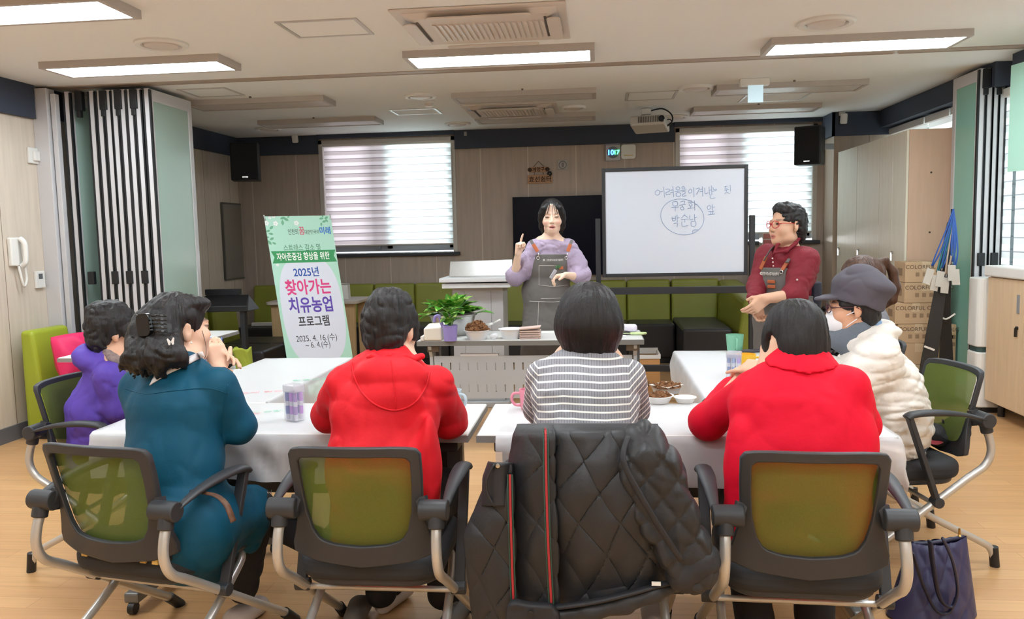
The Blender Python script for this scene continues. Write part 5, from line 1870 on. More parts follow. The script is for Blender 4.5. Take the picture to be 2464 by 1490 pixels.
# ------------------------------------------------------------------ human parts
def add_head(S, H, jaw=1.0, mouth_open=0.0, ears=True):
    e = lambda c, r, k=.02, op='u': S.ell(H(*c), np.array(r) * H.k, H.R(), k * H.k, op)
    e((0, -.014, .034), (.074, .094, .084), 0)
    e((0, .026, -.03), (.062 * jaw, .068, .075), .03)
    e((0, .046, -.078), (.044 * jaw, .046, .042), .03)
    e((0, .068, -.100), (.022, .020, .016), .025)
    for s in (-1, 1):
        e((s * .040, .058, -.034), (.026, .028, .028), .02)
        e((s * .040, .010, -.078), (.020 * jaw, .04, .024), .025)
        e((s * .032, .099, .006), (.016, .012, .009), .016, 's')
        e((s * .0315, .0795, .004), (.0145, .0115, .0105), .003)
        e((s * .031, .083, .022), (.017, .007, .005), .012)
    S.cap(H(0, .088, .006), H(0, .1045, -.031), .0052 * H.k, .0086 * H.k, .012 * H.k)
    for s in (-1, 1):
        e((s * .0105, .0935, -.035), (.0070, .008, .0065), .006)
    e((0, .0895, -.0625), (.022, .010, .0060), .005)
    e((0, .0885, -.0750 - .010 * mouth_open), (.019, .010, .0068), .005)
    if mouth_open:
        e((0, .097, -.0685 - .005 * mouth_open), (.015, .014, .0045 * mouth_open), .002, 's')
    if ears:
        for s in (-1, 1):
            R = Frame((0, 0, 0), H.y * .92 + H.x * s * .38, H.z).R()
            S.ell(H(s * .076, -.010, -.008), np.array((.008, .019, .032)) * H.k, R, .006 * H.k)
            S.ell(H(s * .086, -.004, -.004), np.array((.006, .010, .018)) * H.k, R, .005 * H.k, 's')
            S.ell(H(s * .074, -.004, -.034), np.array((.006, .010, .010)) * H.k, R, .006 * H.k)
    return S


SKIN = (226, 186, 160)


def skin_color(H, tone=SKIN, lips=(190, 104, 104), brow=(70, 52, 46), brow_w=1.0, eyes='open', blush=(222, 160, 140)):
    tl, ll, bl_, dk, bz = [np.array(lin(c)) for c in (tone, lips, brow, (30, 22, 20), blush)]

    def fn(V):
        P = H.loc(V)
        C = np.repeat(tl[None], len(V), 0)
        x, y, z = P[:, 0], P[:, 1], P[:, 2]
        front = y > .04

        def mix(w, col):
            C[:] = C + (col - C) * w[:, None]
        for s in (-1, 1):
            mix(np.clip(1.2 - ((x - s * .042) ** 2 / .022 ** 2 + (z + .034) ** 2 / .018 ** 2), 0, 1) * front * .45, bz)
            zb = .027 - .12 * (np.abs(x) - .030) ** 2 / .03
            mix(np.clip(1.6 - ((x - s * .033) ** 2 / .018 ** 2 + (z - zb) ** 2 / .0042 ** 2), 0, 1) * front * .8 * brow_w, bl_)
            ze = .004 if eyes == 'open' else .000
            hh = .0055 if eyes == 'open' else .0032
            mix(np.clip(1.7 - ((x - s * .0315) ** 2 / .0145 ** 2 + (z - ze) ** 2 / hh ** 2), 0, 1) * front, dk)
        w = np.clip(1.6 - (x ** 2 / .021 ** 2 + (z + .069) ** 2 / .013 ** 2), 0, 1) * (y > .07)
        mix(w * .85, ll)
        w = np.clip(1.5 - (x ** 2 / .017 ** 2 + (z + .0685) ** 2 / .0022 ** 2), 0, 1) * (y > .07)
        mix(w * .7, dk)
        for s in (-1, 1):
            mix(np.clip(1.4 - ((x - s * .007) ** 2 / .005 ** 2 + (z + .043) ** 2 / .004 ** 2), 0, 1) * (y > .085) * .6, np.array(lin((130, 80, 66))))
        return C
    return fn


def add_hand(S, wrist, d, pn, ts, k=1.0, curl=(25, 28, 32, 36), thumb=(.6, .75, .25), tcurl=20, spread=.0):
    """palm and five fingers: d = wrist to knuckles, pn = direction the palm faces, ts = +1/-1 side of the thumb along d x pn"""
    w = Vector(wrist)
    d = nrm3(d)
    pn = Vector(pn)
    pn = (pn - d * pn.dot(d)).normalized()
    la = d.cross(pn) * ts
    R = np.array([list(la), list(d), list(pn)])
    S.box(w + d * .047 * k, np.array((.038, .047, .0135)) * k, R, .012 * k, .015 * k)
    S.cap(w + d * .02 * k + la * .02 * k + pn * .006 * k, w + d * .06 * k + la * .026 * k + pn * .006 * k, .014 * k, .012 * k, .012 * k)
    for i, (off, ln, r) in enumerate(((.029, .072, .0088), (.0095, .080, .009), (-.010, .074, .0087), (-.0285, .058, .0078))):
        p = w + d * (.088 - abs(off - .005) * .2) * k + la * off * k
        a = 0.0
        c = curl[i]
        dd = (d + la * (off * 4 * spread)).normalized()
        for j, fr in enumerate((.46, .30, .24)):
            a += math.radians(c * (1.0, 1.1, .7)[j])
            v = dd * math.cos(a) + pn * math.sin(a)
            q = p + v * ln * fr * k
            S.cap(p, q, r * (1 - .1 * j) * k, r * (.92 - .1 * j) * k, .004 * k)
            p = q
    p = w + d * .026 * k + la * .030 * k + pn * .004 * k
    v = (d * thumb[0] + la * thumb[1] + pn * thumb[2]).normalized()
    q = p + v * .036 * k
    S.cap(p, q, .0125 * k, .0105 * k, .012 * k)
    v2 = (v + d * .5 * math.sin(math.radians(tcurl)) - la * math.sin(math.radians(tcurl))).normalized()
    S.cap(q, q + v2 * .030 * k, .0102 * k, .0085 * k, .004 * k)
    return S


def hair_material(name, rgb, rough=.46, streak=60):
    m = mat(name, rgb, rough, var=.45, vscale=70, bump=.7, bscale=streak * 3, stretch=(1, 1, .10), spec=.4, bdist=.004)
    return m


M_skin = mat('skin', SKIN, .5, colattr=True, spec=.35)
M_skin.node_tree.nodes['Principled BSDF'].inputs['Subsurface Weight'].default_value = .08
M_hairb = hair_material('black_hair', (24, 21, 22))
M_hairs = hair_material('soft_black_hair', (30, 28, 29), .5)
M_hairbr = hair_material('brown_hair', (70, 44, 30), .4)
M_trouser = mat('black_trousers', (30, 30, 34), .85)
M_sole = mat('sneaker_pale', (214, 206, 204), .6)
M_shoe = mat('shoe_grey', (120, 116, 112), .7)


def hair_disp(H, amp=.003, fx=55, fz=7, seed=1):
    def fn(P):
        q = H.loc(P)
        ang = np.arctan2(q[:, 0], q[:, 1])
        rr = np.sqrt(q[:, 0] ** 2 + q[:, 1] ** 2)
        return amp * vnoise(np.stack([np.cos(ang) * fx * .08 * 2.5, np.sin(ang) * fx * .08 * 2.5, q[:, 2] * fz], 1) + rr[:, None] * 6, seed) + amp * .7 * vnoise(np.stack([q[:, 0] * fx, q[:, 1] * fx, q[:, 2] * fz], 1), seed + 3)
    return fn


def curls(amp, sc_, seed=2):
    return lambda P: amp - amp * 1.6 * (np.abs(vnoise(P * sc_ + .7 * vnoise(P * sc_ * .5, seed + 4)[:, None], seed)) ** .7 + .25 * np.abs(vnoise(P * sc_ * 2.1, seed + 2)))


def add_shoe(S, p, d, L=.245, w=.045, h=.055):
    """shoe with its heel near p pointing along d on the floor"""
    p = Vector(p); d = Vector((d[0], d[1], 0)).normalized()
    S.ecap(p + Vector((0, 0, .04)), p + d * (L - .1) + Vector((0, 0, .035)), (w * .8, h * .8), (w, h * .62), d.cross(Z3), .02)
    S.cut((0, 0, .004), (0, 0, -1))
    return S


def person(label, c, group=None):
    return thing('person', (c[0], c[1], 0), label, 'person')


def glasses(H, parent, m, r=.021, temple=True):
    b = MB()
    for s in (-1, 1):
        b.tube([H(s * .033 + r * 1.12 * math.cos(t), .106 - .012 * abs(math.cos(t)) * (1 if s * math.cos(t) > 0 else 0), .0 + r * .88 * math.sin(t)) for t in [2 * PI * k / 20 for k in range(20)]], .0022 * H.k, 6, closed=True)
        if temple:
            b.tube([H(s * .056, .094, .006), H(s * .074, .05, .006), H(s * .080, -.005, .004), H(s * .078, -.03, -.014)], .0021 * H.k, 6)
    b.tube([H(-.011, .105, .002), H(0, .108, .005), H(.011, .105, .002)], .002 * H.k, 6)
    return b.build('glasses', m, parent, smooth='all')
# ================================================================== the people
def J(px, py, d):
    """a joint: the point seen at that pixel, d metres deep into the room"""
    return Py(px, py, d)


def seated_legs(S, hip, knee, ankle, r=(.085, .068, .048)):
    S.cap(hip, knee, r[0], r[1], .03).cap(knee, ankle, r[1] * .95, r[2], .02)


# ---- A: hooded red jacket, front row, second from the left
A_ = J(935, 900, 2.63)
H = Frame(J(942, 788, 2.70), (.22, .97, -.08), (.0, .05, 1), .98)
pa = person('person in a hooded red jacket seen from behind, short black hair', (A_.x, 2.6))
shL, shR = J(828, 925, 2.60), J(1045, 925, 2.62)
elL, elR = J(792, 1000, 2.74), J(1082, 1012, 2.76)
wrL, wrR = elL + Vector((.12, .24, .04)), elR + Vector((-.10, .22, .04))
pel, mid = Vector((A_.x, 2.50, .50)), J(925, 1040, 2.56)
nk = J(938, 880, 2.66)
S = Solid(); add_head(S, H)
S.cap(H(0, -.02, -.06), nk, .052, .056, .03)
S.ecap(nk - Z3 * .03, mid, (.13, .09), (.13, .10), X3, .05).ecap(mid, pel, (.13, .10), (.15, .11), X3, .05)
for a, e, w_, ts in ((shL, elL, wrL, 1), (shR, elR, wrR, -1)):
    S.cap(a, e, .045, .038, .04).cap(e, w_, .038, .026, .02)
    add_hand(S, w_, (w_ - e) + Vector((0, 0, -.03)), (0, 0, -1), ts)
for s in (-1, 1):
    seated_legs(S, pel + Vector((s * .09, .03, -.03)), pel + Vector((s * .12, .42, -.02)), Vector((pel.x + s * .12, 2.86, .09)))
grow(S, 'body', M_skin, pa, .005, color=skin_color(H))
S = Solid()
S.ecap(J(936, 905, 2.62), J(928, 985, 2.585), (.145, .095), (.165, .125), X3, .05)
S.ecap(J(928, 985, 2.585), J(916, 1120, 2.53), (.168, .125), (.172, .135), X3, .05)
S.ecap(J(916, 1120, 2.53), Vector((pel.x, 2.52, .44)), (.172, .135), (.185, .14), X3, .05)
for a, e, w_ in ((shL, elL, wrL), (shR, elR, wrR)):
    S.cap(a, e, .066, .060, .022).cap(e, w_, .060, .042, .03)
S.cap(nk + Vector((0, -.015, -.01)), nk + Vector((0, .0, .02)), .085, .078, .03)
S.ell(J(1036, 1125, 2.46), (.026, .05, .17), None, .06)
# hood lying on the back
S.ell(J(940, 905, 2.54), (.124, .062, .070), None, .018).ell(J(948, 945, 2.515), (.088, .050, .056), None, .045)
S.ell(J(935, 872, 2.70), (.075, .085, .05), None, .012, 's')
grow(S, 'red_jacket', mat('red_shell_fabric', (216, 30, 42), .62, bump=.12, bscale=40, spec=.2), pa, .0055,
     disp=(folds(.0035, 7, 1, (1, 1, 2.0)), folds(.0022, 20, 4, (1, 1, .5))), it=1)
seam([(846, 872), (852, 905), (872, 945), (905, 975), (950, 988), (995, 972), (1022, 935), (1034, 895)], .0035, MATS['red_shell_fabric'], 'hood_seam', pa)
seam([(940, 868), (946, 905), (950, 945), (952, 985)], .002, MATS['red_shell_fabric'], 'hood_seam', pa)
S = Solid()
S.chain([J(868 + 146 * k / 14, 862 + 4 * math.sin(k * 1.7), 2.60 - .06 * math.sin(PI * k / 14)) for k in range(15)], [.011 + .002 * math.sin(k * 2.9) for k in range(15)], .01)
grow(S, 'hood_edge', MATS['red_shell_fabric'], pa, .004, disp=(folds(.003, 30, 9),))
S = Solid()
S.ell(H(0, -.020, .036), (.088, .104, .094), H.R(), 0).ell(H(0, -.062, -.035), (.075, .056, .07), H.R(), .03).ell(H(.01, -.03, .095), (.06, .07, .04), H.R(), .03)
S.ell(H(0, -.066, -.088), (.052, .034, .04), H.R(), .02)
for s in (-1, 1): S.ell(H(s * .074, .024, .0), (.018, .03, .05), H.R(), .02)
S.ell(H(0, .10, -.045), (.078, .075, .085), H.R(), .012, 's').ell(H(.095, -.002, -.04), (.022, .026, .04), H.R(), .008, 's').ell(H(-.095, -.002, -.04), (.022, .026, .04), H.R(), .008, 's')
grow(S, 'hair', M_hairs, pa, .004, disp=(hair_disp(H, .0035, 60, 12, 3), curls(.005, 26, 7)), it=0)
glasses(H, pa, mat('dark_frames', (52, 44, 46), .4))
S = Solid()
for s in (-1, 1): seated_legs(S, pel + Vector((s * .09, .03, -.03)), pel + Vector((s * .12, .42, -.02)), Vector((pel.x + s * .12, 2.86, .10)), (.098, .08, .062))
grow(S, 'trousers', M_trouser, pa, .008, disp=(folds(.004, 14, 5),))
for s, q in ((-1, J(880, 1480, 2.9)), (1, J(1100, 1470, 2.9))):
    S = Solid(); add_shoe(S, (q.x, 2.74, 0), (s * .1, 1), .25, .046); grow(S, 'shoe', M_shoe, pa, .006)

# ---- B: striped sweater, black bob, front row middle
H = Frame(J(1417, 768, 2.68), (-.02, 1, -.05), (0, .03, 1), .98)
pb = person('person in a grey and white striped sweater seen from behind, black bob', (.13, 2.6))
nk = J(1415, 850, 2.68)
shL, shR = J(1305, 905, 2.62), J(1515, 905, 2.62)
elL, elR = J(1296, 985, 2.72), J(1526, 985, 2.72)
wrL, wrR = elL + Vector((.10, .25, .02)), elR + Vector((-.10, .25, .02))
mid = J(1405, 1010, 2.57); pel = Vector((mid.x, 2.50, .50))
S = Solid(); add_head(S, H); S.cap(H(0, -.02, -.06), nk, .048, .052, .03)
S.ecap(nk - Z3 * .03, mid, (.12, .08), (.12, .09), X3, .05).ecap(mid, pel, (.12, .09), (.14, .10), X3, .05)
for a, e, w_, ts in ((shL, elL, wrL, 1), (shR, elR, wrR, -1)):
    S.cap(a, e, .042, .036, .04).cap(e, w_, .036, .025, .02)
    add_hand(S, w_, (w_ - e), (0, 0, -1), ts)
for s in (-1, 1): seated_legs(S, pel + Vector((s * .09, .03, -.03)), pel + Vector((s * .11, .42, -.02)), Vector((pel.x + s * .12, 2.86, .09)))
grow(S, 'body', M_skin, pb, .005, color=skin_color(H))
S = Solid()
S.ecap(J(1412, 895, 2.62), J(1407, 960, 2.59), (.148, .085), (.158, .105), X3, .05)
S.ecap(J(1407, 960, 2.59), J(1405, 1060, 2.55), (.158, .105), (.152, .115), X3, .05)
S.ecap(J(1405, 1060, 2.55), pel - Z3 * .05, (.152, .115), (.175, .13), X3, .05)
for a, e, w_ in ((shL, elL, wrL), (shR, elR, wrR)):
    S.cap(a, e, .056, .050, .022).cap(e, w_, .050, .036, .025)
S.cap(nk - Z3 * .02, nk + Vector((0, .0, .02)), .066, .058, .03)


def stripe_mat():
    m = mat('striped_knit', (140, 140, 148), .85)
    nt = m.node_tree
    bs = nt.nodes['Principled BSDF']
    ge = nt.nodes.new('ShaderNodeNewGeometry'); sp = nt.nodes.new('ShaderNodeSeparateXYZ'); nt.links.new(ge.outputs['Position'], sp.inputs[0])
    xx = math_node(nt, 'SUBTRACT', sp.outputs[0], mid.x)
    ab = math_node(nt, 'ABSOLUTE', xx)
    dz = math_node(nt, 'MULTIPLY', math_node(nt, 'MAXIMUM', math_node(nt, 'SUBTRACT', ab, .145), 0.0), 1.1)
    sq = math_node(nt, 'MULTIPLY', math_node(nt, 'MULTIPLY', xx, xx), .5)
    z = math_node(nt, 'ADD', math_node(nt, 'ADD', sp.outputs[2], sq), math_node(nt, 'MULTIPLY', dz, -1.0))
    wv = math_node(nt, 'MULTIPLY', math_node(nt, 'SINE', math_node(nt, 'MULTIPLY', xx, 28)), .0025)
    u = math_node(nt, 'DIVIDE', math_node(nt, 'MODULO', math_node(nt, 'ADD', math_node(nt, 'ADD', z, wv), 5.012), .0218), .0218)
    st = math_node(nt, 'LESS_THAN', u, .24)
    r = math_node(nt, 'MODULO', math_node(nt, 'ADD', xx, 3.0), .0085)
    rib = math_node(nt, 'LESS_THAN', r, .0014)
    c = mixcol(nt, rib, lin((142, 142, 149)), lin((98, 98, 105)))
    nt.links.new(mixcol(nt, st, c, lin((238, 238, 234))), bs.inputs['Base Color'])
    return m


grow(S, 'striped_sweater', stripe_mat(), pb, .005, disp=(folds(.003, 11, 21), folds(.0015, 30, 22)), it=1)
S = Solid()
S.ell(H(0, -.014, .036), (.098, .108, .090), H.R(), 0).ell(H(0, -.028, -.03), (.106, .096, .085), H.R(), .04)
S.ecap(H(0, -.03, -.03), H(0, -.034, -.085), (.104, .092), (.088, .074), H.x, .03)
S.ell(H(0, .10, -.06), (.060, .09, .115), H.R(), .012, 's').cut(H(0, -.05, -.128), H.d(0, .1, -1))
grow(S, 'hair', M_hairb, pb, .004, disp=(hair_disp(H, .0028, 90, 4, 5),), it=0)
S = Solid()
for s in (-1, 1): seated_legs(S, pel + Vector((s * .09, .03, -.03)), pel + Vector((s * .11, .42, -.02)), Vector((pel.x + s * .12, 2.86, .10)), (.095, .075, .055))
grow(S, 'trousers', M_trouser, pb, .008, disp=(folds(.004, 14, 6),))
for q in (Pz(1565, 1490, .0), Pz(1420, 1470, .0)):
    S = Solid(); add_shoe(S, (q.x, 2.76, 0), (.05, 1), .24, .044); grow(S, 'shoe', M_sole, pb, .006)

# ---- C: red jacket with collar, front row right
H = Frame(J(1905, 812, 2.66), (-.50, .86, -.10), (.06, .08, 1), .98)
pc = person('person in a red jacket with a flat collar, head turned to the left', (.62, 2.6))
nk = J(1924, 884, 2.63)
shL, shR = J(1802, 945, 2.62), J(2040, 935, 2.56)
elL, elR = J(1703, 1015, 2.76), J(2072, 1020, 2.66)
wrL, wrR = J(1735, 925, 3.05), elR + Vector((-.16, .22, .06))
mid = J(1925, 1010, 2.55); pel = Vector((mid.x + .0, 2.48, .50))
S = Solid(); add_head(S, H); S.cap(H(0, -.03, -.06), nk, .052, .058, .03)
S.ecap(nk - Z3 * .03, mid, (.14, .09), (.14, .10), X3, .05).ecap(mid, pel, (.14, .10), (.15, .11), X3, .05)
ha = J(1822, 892, 2.98)
for a, e, w_, ts in ((shL, elL, J(1790, 905, 2.93), 1), (shR, elR, wrR, -1)):
    S.cap(a, e, .045, .038, .04).cap(e, w_, .038, .026, .02)
add_hand(S, J(1850, 890, 2.86), (-.55, .3, .05), (0, .5, -.8), 1, .95, (10, 25, 35, 40))
S.cap(J(1880, 905, 2.80), J(1850, 890, 2.86), .03, .025, .02)
add_hand(S, wrR, wrR - elR, (0, 0, -1), -1)
for s in (-1, 1): seated_legs(S, pel + Vector((s * .09, .03, -.03)), pel + Vector((s * .12, .42, -.02)), Vector((pel.x + s * .10, 2.80, .09)))
grow(S, 'body', M_skin, pc, .005, color=skin_color(H, (222, 178, 150)))
S = Solid()
S.ecap(J(1930, 928, 2.60), J(1926, 985, 2.57), (.162, .095), (.198, .125), X3, .05)
S.ecap(J(1922, 985, 2.57), J(1930, 1080, 2.54), (.200, .125), (.205, .14), X3, .05)
S.ecap(J(1930, 1080, 2.54), Vector((pel.x, 2.50, .44)), (.205, .14), (.20, .14), X3, .05)
S.cap(shL, elL, .062, .060, .025).cap(elL, J(1760, 935, 2.98), .060, .046, .03)
S.cap(shR, elR, .070, .058, .025).cap(elR, wrR, .058, .044, .03)
S.cap(J(1885, 945, 2.72), J(1872, 912, 2.81), .05, .036, .04)
S.cap(nk + Vector((0, -.02, -.01)), nk + Vector((0, .0, .015)), .088, .076, .03)
S.ell(J(1780, 1180, 2.50), (.05, .06, .22), None, .03)
grow(S, 'red_jacket', mat('crimson_cotton', (222, 12, 46), .7, bump=.08, bscale=60, spec=.2), pc, .0055, disp=(folds(.003, 6, 31, (1, 1, 1.6)), folds(.0016, 20, 32, (1, 1, .6))), it=1)
S = Solid()   # turned down collar
S.ecap(J(1930, 920, 2.595), J(1926, 965, 2.58), (.150, .098), (.180, .12), X3, .05).cap(nk + Vector((0, -.025, -.04)), nk + Vector((0, -.005, .022)), .104, .086, .04)
zl_ = J(1925, 903, 2.48).z
S.field(lambda X, Y, Z: np.maximum(zl_ + .25 * np.abs(X - nk.x) ** 1.3 - Z, np.abs(X - nk.x) - .112))
S.cap(nk + Vector((0, .03, -.03)), nk + Vector((0, .05, .12)), .06, .075, .01, 's')
grow(S, 'collar', MATS['crimson_cotton'], pc, .005, disp=(folds(.0015, 20, 33),))
S = Solid()
S.ell(H(0, -.016, .034), (.086, .104, .092), H.R(), 0).ell(H(0, -.052, -.035), (.084, .07, .075), H.R(), .04).ell(H(0, -.06, -.078), (.07, .045, .04), H.R(), .03)
for s in (-1, 1): S.ell(H(s * .076, .022, -.01), (.016, .034, .05), H.R(), .02)
S.ell(H(0, .115, -.04), (.085, .085, .09), H.R(), .012, 's')
for s in (-1, 1): S.ell(H(s * .095, .0, -.035), (.026, .024, .045), H.R(), .008, 's')
grow(S, 'hair', M_hairs, pc, .004, disp=(hair_disp(H, .003, 80, 5, 8),), it=0)
S = Solid()
for s in (-1, 1): seated_legs(S, pel + Vector((s * .09, .03, -.03)), pel + Vector((s * .12, .40, -.04)), Vector((pel.x + s * .10, 2.72, .09)), (.10, .082, .066))
grow(S, 'trousers', M_trouser, pc, .008, disp=(folds(.004, 14, 7),))
for s in (-1, 1):
    S = Solid(); add_shoe(S, (pel.x + s * .10, 2.66, 0), (s * .12, 1), .24, .045); grow(S, 'shoe', M_shoe, pc, .006)

# ---- D: teal coat, long black hair with claw clip, near left
H = Frame(J(433, 790, 2.66), (.62, .78, -.02), (-.05, .0, 1), .98)
pd = person('person in a teal coat with long black hair, chin resting on hands', (-1.2, 2.6))
nk = J(425, 880, 2.62)
TR = nrm3((.86, -.5, 0))        # her right
TF = nrm3((.5, .86, 0))
shL, shR = J(335, 935, 2.64), J(525, 930, 2.55)
elR = J(572, 1025, 2.60); wrR = J(530, 885, 2.80)
elL = shL + Vector((.10, .26, -.2)); wrL = J(512, 870, 2.86)
mid = J(415, 1060, 2.55); pel = Vector((mid.x + .04, 2.47, .50))
kneeR, kneeL = J(615, 1225, 2.72), J(560, 1200, 2.95)
ankR, ankL = J(585, 1420, 2.78), Vector((-.80, 2.95, .09))
S = Solid(); add_head(S, H); S.cap(H(0, -.03, -.06), nk, .048, .055, .03)
S.ecap(nk - Z3 * .03, mid, (.12, .08), (.13, .10), TR, .05).ecap(mid, pel, (.13, .10), (.15, .11), TR, .05)
S.cap(shR, elR, .042, .038, .04).cap(elR, wrR, .038, .024, .02)
add_hand(S, wrR, (-.25, .15, .9), (-.6, .45, -.1), -1, .95, (30, 38, 44, 50))
S.cap(shL, elL, .042, .038, .04).cap(elL, wrL, .038, .024, .02)
add_hand(S, wrL + Vector((-.01, -.02, .01)), (.9, .0, .12), (0, -.6, -.6), 1, .92, (22, 26, 30, 34))
seated_legs(S, pel + TR * .09, kneeR, ankR); seated_legs(S, pel - TR * .09, kneeL, ankL)
grow(S, 'body', M_skin, pd, .0045, color=skin_color(H))
S = Solid()
S.ecap(J(428, 915, 2.60), J(420, 985, 2.57), (.165, .095), (.185, .12), TR, .05)
S.ecap(J(420, 985, 2.57), J(418, 1100, 2.53), (.185, .12), (.175, .13), TR, .05)
S.ecap(J(418, 1100, 2.53), pel + Vector((.02, .0, -.05)), (.175, .13), (.185, .15), TR, .05)
S.cap(shR, elR, .068, .058, .022).cap(elR, elR.lerp(wrR, .55), .056, .044, .03)
S.cap(shL, elL, .068, .056, .05).cap(elL, elL.lerp(wrL, .5), .054, .044, .03)
S.cap(nk + Vector((0, -.01, -.03)), nk + Vector((.01, .0, -.005)), .086, .074, .03)
# coat skirt over the lap
S.cap(pel + TR * .10 + Z3 * .01, kneeR + Vector((-.02, 0, .0)), .125, .085, .05).cap(pel - TR * .06, kneeL - Vector((.06, 0, 0)), .12, .08, .05)
S.ell(J(500, 1320, 2.55), (.09, .10, .13), None, .06).ell(J(600, 1260, 2.68), (.05, .06, .11), None, .05)
grow(S, 'teal_coat', mat('teal_cotton', (12, 76, 102), .6, bump=.1, bscale=45, spec=.2), pd, .0055, disp=(folds(.0022, 6, 41, (1, 1, 2)), folds(.0016, 20, 42, (1, 1, .6))), it=1)
S = Solid(); q = elR.lerp(wrR, .52); q2 = elR.lerp(wrR, .66)
S.cap(q, q2, .048, .046, .0)
grow(S, 'pale_cuff', mat('pale_blue_cuff', (142, 184, 204), .7), pd, .005)
S = Solid(); S.cap(elR.lerp(wrR, .62), elR.lerp(wrR, .86), .036, .031, .0); grow(S, 'black_sleeve', M_trouser, pd, .005)
outer_ = smooth2([(360, 928), (385, 912), (412, 897), (440, 884), (470, 868), (492, 858)])
inner_ = smooth2([(372, 905), (392, 892), (414, 878), (440, 866), (466, 854), (486, 846)])
b = MB(); W_ = len(outer_); vs_ = []
for t in (0, .5, 1):
    for (xa, ya), (xb, yb) in zip(outer_, inner_):
        q = on(xa + (xb - xa) * t, ya + (yb - ya) * t, .006 + .006 * math.sin(PI * t))
        vs_.append(q if q is not None else J(xa + (xb - xa) * t, ya + (yb - ya) * t, 2.50))
b.add(vs_, [(r * W_ + i, r * W_ + i + 1, (r + 1) * W_ + i + 1, (r + 1) * W_ + i) for r in (0, 1) for i in range(W_ - 1)])
b.build('white_collar', mat('white_collar', (222, 218, 220), .75), pd, smooth='all', solid=.005)
seam([(300, 935), (350, 948), (420, 940), (500, 935), (548, 948)], .0015, MATS['teal_cotton'], 'yoke_seam', pd)
seam([(548, 925), (540, 975), (534, 1030), (540, 1075)], .002, MATS['teal_cotton'], 'armhole_seam', pd)
S = Solid()
S.ell(H(0, -.018, .036), (.088, .104, .094), H.R(), 0).ell(H(0, -.065, .02), (.07, .06, .07), H.R(), .04)
S.ell(H(.03, .05, .083), (.05, .05, .03), H.R(), .02)
# hanging half: long wavy locks
S.chain([H(0, -.09, .01), J(378, 826, 2.56), J(366, 862, 2.525)], [.06, .066, .06], .05)
S.chain([J(345, 800, 2.56), J(330, 850, 2.53)], [.045, .042], .04)
rl_ = random.Random(4)
for k in range(30):
    t = k / 29
    x0 = 330 + 88 * t + rl_.uniform(-6, 6); x1 = 300 + 148 * t + rl_.uniform(-8, 8); y1 = 908 - 34 * abs(t - .35) + rl_.uniform(-10, 10) - 22 * max(0, t - .7)
    ph = rl_.uniform(0, 6); dd = rl_.uniform(-.02, .015)
    pts = []
    for i in range(7):
        f = i / 6
        pts.append(J(x0 + (x1 - x0) * f + 6 * math.sin(ph + 4.5 * f) * f, 818 + (y1 - 818) * f, 2.535 + dd - .05 * math.sin(PI * min(1, f * .8)) - .018 * math.sin(PI * t)))
    S.chain(pts, [.024, .025, .023, .020, .016, .011, .004], .007)
S.ell(H(0, .115, -.035), (.082, .095, .095), H.R(), .012, 's').ell(H(.096, .004, -.03), (.030, .034, .05), H.R(), .01, 's').ell(H(-.096, .004, -.03), (.03, .03, .05), H.R(), .01, 's')
grow(S, 'hair', M_hairb, pd, .004, disp=(hair_disp(H, .0035, 70, 7, 12), curls(.005, 22, 14)), it=0)
b = MB(); b.tube(smooth_path([H(.066, .05, -.01), H(.07, .058, -.06), H(.062, .06, -.10), H(.058, .05, -.115)], 5), .0008, 5); b.build('loose_strand', M_hairb, pd, smooth='all')
# hair clips and earring
b = MB(); c = J(352, 782, 2.50); b.prism(rrect(.055, .075, .018, 5), c, nrm3((.8, -.2, .1)), nrm3((-.1, .1, 1)), .016)
for k in range(5):
    q = c + Vector((.028, -.012, .030 - .013 * k)); b.tube(smooth_path([q, q + Vector((.025, -.006, .002)), q + Vector((.045, .01, -.001))], 4), .0032, 6)
    q = c + Vector((-.026, .0, .030 - .013 * k)); b.tube(smooth_path([q, q + Vector((-.012, .01, .002)), q + Vector((-.016, .03, 0))], 4), .0032, 6)
b.build('claw_clip', mat('clip_black', (12, 11, 12), .15), pd, bevel=.003)
b = MB(); c = J(413, 822, 2.462)
for s in (-1, 1):
    b.prism([(s * .001, 0), (s * .010, .012), (s * .013, .009), (s * .011, .001), (s * .009, -.010), (s * .004, -.011)], c + Vector((0, -.002, 0)), nrm3((1, -.2 * s, .15)), nrm3((-.1, .1, 1)), .003)
b.build('butterfly_clip', mat('clip_white', (235, 235, 235), .2), pd)
b = MB(); b.lathe([(0, -.004), (.004, 0), (0, .004)], H(.082, .002, -.048), 10); b.build('earring', mat('pearl', (240, 236, 226), .2), pd, smooth=True)
S = Solid(); seated_legs(S, pel + TR * .09, kneeR, ankR, (.095, .072, .052)); seated_legs(S, pel - TR * .09, kneeL, ankL, (.095, .072, .052))
grow(S, 'trousers', M_trouser, pd, .007, disp=(folds(.004, 14, 45),))
for p_, dv in ((ankR, (.3, 1)), (ankL, (.35, 1))):
    S = Solid(); add_shoe(S, (p_.x - .02, p_.y - .05, 0), dv, .24, .044); grow(S, 'shoe', M_sole, pd, .006)

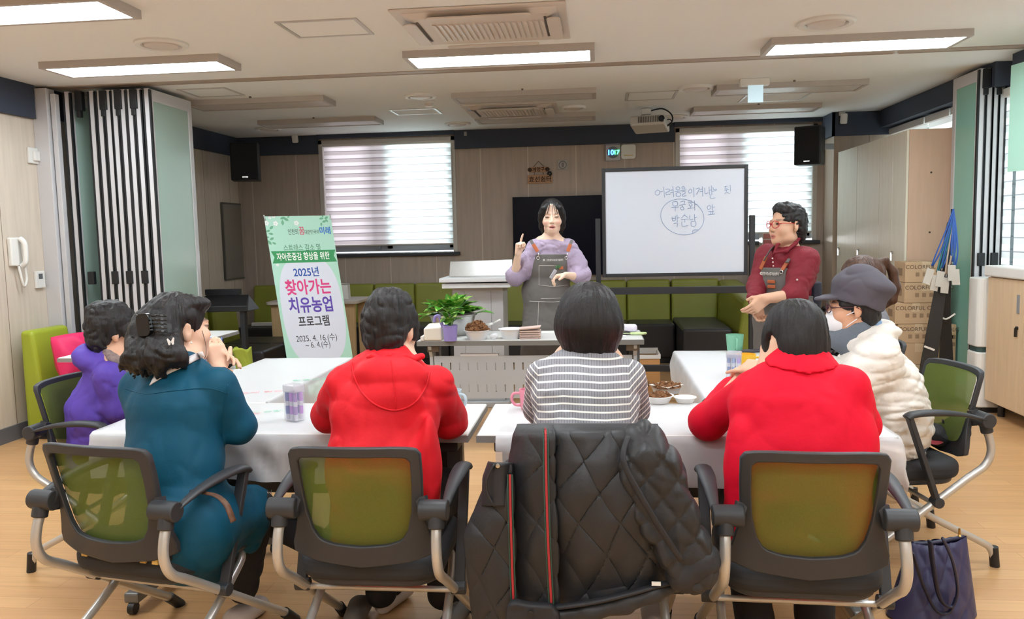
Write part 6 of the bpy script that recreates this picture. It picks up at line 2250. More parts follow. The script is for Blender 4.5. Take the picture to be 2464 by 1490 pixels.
# ---- E: purple jacket, left side
H = Frame(J(278, 795, 3.38), (.80, .60, -.02), (0, 0, 1), 1.0)
pe = person('person in a purple hooded jacket on the left, short black hair, dark glasses', (-2.0, 3.4))
nk = J(275, 862, 3.36)
QR, QF = nrm3((.45, -.9, 0)), nrm3((.9, .45, 0))
shR, shL = J(262, 905, 3.24), J(250, 895, 3.52)
elR = J(285, 985, 3.26); wrR = elR + Vector((.22, .12, .05)); elL = shL + QF * .12 - Z3 * .24; wrL = elL + QF * .22
mid = J(245, 980, 3.37); pel = Vector((mid.x - .03, 3.37, .50))
S = Solid(); add_head(S, H); S.cap(H(0, -.02, -.06), nk, .05, .055, .03)
S.ecap(nk - Z3 * .03, mid, (.12, .08), (.13, .10), QR, .05).ecap(mid, pel, (.13, .10), (.15, .11), QR, .05)
for a, e, w_, ts in ((shR, elR, wrR, -1), (shL, elL, wrL, 1)):
    S.cap(a, e, .042, .038, .04).cap(e, w_, .038, .025, .02); add_hand(S, w_, w_ - e, (0, 0, -1), ts)
for s in (-1, 1): seated_legs(S, pel + QR * s * .09, pel + QF * .40 + QR * s * .1, Vector((pel.x + .4, pel.y + .15 - s * .1, .09)))
grow(S, 'body', M_skin, pe, .005, color=skin_color(H, (218, 170, 142)))
S = Solid()
S.ecap(J(258, 900, 3.37), J(240, 985, 3.37), (.15, .095), (.165, .125), QR, .05).ecap(J(240, 985, 3.37), pel - Z3 * .06, (.165, .125), (.18, .14), QR, .05)
for a, e, w_ in ((shR, elR, wrR), (shL, elL, wrL)): S.cap(a, e, .068, .058, .022).cap(e, w_, .056, .042, .03)
S.cap(nk - Z3 * .02, nk + Z3 * .0, .085, .075, .03)
S.ell(J(232, 868, 3.33), (.085, .10, .055), None, .03).ell(J(212, 852, 3.33), (.055, .085, .05), None, .03).ell(J(240, 838, 3.36), (.05, .06, .045), None, .012, 's')
grow(S, 'purple_jacket', mat('violet_shell', (94, 72, 172), .55, bump=.1, bscale=40, spec=.2), pe, .006, disp=(folds(.004, 7, 51, (1, 1, 1.8)), folds(.003, 24, 52)), it=1)
S = Solid(); S.chain([J(255, 848, 3.31), J(278, 868, 3.27), J(300, 890, 3.30)], [.02, .022, .02], .02); grow(S, 'patterned_scarf', mat('scarf_grey', (136, 118, 116), .85, var=.4, vscale=60), pe, .005, disp=(folds(.003, 30, 53),))
S = Solid()
S.ell(H(0, -.020, .036), (.094, .110, .096), H.R(), 0).ell(H(0, -.068, -.035), (.078, .056, .072), H.R(), .03).ell(H(0, -.03, .09), (.06, .08, .04), H.R(), .03).ell(H(0, -.07, -.085), (.05, .03, .035), H.R(), .02)
for s in (-1, 1): S.ell(H(s * .078, .03, .01), (.018, .035, .045), H.R(), .02)
S.ell(H(0, .112, -.045), (.082, .078, .095), H.R(), .012, 's')
for s in (-1, 1): S.ell(H(s * .098, -.002, -.045), (.024, .026, .042), H.R(), .008, 's')
grow(S, 'hair', M_hairs, pe, .0045, disp=(curls(.008, 32, 55), hair_disp(H, .003, 50, 20, 9)), it=0)
glasses(H, pe, mat('plum_frames', (84, 34, 48), .35))
S = Solid()
for s in (-1, 1): seated_legs(S, pel + QR * s * .09, pel + QF * .40 + QR * s * .1, Vector((pel.x + .4, pel.y + .15 - s * .1, .09)), (.095, .075, .055))
grow(S, 'trousers', M_trouser, pe, .009)
for s in (-1, 1):
    S = Solid(); add_shoe(S, (pel.x + .37, pel.y + .15 - s * .1, 0), (1, .4), .24, .044); grow(S, 'shoe', M_shoe, pe, .008)

# ---- F: white puffer jacket, grey cap and mask, right side
H = Frame(J(2052, 738, 3.62), (-.985, .16, -.06), (.0, 0, 1), 1.0)
pf = person('person in a white puffer jacket, charcoal cap and white face mask', (1.15, 3.62))
nk = J(2072, 812, 3.62)
FR, FF = nrm3((.12, .99, 0)), nrm3((-.99, .12, 0))
shN, shF = J(2112, 862, 3.46), J(2090, 850, 3.78)
elN = J(2035, 945, 3.44); wrN = J(1990, 880, 3.62); elF = shF + Vector((-.20, .02, -.2)); wrF = elF + Vector((-.16, -.02, .04))
mid = J(2125, 960, 3.62); pel = J(2160, 1050, 3.62); pel.z = .52
S = Solid(); add_head(S, H); S.cap(H(0, -.02, -.06), nk, .05, .056, .03)
S.ecap(nk - Z3 * .10, mid, (.10, .07), (.13, .10), FR, .05).ecap(mid, pel, (.13, .10), (.15, .11), FR, .05)
for a, e, w_, ts in ((shN, elN, wrN, 1), (shF, elF, wrF, -1)):
    S.cap(a, e, .042, .038, .02).cap(e, w_, .038, .025, .02); add_hand(S, w_, w_ - e, (0, 0, -1), ts)
for s in (-1, 1): seated_legs(S, pel + FR * s * .09, pel + FF * .42 + FR * s * .1 - Z3 * .02, pel + FF * .40 + FR * s * .1 - Z3 * .43)
grow(S, 'body', M_skin, pf, .0045, color=skin_color(H, (212, 160, 130)))


def puff(amp, per):
    def fn(P):
        z = P[:, 2] + .35 * (P[:, 0] - 1.1) * .3 + .02 * np.sin(P[:, 1] * 14) + .015 * np.sin(P[:, 0] * 19)
        u = (z / per) % 1.0
        return amp * (1 - 2.2 * np.sqrt(np.maximum(np.sin(PI * u), 0)))
    return fn


S = Solid()
S.ecap(J(2098, 850, 3.62), J(2122, 935, 3.62), (.165, .10), (.19, .155), FR, .05)
S.ecap(J(2122, 935, 3.62), J(2140, 1010, 3.62), (.19, .155), (.20, .155), FR, .05).ecap(J(2140, 1010, 3.62), J(2142, 1040, 3.62), (.20, .155), (.20, .15), FR, .05)
S.cap(shN, elN, .088, .078, .05).cap(elN, wrN, .076, .052, .03).cap(shF, elF, .085, .07, .05).cap(elF, wrF, .07, .05, .03)
S.cap(nk + Vector((.01, 0, -.02)), nk + Vector((.02, 0, .0)), .09, .08, .03)
S.cap(nk + Vector((.015, -.03, -.05)), shN, .085, .085, .04).cap(nk + Vector((.015, .03, -.05)), shF, .085, .085, .04)
S.ell(J(2122, 800, 3.62), (.07, .10, .055), None, .03)
grow(S, 'white_puffer_jacket', mat('white_puffer', (232, 226, 218), .5, bump=.2, bscale=35), pf, .0055, disp=(puff(.0038, .056), folds(.006, 10, 61, (1, 1, 1.6)), folds(.0025, 30, 62)), it=1)
S = Solid(); S.cap(nk + Vector((-.005, 0, -.03)), H(0, -.012, -.112), .094, .080, .02); S.ell(H(0, .06, -.135), (.066, .06, .055), H.R(), .03)
grow(S, 'neck_warmer', mat('slate_fleece', (104, 112, 122), .9, bump=.3, bscale=120), pf, .005, disp=(folds(.003, 16, 63),))
S = Solid(); S.ell(H(.0, -.085, -.085), (.05, .03, .04), H.R(), 0); grow(S, 'blue_inner_collar', mat('sky_blue_cloth', (140, 170, 205), .8), pf, .006)
S = Solid()
S.ell(H(0, -.018, .03), (.086, .102, .09), H.R(), 0).ell(H(0, -.062, -.04), (.078, .05, .06), H.R(), .03)
S.ell(H(0, .115, -.045), (.085, .085, .1), H.R(), .012, 's')
for s in (-1, 1): S.ell(H(s * .096, .004, -.035), (.026, .026, .04), H.R(), .008, 's')
grow(S, 'hair', M_hairs, pf, .0045, disp=(curls(.006, 34, 65),), it=0)
S = Solid()
CF_ = Frame(H.c, H.d(0, .97, .22), H.d(0, -.22, .97), H.k)
S.ecap(CF_(0, -.015, .035), CF_(0, -.018, .075), (.102, .118), (.100, .115), CF_.x, 0)
S.ell(CF_(0, -.052, .098), (.108, .105, .045), CF_.R(), .03).ell(CF_(0, .03, .088), (.085, .07, .045), CF_.R(), .03)
S.ell(CF_(0, -.01, -.005), (.096, .112, .055), CF_.R(), .01, 's')
S.ell(CF_(0, .098, .026), (.074, .066, .013), Frame((0, 0, 0), CF_.d(0, 1, -.28), CF_.d(0, .28, 1)).R(), .01)
grow(S, 'charcoal_cap', mat('charcoal_twill', (84, 80, 90), .8, bump=.15, bscale=200, bdist=.002), pf, .0045, disp=(folds(.004, 16, 66),))
S = Solid(); S.ell(H(0, .062, -.058), (.060, .056, .060), H.R(), 0); S.cut(H(0, .02, 0), H.d(0, -1, 0)); S.ell(H(0, .05, -.055), (.053, .05, .055), H.R(), .0, 's')
mk = grow(S, 'face_mask', mat('mask_white', (232, 232, 236), .8), pf, .0035)
for s in (-1, 1):
    for q in ([H(s * .06, .045, -.035), H(s * .078, .0, -.012)], [H(s * .058, .04, -.08), H(s * .078, -.005, -.045)]):
        b = MB(); b.tube(q, .002, 5); b.build('mask_loop', MATS['mask_white'], pf)
glasses(H, pf, mat('plum_frames', (84, 34, 48), .35))
S = Solid()
for s in (-1, 1): seated_legs(S, pel + FR * s * .09, pel + FF * .42 + FR * s * .1 - Z3 * .02, pel + FF * .40 + FR * s * .1 - Z3 * .43, (.098, .08, .06))
grow(S, 'jeans', mat('denim', (92, 112, 138), .85, var=.2, vscale=12, bump=.1, bscale=200), pf, .008, disp=(folds(.004, 14, 67),))
for s in (-1, 1):
    S = Solid(); q = pel + FF * .36 + FR * s * .1; add_shoe(S, (q.x, q.y, 0), (-1, .1), .24, .045); grow(S, 'shoe', M_shoe, pf, .008)

# ---- G: ponytail, grey coat, right side farther back
H = Frame(J(2066, 672, 4.40), (-.97, .25, -.03), (0, 0, 1), 1.0)
pg = person('person in a grey coat with a brown ponytail and glasses', (1.2, 4.4))
nk = J(2085, 735, 4.42)
shN, shF = J(2105, 785, 4.26), J(2060, 780, 4.56)
elN = J(2050, 850, 4.25); wrN = elN + Vector((-.22, .06, .03)); elF = shF + Vector((-.16, 0, -.22)); wrF = elF + Vector((-.16, -.05, .05))
mid = J(2085, 850, 4.42); pel = Vector((mid.x + .05, 4.42, .50))
S = Solid(); add_head(S, H); S.cap(H(0, -.02, -.06), nk, .05, .056, .03)
S.ecap(nk - Z3 * .03, mid, (.12, .08), (.13, .10), FR, .05).ecap(mid, pel, (.13, .10), (.15, .11), FR, .05)
for a, e, w_, ts in ((shN, elN, wrN, 1), (shF, elF, wrF, -1)):
    S.cap(a, e, .042, .038, .04).cap(e, w_, .038, .025, .02); add_hand(S, w_, w_ - e, (0, 0, -1), ts)
for s in (-1, 1): seated_legs(S, pel + FR * s * .09, pel + FF * .40 + FR * s * .1, pel + FF * .40 + FR * s * .1 - Z3 * .41)
grow(S, 'body', M_skin, pg, .0055, color=skin_color(H))
S = Solid()
S.ecap(J(2090, 775, 4.42), J(2085, 850, 4.42), (.17, .10), (.18, .135), FR, .05).ecap(J(2085, 850, 4.42), pel - Z3 * .06, (.18, .135), (.19, .15), FR, .05)
for a, e, w_ in ((shN, elN, wrN), (shF, elF, wrF)): S.cap(a, e, .076, .062, .05).cap(e, w_, .06, .044, .03)
S.cap(nk - Z3 * .03, nk - Z3 * .01, .088, .08, .03)
grow(S, 'grey_coat', mat('grey_wool', (118, 118, 124), .95, var=.25, vscale=50, bump=.3, bscale=150), pg, .0065, disp=(folds(.005, 9, 71),))
b = MB()
for k in range(120):
    u, v = random.random(), random.random(); q = J(1990 + 45 * u - 18 * v, 810 + 48 * v, 4.17 + .02 * random.random())
    b.obox(q, (.006, .002, .006), nrm3((.9, .3, random.random() - .5)), nrm3((-.3, .9, random.random() - .5)), Z3)
o = b.build('sequin_patch', mat('sequins', (30, 30, 36), .15, .6), pg); o['kind'] = 'stuff'
S = Solid()
S.ell(H(0, -.018, .034), (.086, .104, .092), H.R(), 0).ell(H(0, -.07, .03), (.06, .05, .055), H.R(), .04).ell(H(0, -.05, -.04), (.066, .04, .05), H.R(), .03)
S.ell(H(0, .112, -.05), (.085, .078, .10), H.R(), .012, 's')
for s in (-1, 1): S.ell(H(s * .094, .004, -.04), (.022, .024, .04), H.R(), .008, 's')
hc = J(2108, 634, 4.40)
S.chain([H(0, -.09, .05), hc, J(2130, 628, 4.40), J(2149, 655, 4.40), J(2153, 692, 4.40), J(2148, 722, 4.40), J(2130, 742, 4.40)], [.03, .018, .016, .022, .026, .022, .005], .015)
grow(S, 'brown_ponytail_hair', M_hairbr, pg, .0045, disp=(hair_disp(H, .003, 70, 8, 15),), it=0)
S = Solid(); S.cap(hc + Vector((-.012, 0, .002)), hc + Vector((.006, 0, 0)), .024, .024, 0); grow(S, 'hair_tie', M_black, pg, .005)
glasses(H, pg, mat('thin_frames', (70, 62, 66), .3, .4))
S = Solid()
for s in (-1, 1): seated_legs(S, pel + FR * s * .09, pel + FF * .40 + FR * s * .1, pel + FF * .40 + FR * s * .1 - Z3 * .41, (.098, .08, .06))
grow(S, 'trousers', M_trouser, pg, .009)
for s in (-1, 1):
    S = Solid(); q = pel + FF * .36 + FR * s * .1; add_shoe(S, (q.x, q.y, 0), (-1, .1), .24, .045); grow(S, 'shoe', M_shoe, pg, .008)

# ---- the two standing women
M_apron = mat('apron_canvas', (104, 100, 97), .9, var=.08, vscale=20, bump=.2, bscale=220, bdist=.002)
M_leather = mat('tan_leather', (178, 96, 56), .5, bump=.1, bscale=200)
M_thread = mat('apron_thread', (206, 202, 196), .8)


def standing_base(S, H, nk, shL, shR, waist, hip, right, feet):
    S.cap(H(0, -.034, -.065), nk, .042, .047, .016)
    S.ecap(nk - Z3 * .05, waist, (.135, .075), (.115, .08), right, .05).ecap(waist, hip, (.115, .08), (.15, .105), right, .05)
    for s, ft in zip((-1, 1), feet):
        kn = (hip + Vector(right) * s * .09).lerp(Vector(ft), .52)
        S.cap(hip + Vector(right) * s * .085, kn, .08, .055, .04).cap(kn, Vector(ft) + Z3 * .08, .055, .036, .02)


# I: lilac blouse
D = 5.97
H = Frame(J(1328, 521, D), (.06, -1, -.07), (0, 0, 1), 1.055)
pi_ = person('woman in a lilac blouse and grey apron, speaking with one finger raised', (-.3, D))
nk = J(1328, 572, D + .02)
RX = Vector((-1, 0, 0))                     # her right is to the left of the view
shR, shL = J(1287, 598, D + .01), J(1370, 596, D + .01)
elR, wrR = J(1238, 672, D - .05), J(1246, 614, D - .13)
elL, wrL = J(1398, 668, D - .03), J(1362, 662, D - .20)
waist, hip = J(1318, 668, D + .01), J(1314, 725, D + .02)
feet = [Vector((hip.x + .1, D + .02, .0)), Vector((hip.x - .1, D + .03, .0))]
S = Solid(); add_head(S, H, .78, .8)
standing_base(S, H, nk, shL, shR, waist, hip, RX, feet)
S.cap(shR, elR, .042, .036, .04).cap(elR, wrR, .036, .023, .02)
S.cap(shL, elL, .042, .036, .04).cap(elL, wrL, .036, .023, .02)
# raised hand: index straight, the others folded; palm towards her left
add_hand(S, wrR, (.12, -.12, 1), (.92, -.35, .05), 1, .98, (6, 78, 82, 86), (.8, .35, .5), 40)
add_hand(S, wrL, (-.86, -.42, -.10), (-.1, -.3, -.9), 1, .98, (34, 40, 46, 50), (.75, .5, .45), 25)
grow(S, 'body', M_skin, pi_, .0034, color=skin_color(H, (232, 198, 176), (196, 122, 122), (88, 66, 58), .55, 'closed', (226, 160, 146)))
M_lil = mat('lilac_cotton', (164, 148, 172), .75, bump=.1, bscale=50)
S = Solid()
S.ecap(J(1328, 596, D + .01), J(1322, 640, D + .015), (.138, .084), (.138, .092), RX, .05).ecap(J(1322, 640, D + .015), J(1316, 700, D + .03), (.145, .095), (.15, .105), RX, .05)
S.cap(nk - Z3 * .055, nk - Z3 * .030, .070, .060, .03)
S.chain([shR, J(1264, 640, D - .02), J(1240, 665, D - .045)], [.060, .070, .076], .05)
S.chain([shL, J(1385, 630, D - .01), J(1398, 660, D - .03)], [.060, .068, .072], .05).cap(J(1398, 662, D - .03), J(1390, 664, D - .08), .07, .058, .03)
S.cap(wrR.lerp(elR, .45), wrR, .043, .04, .01, 's')
grow(S, 'lilac_blouse', M_lil, pi_, .0045, disp=(folds(.005, 12, 81, (1, 1, 1.4)), folds(.0025, 32, 82)), it=1)


def apron(parent, P_up, P_mid, P_low, P_hem, right, fwd, hw_top, z_top, z_w, hw_w, z_hem, step, seed, e=0.0):
    """canvas bib apron wrapped on the front of the trunk"""
    S = Solid()
    S.ecap(P_up, P_mid, (.160 + e, .104 + e), (.150 + e, .108 + e), right, .05).ecap(P_mid, P_low, (.150 + e, .108 + e), (.168 + e, .122 + e), right, .05).ecap(P_low, P_hem, (.170 + e, .124 + e), (.19 + e, .135 + e), right, .05)
    T = Solid()
    rx, ry = np.array(right), np.array(fwd)
    c0, c1 = np.array(P_up), np.array(P_hem)

    def trim(X, Y, Z):
        t = np.clip((Z - c0[2]) / (c1[2] - c0[2]), 0, 1)
        cx, cy = c0[0] + (c1[0] - c0[0]) * t, c0[1] + (c1[1] - c0[1]) * t
        u = (X - cx) * rx[0] + (Y - cy) * rx[1]
        v = (X - cx) * ry[0] + (Y - cy) * ry[1]
        w = hw_top + (hw_w - hw_top) * np.clip((z_top - Z) / (z_top - z_w), 0, 1)
        bib = np.maximum(np.abs(u) - w, .02 - v)
        skirt = np.maximum(-.02 - v, -1.0)
        d = np.where(Z > z_w, bib, skirt)
        return np.maximum(np.maximum(d, Z - z_top), z_hem - Z)
    S.field(trim)
    return grow(S, 'apron', M_apron, parent, step, disp=(folds(.003, 9, seed),), it=1)


zt_ = J(1330, 612, D - .1).z
ap = apron(pi_, J(1328, 600, D + .0), J(1322, 640, D + .005), J(1315, 705, D + .02), Vector((J(1308, 800, D).x, D + .03, .42)), RX, Vector((0, -1, 0)), .112, zt_, J(1320, 672, D).z, .15, .46, .0045, 83)
FZ = D - .112


def stitch(parent, segs, d, r=.0016):
    b = MB()
    for s in segs:
        b.tube([J(x, y, d(x, y) if callable(d) else d) for x, y in s], r, 5)
    return b.build('seam_stitching', M_thread, parent)


for sg in ([(1297, 639), (1297, 686), (1333, 690), (1366, 686)], [(1297, 639), (1348, 640)], [(1274, 725), (1330, 727), (1362, 724)], [(1302, 719), (1358, 717)], [(1296, 727), (1294, 790)]):
    q = []
    for (xa, ya), (xb, yb) in zip(sg, sg[1:]):
        q += [on(xa + (xb - xa) * t / 6, ya + (yb - ya) * t / 6, .002) for t in range(7)]
    b = MB(); b.tube([p for i, p in enumerate(q) if p is not None and (i == 0 or i % 7)], .0014, 5); b.build('seam_stitching', M_thread, ap)
b = MB(); q = J(1309, 626, FZ - .006); b.lathe([(.008, 0), (.008, .003), (.003, .003), (.003, 0)], q, 16, axis=(0, -1, 0)); b.build('round_logo', M_thread, ap)
lettering('printed_name', '인천광역시농업기술센터', M_thread, J(1335, 628, FZ - .006), X3, Z3, .017, ap, .0003, depth=.002, width=.118)
for s, (xa, ya, xb, yb) in ((1, (1277, 578, 1296, 612)), (-1, (1376, 578, 1365, 612))):
    b = MB(); b.bar(J(xa, ya, D - .078), J((xa * 2 + xb) / 3, (ya * 2 + yb) / 3, D - .098), .022, .004, up=(0, -1, 0)); st_ = b.build('shoulder_strap', M_apron, ap)
    b = MB(); b.bar(J(xa * .7 + xb * .3, ya * .72 + yb * .28, D - .100), J(xa * .1 + xb * .9, ya * .1 + yb * .9 - 3, D - .112), .026, .006, up=(0, -1, 0)); b.build('leather_tab', M_leather, st_, bevel=.002)
    b = MB(); e = J(xb, yb + 3, FZ - .008); b.tube([e + Vector((.0, 0, .02)), e + Vector((0, -.003, -.01))], .003, 6)
    e = J(xb + (-1 if s > 0 else -2), yb + 9, FZ - .002); b.tube([e + Vector((.011 * math.cos(t), -.004, .011 * math.sin(t))) for t in [2 * PI * k / 14 for k in range(14)]], .003, 6, closed=True); b.build('metal_eyelet', M_chrome, st_, smooth='all')
b = MB(); b.obox(J(1350, 645, FZ - .006), (.016, .003, .011), X3, Y3, Z3); b.build('leather_patch', M_leather, ap, bevel=.003)
b = MB()
for k in range(6):
    q = J(1338 + 2 * k, 645 - 3 * (k % 2), FZ - .012); b.prism([(-.004, 0), (0, .010), (.005, .016), (.006, .006), (.002, -.006)], q, nrm3((1, .2 * k - .5, 0)), Z3, .002)
b.build('leaf_sprig', mat('sprig_green', (58, 110, 62), .6), ap)
b = MB(); b.obox(J(1331, 660, D - .262), (.012, .006, .036), nrm3((.7, .3, -.5)), nrm3((-.4, .9, 0)), nrm3((.5, .2, .8))); phone_ = tag(b.build('remote_control', mat('remote_grey', (170, 170, 176), .4), bevel=.004), 'small pale grey remote held in the speaking woman\'s lower hand', 'remote')
S = Solid()
S.ell(H(0, -.022, .040), (.086, .102, .090), H.R(), 0).ell(H(0, -.06, -.03), (.074, .05, .08), H.R(), .03)
for s in (-1, 1): S.chain([H(s * .064, .046, .060), H(s * .071, .030, .02), H(s * .073, .008, -.02), H(s * .069, -.018, -.07), H(s * .056, -.05, -.12)], [.015, .016, .0165, .017, .018], .035)
S.chain([H(0, -.07, -.06), H(.0, -.085, -.13), H(.015, -.08, -.19)], [.05, .045, .02], .03)
S.ell(H(0, .105, -.028), (.066, .075, .082), H.R(), .010, 's')
grow(S, 'hair', M_hairb, pi_, .0036, disp=(hair_disp(H, .0014, 110, 2.0, 17),), it=0)
b = MB()
for (x0_, x1_, z1_, r) in ((-.028, -.052, .010, .005), (-.018, -.040, .008, .004), (-.008, -.024, .018, .0025), (-.001, -.002, .000, .0022), (.012, .034, .014, .004), (.020, .050, .006, .005), (.028, .060, -.006, .005), (-.036, -.064, -.002, .005), (.034, .066, -.03, .004)):
    b.tube(smooth_path([H(x0_, .070, .098), H((x0_ + x1_) / 2, .101, .06), H(x1_, .099 - abs(x1_) * .45, z1_)], 4), [r * 1.2 - (r * .9) * k / 8 for k in range(9)], 6)
b.build('fringe', M_hairb, pi_, smooth='all')
S = Solid()
for ft in feet: S.cap((ft.x, ft.y, .46), (ft.x, ft.y, .10), .075, .055, .02)
S.ecap(hip - Z3 * .1, Vector((hip.x, D + .03, .5)), (.15, .10), (.15, .09), RX, .03)
grow(S, 'trousers', M_trouser, pi_, .009)
for ft in feet:
    S = Solid(); add_shoe(S, (ft.x, ft.y + .06, 0), (0, -1), .24, .044); grow(S, 'shoe', M_sole, pi_, .008)

# J: burgundy shirt
D = 5.02
H = Frame(J(1893, 540, D), (-.90, -.40, .0), (0, 0, 1), 1.03)
pj = person('woman in a burgundy shirt, grey apron and red glasses, hands clasped', (1.25, D))
nk = J(1895, 598, D + .02)
QF = nrm3((-.72, -.69, 0)); QR = QF.cross(Z3)          # facing and her right
shN, shF = J(1938, 628, D - .10), J(1850, 618, D + .12)
elN, wrN = J(1912, 712, D - .20), J(1842, 718, D - .28)
elF, wrF = J(1822, 690, D + .02), J(1815, 728, D - .22)
waist, hip = J(1888, 700, D + .02), J(1892, 780, D + .03)
feet = [Vector((hip.x - .06, D - .06, 0)), Vector((hip.x + .1, D + .1, 0))]
S = Solid(); add_head(S, H, 1.06)
standing_base(S, H, nk, shN, shF, waist, hip, QR, feet)
S.cap(shN, elN, .048, .042, .04).cap(elN, wrN, .042, .028, .02).cap(shF, elF, .046, .040, .04).cap(elF, wrF, .040, .028, .02)
add_hand(S, wrN, (-.72, -.15, -.62), (-.25, .9, .1), -1, 1.0, (18, 26, 32, 36), (.7, .5, .5), 25)
add_hand(S, wrF + Vector((.02, .06, .0)), (.18, -.22, -.95), (.3, -.85, .2), 1, .98, (30, 34, 38, 42), (.7, .4, .4), 25)
grow(S, 'body', M_skin, pj, .0036, color=skin_color(H, (216, 172, 144), (186, 100, 94), (80, 62, 54), .8))
M_bur = mat('burgundy_cotton', (122, 18, 36), .75, bump=.1, bscale=50)
S = Solid()
S.ecap(J(1892, 630, D + .02), J(1890, 690, D + .03), (.185, .11), (.175, .125), QR, .05).ecap(J(1890, 690, D + .03), J(1892, 740, D + .03), (.175, .125), (.18, .13), QR, .05)
S.cap(nk - Z3 * .075 + QF * -.01, nk - Z3 * .045 + QF * -.012, .075, .066, .03)
S.cap(shN, elN, .082, .070, .05).cap(elN, elN.lerp(wrN, .14), .068, .064, .03)
S.cap(shF, elF, .076, .064, .05).cap(elF, elF.lerp(wrF, .8), .060, .046, .03)
grow(S, 'burgundy_shirt', M_bur, pj, .005, disp=(folds(.004, 12, 91, (1, 1, 1.4)), folds(.002, 34, 92)), it=1)
S = Solid()
S.chain([J(1862, 612, D - .09), J(1870, 590, D - .07), J(1882, 582, D - .02)], [.007, .009, .008], .01).chain([J(1866, 608, D - .10), J(1892, 604, D - .10), J(1915, 585, D - .06), J(1925, 572, D + .0)], [.006, .011, .011, .009], .012)
grow(S, 'shirt_collar', M_bur, pj, .004)
b = MB()
for k in range(3): b.lathe([(.005, 0), (.005, .002), (0, .002)], J(1859 + k, 622 + 9 * k, D - .128), 10, axis=QF)
b.lathe([(.006, 0), (.006, .003), (0, .003)], J(1918, 673, D - .235), 10, axis=(-.1, -1, 0)); b.build('shirt_buttons', mat('button_pearl', (214, 196, 196), .3), pj)
S = Solid()   # dark vest
S.ecap(J(1896, 640, D + .035), J(1896, 700, D + .04), (.196, .124), (.19, .146), QR, .05).ecap(J(1896, 700, D + .04), J(1896, 745, D + .04), (.19, .146), (.198, .152), QR, .05)
cc = np.array(J(1890, 650, D + .03)); qf, qr = np.array(QF), np.array(QR)


def vest(X, Y, Z):
    u = (X - cc[0]) * qr[0] + (Y - cc[1]) * qr[1]
    v = (X - cc[0]) * qf[0] + (Y - cc[1]) * qf[1]
    front = np.maximum(v, 0 * Z)
    return np.minimum(np.maximum(.045 - np.abs(u), np.abs(u) - .105), np.maximum(v - .02, Z - 1.10))


S.field(vest); S.cap(shN, elN, .084, .072, .01, 's').cap(shF, elF, .078, .066, .01, 's')
grow(S, 'navy_vest', mat('navy_knit', (30, 32, 46), .85), pj, .005)
ap = apron(pj, J(1890, 640, D + .02), J(1890, 690, D + .022), J(1892, 760, D + .03), Vector((hip.x, D + .02, .42)), QR, QF, .105, J(1860, 646, D - .12).z, J(1860, 712, D - .1).z, .15, .44, .005, 93, .032)
AX, AN = -QR, QF                              # across the bib as seen, and its outward side
oq = J(1852, 655, D - .155)
bibp = lambda px, py, k=.0: J(px, py, 0) if False else None


def onbib(px, py, lift=.0):
    q = on(px, py, .004 + lift)
    if q is not None:
        return q
    d = ray(px, py); c = Vector(cc) + QF * (.134 + lift)
    t = (c - Vector((0, 0, CAMZ))).dot(QF) / d.dot(QF)
    return Vector((0, 0, CAMZ)) + d * t


lettering('printed_name', '인천시농업기술센터', M_thread, onbib(1853, 662), AX, Z3, .02, ap, .0003, depth=.004, width=.115)
b = MB(); b.lathe([(.009, 0), (.009, .003), (.004, .003), (.004, 0)], onbib(1832, 658), 14, axis=QF); b.build('round_logo', M_thread, ap)
for y_ in (678, 690): b = MB(); b.obox(onbib(1856, y_), (.026, .004, .010), AX, QF, Z3); b.build('leather_patch', M_leather, ap, bevel=.003)
b = MB(); e = onbib(1880, 655, .004); b.tube([e + AX * (.011 * math.cos(t)) + Z3 * (.011 * math.sin(t)) for t in [2 * PI * k / 14 for k in range(14)]], .0035, 6, closed=True); b.build('metal_eyelet', M_chrome, ap, smooth='all')
for (pts, ws) in (([(1882, 650), (1893, 632), (1908, 612), (1932, 592)], 1), ([(1830, 648), (1838, 628), (1852, 604), (1866, 592)], -1)):
    q = [onbib(*pts[0], .004), onbib(*pts[1], .006), J(*pts[2], D - .085 if ws > 0 else D - .03), J(*pts[3], D - .02 if ws > 0 else D + .05)]
    b = MB(); b.tube(smooth_path(q[1:], 5), .012, 8, flat=.35); s_ = b.build('shoulder_strap', M_apron, ap, smooth='all')
    b = MB(); b.bar(q[0], q[1].lerp(q[2], .4), .022, .008, up=QF); b.build('leather_tab', M_leather, s_, bevel=.002)
S = Solid()
S.ell(H(0, -.022, .038), (.090, .106, .092), H.R(), 0).ell(H(0, -.075, -.03), (.076, .05, .072), H.R(), .03).ell(H(0, .03, .095), (.062, .055, .034), H.R(), .03).ell(H(0, -.08, -.08), (.05, .03, .04), H.R(), .02)
S.ell(H(0, .112, -.018), (.084, .086, .098), H.R(), .010, 's')
for s in (-1, 1): S.ell(H(s * .098, .004, -.035), (.026, .030, .044), H.R(), .008, 's')
grow(S, 'hair', M_hairs, pj, .004, disp=(curls(.008, 38, 95),), it=0)
glasses(H, pj, mat('red_frames', (196, 40, 44), .35), .023)
S = Solid()
for ft in feet: S.cap((ft.x, ft.y, .46), (ft.x, ft.y, .10), .075, .055, .02)
S.ecap(hip - Z3 * .06, Vector((hip.x, D + .03, .5)), (.16, .11), (.15, .10), QR, .03)
grow(S, 'trousers', M_trouser, pj, .009)
for ft in feet:
    S = Solid(); add_shoe(S, (ft.x + .03, ft.y + .04, 0), QF, .24, .044); grow(S, 'shoe', M_shoe, pj, .008)
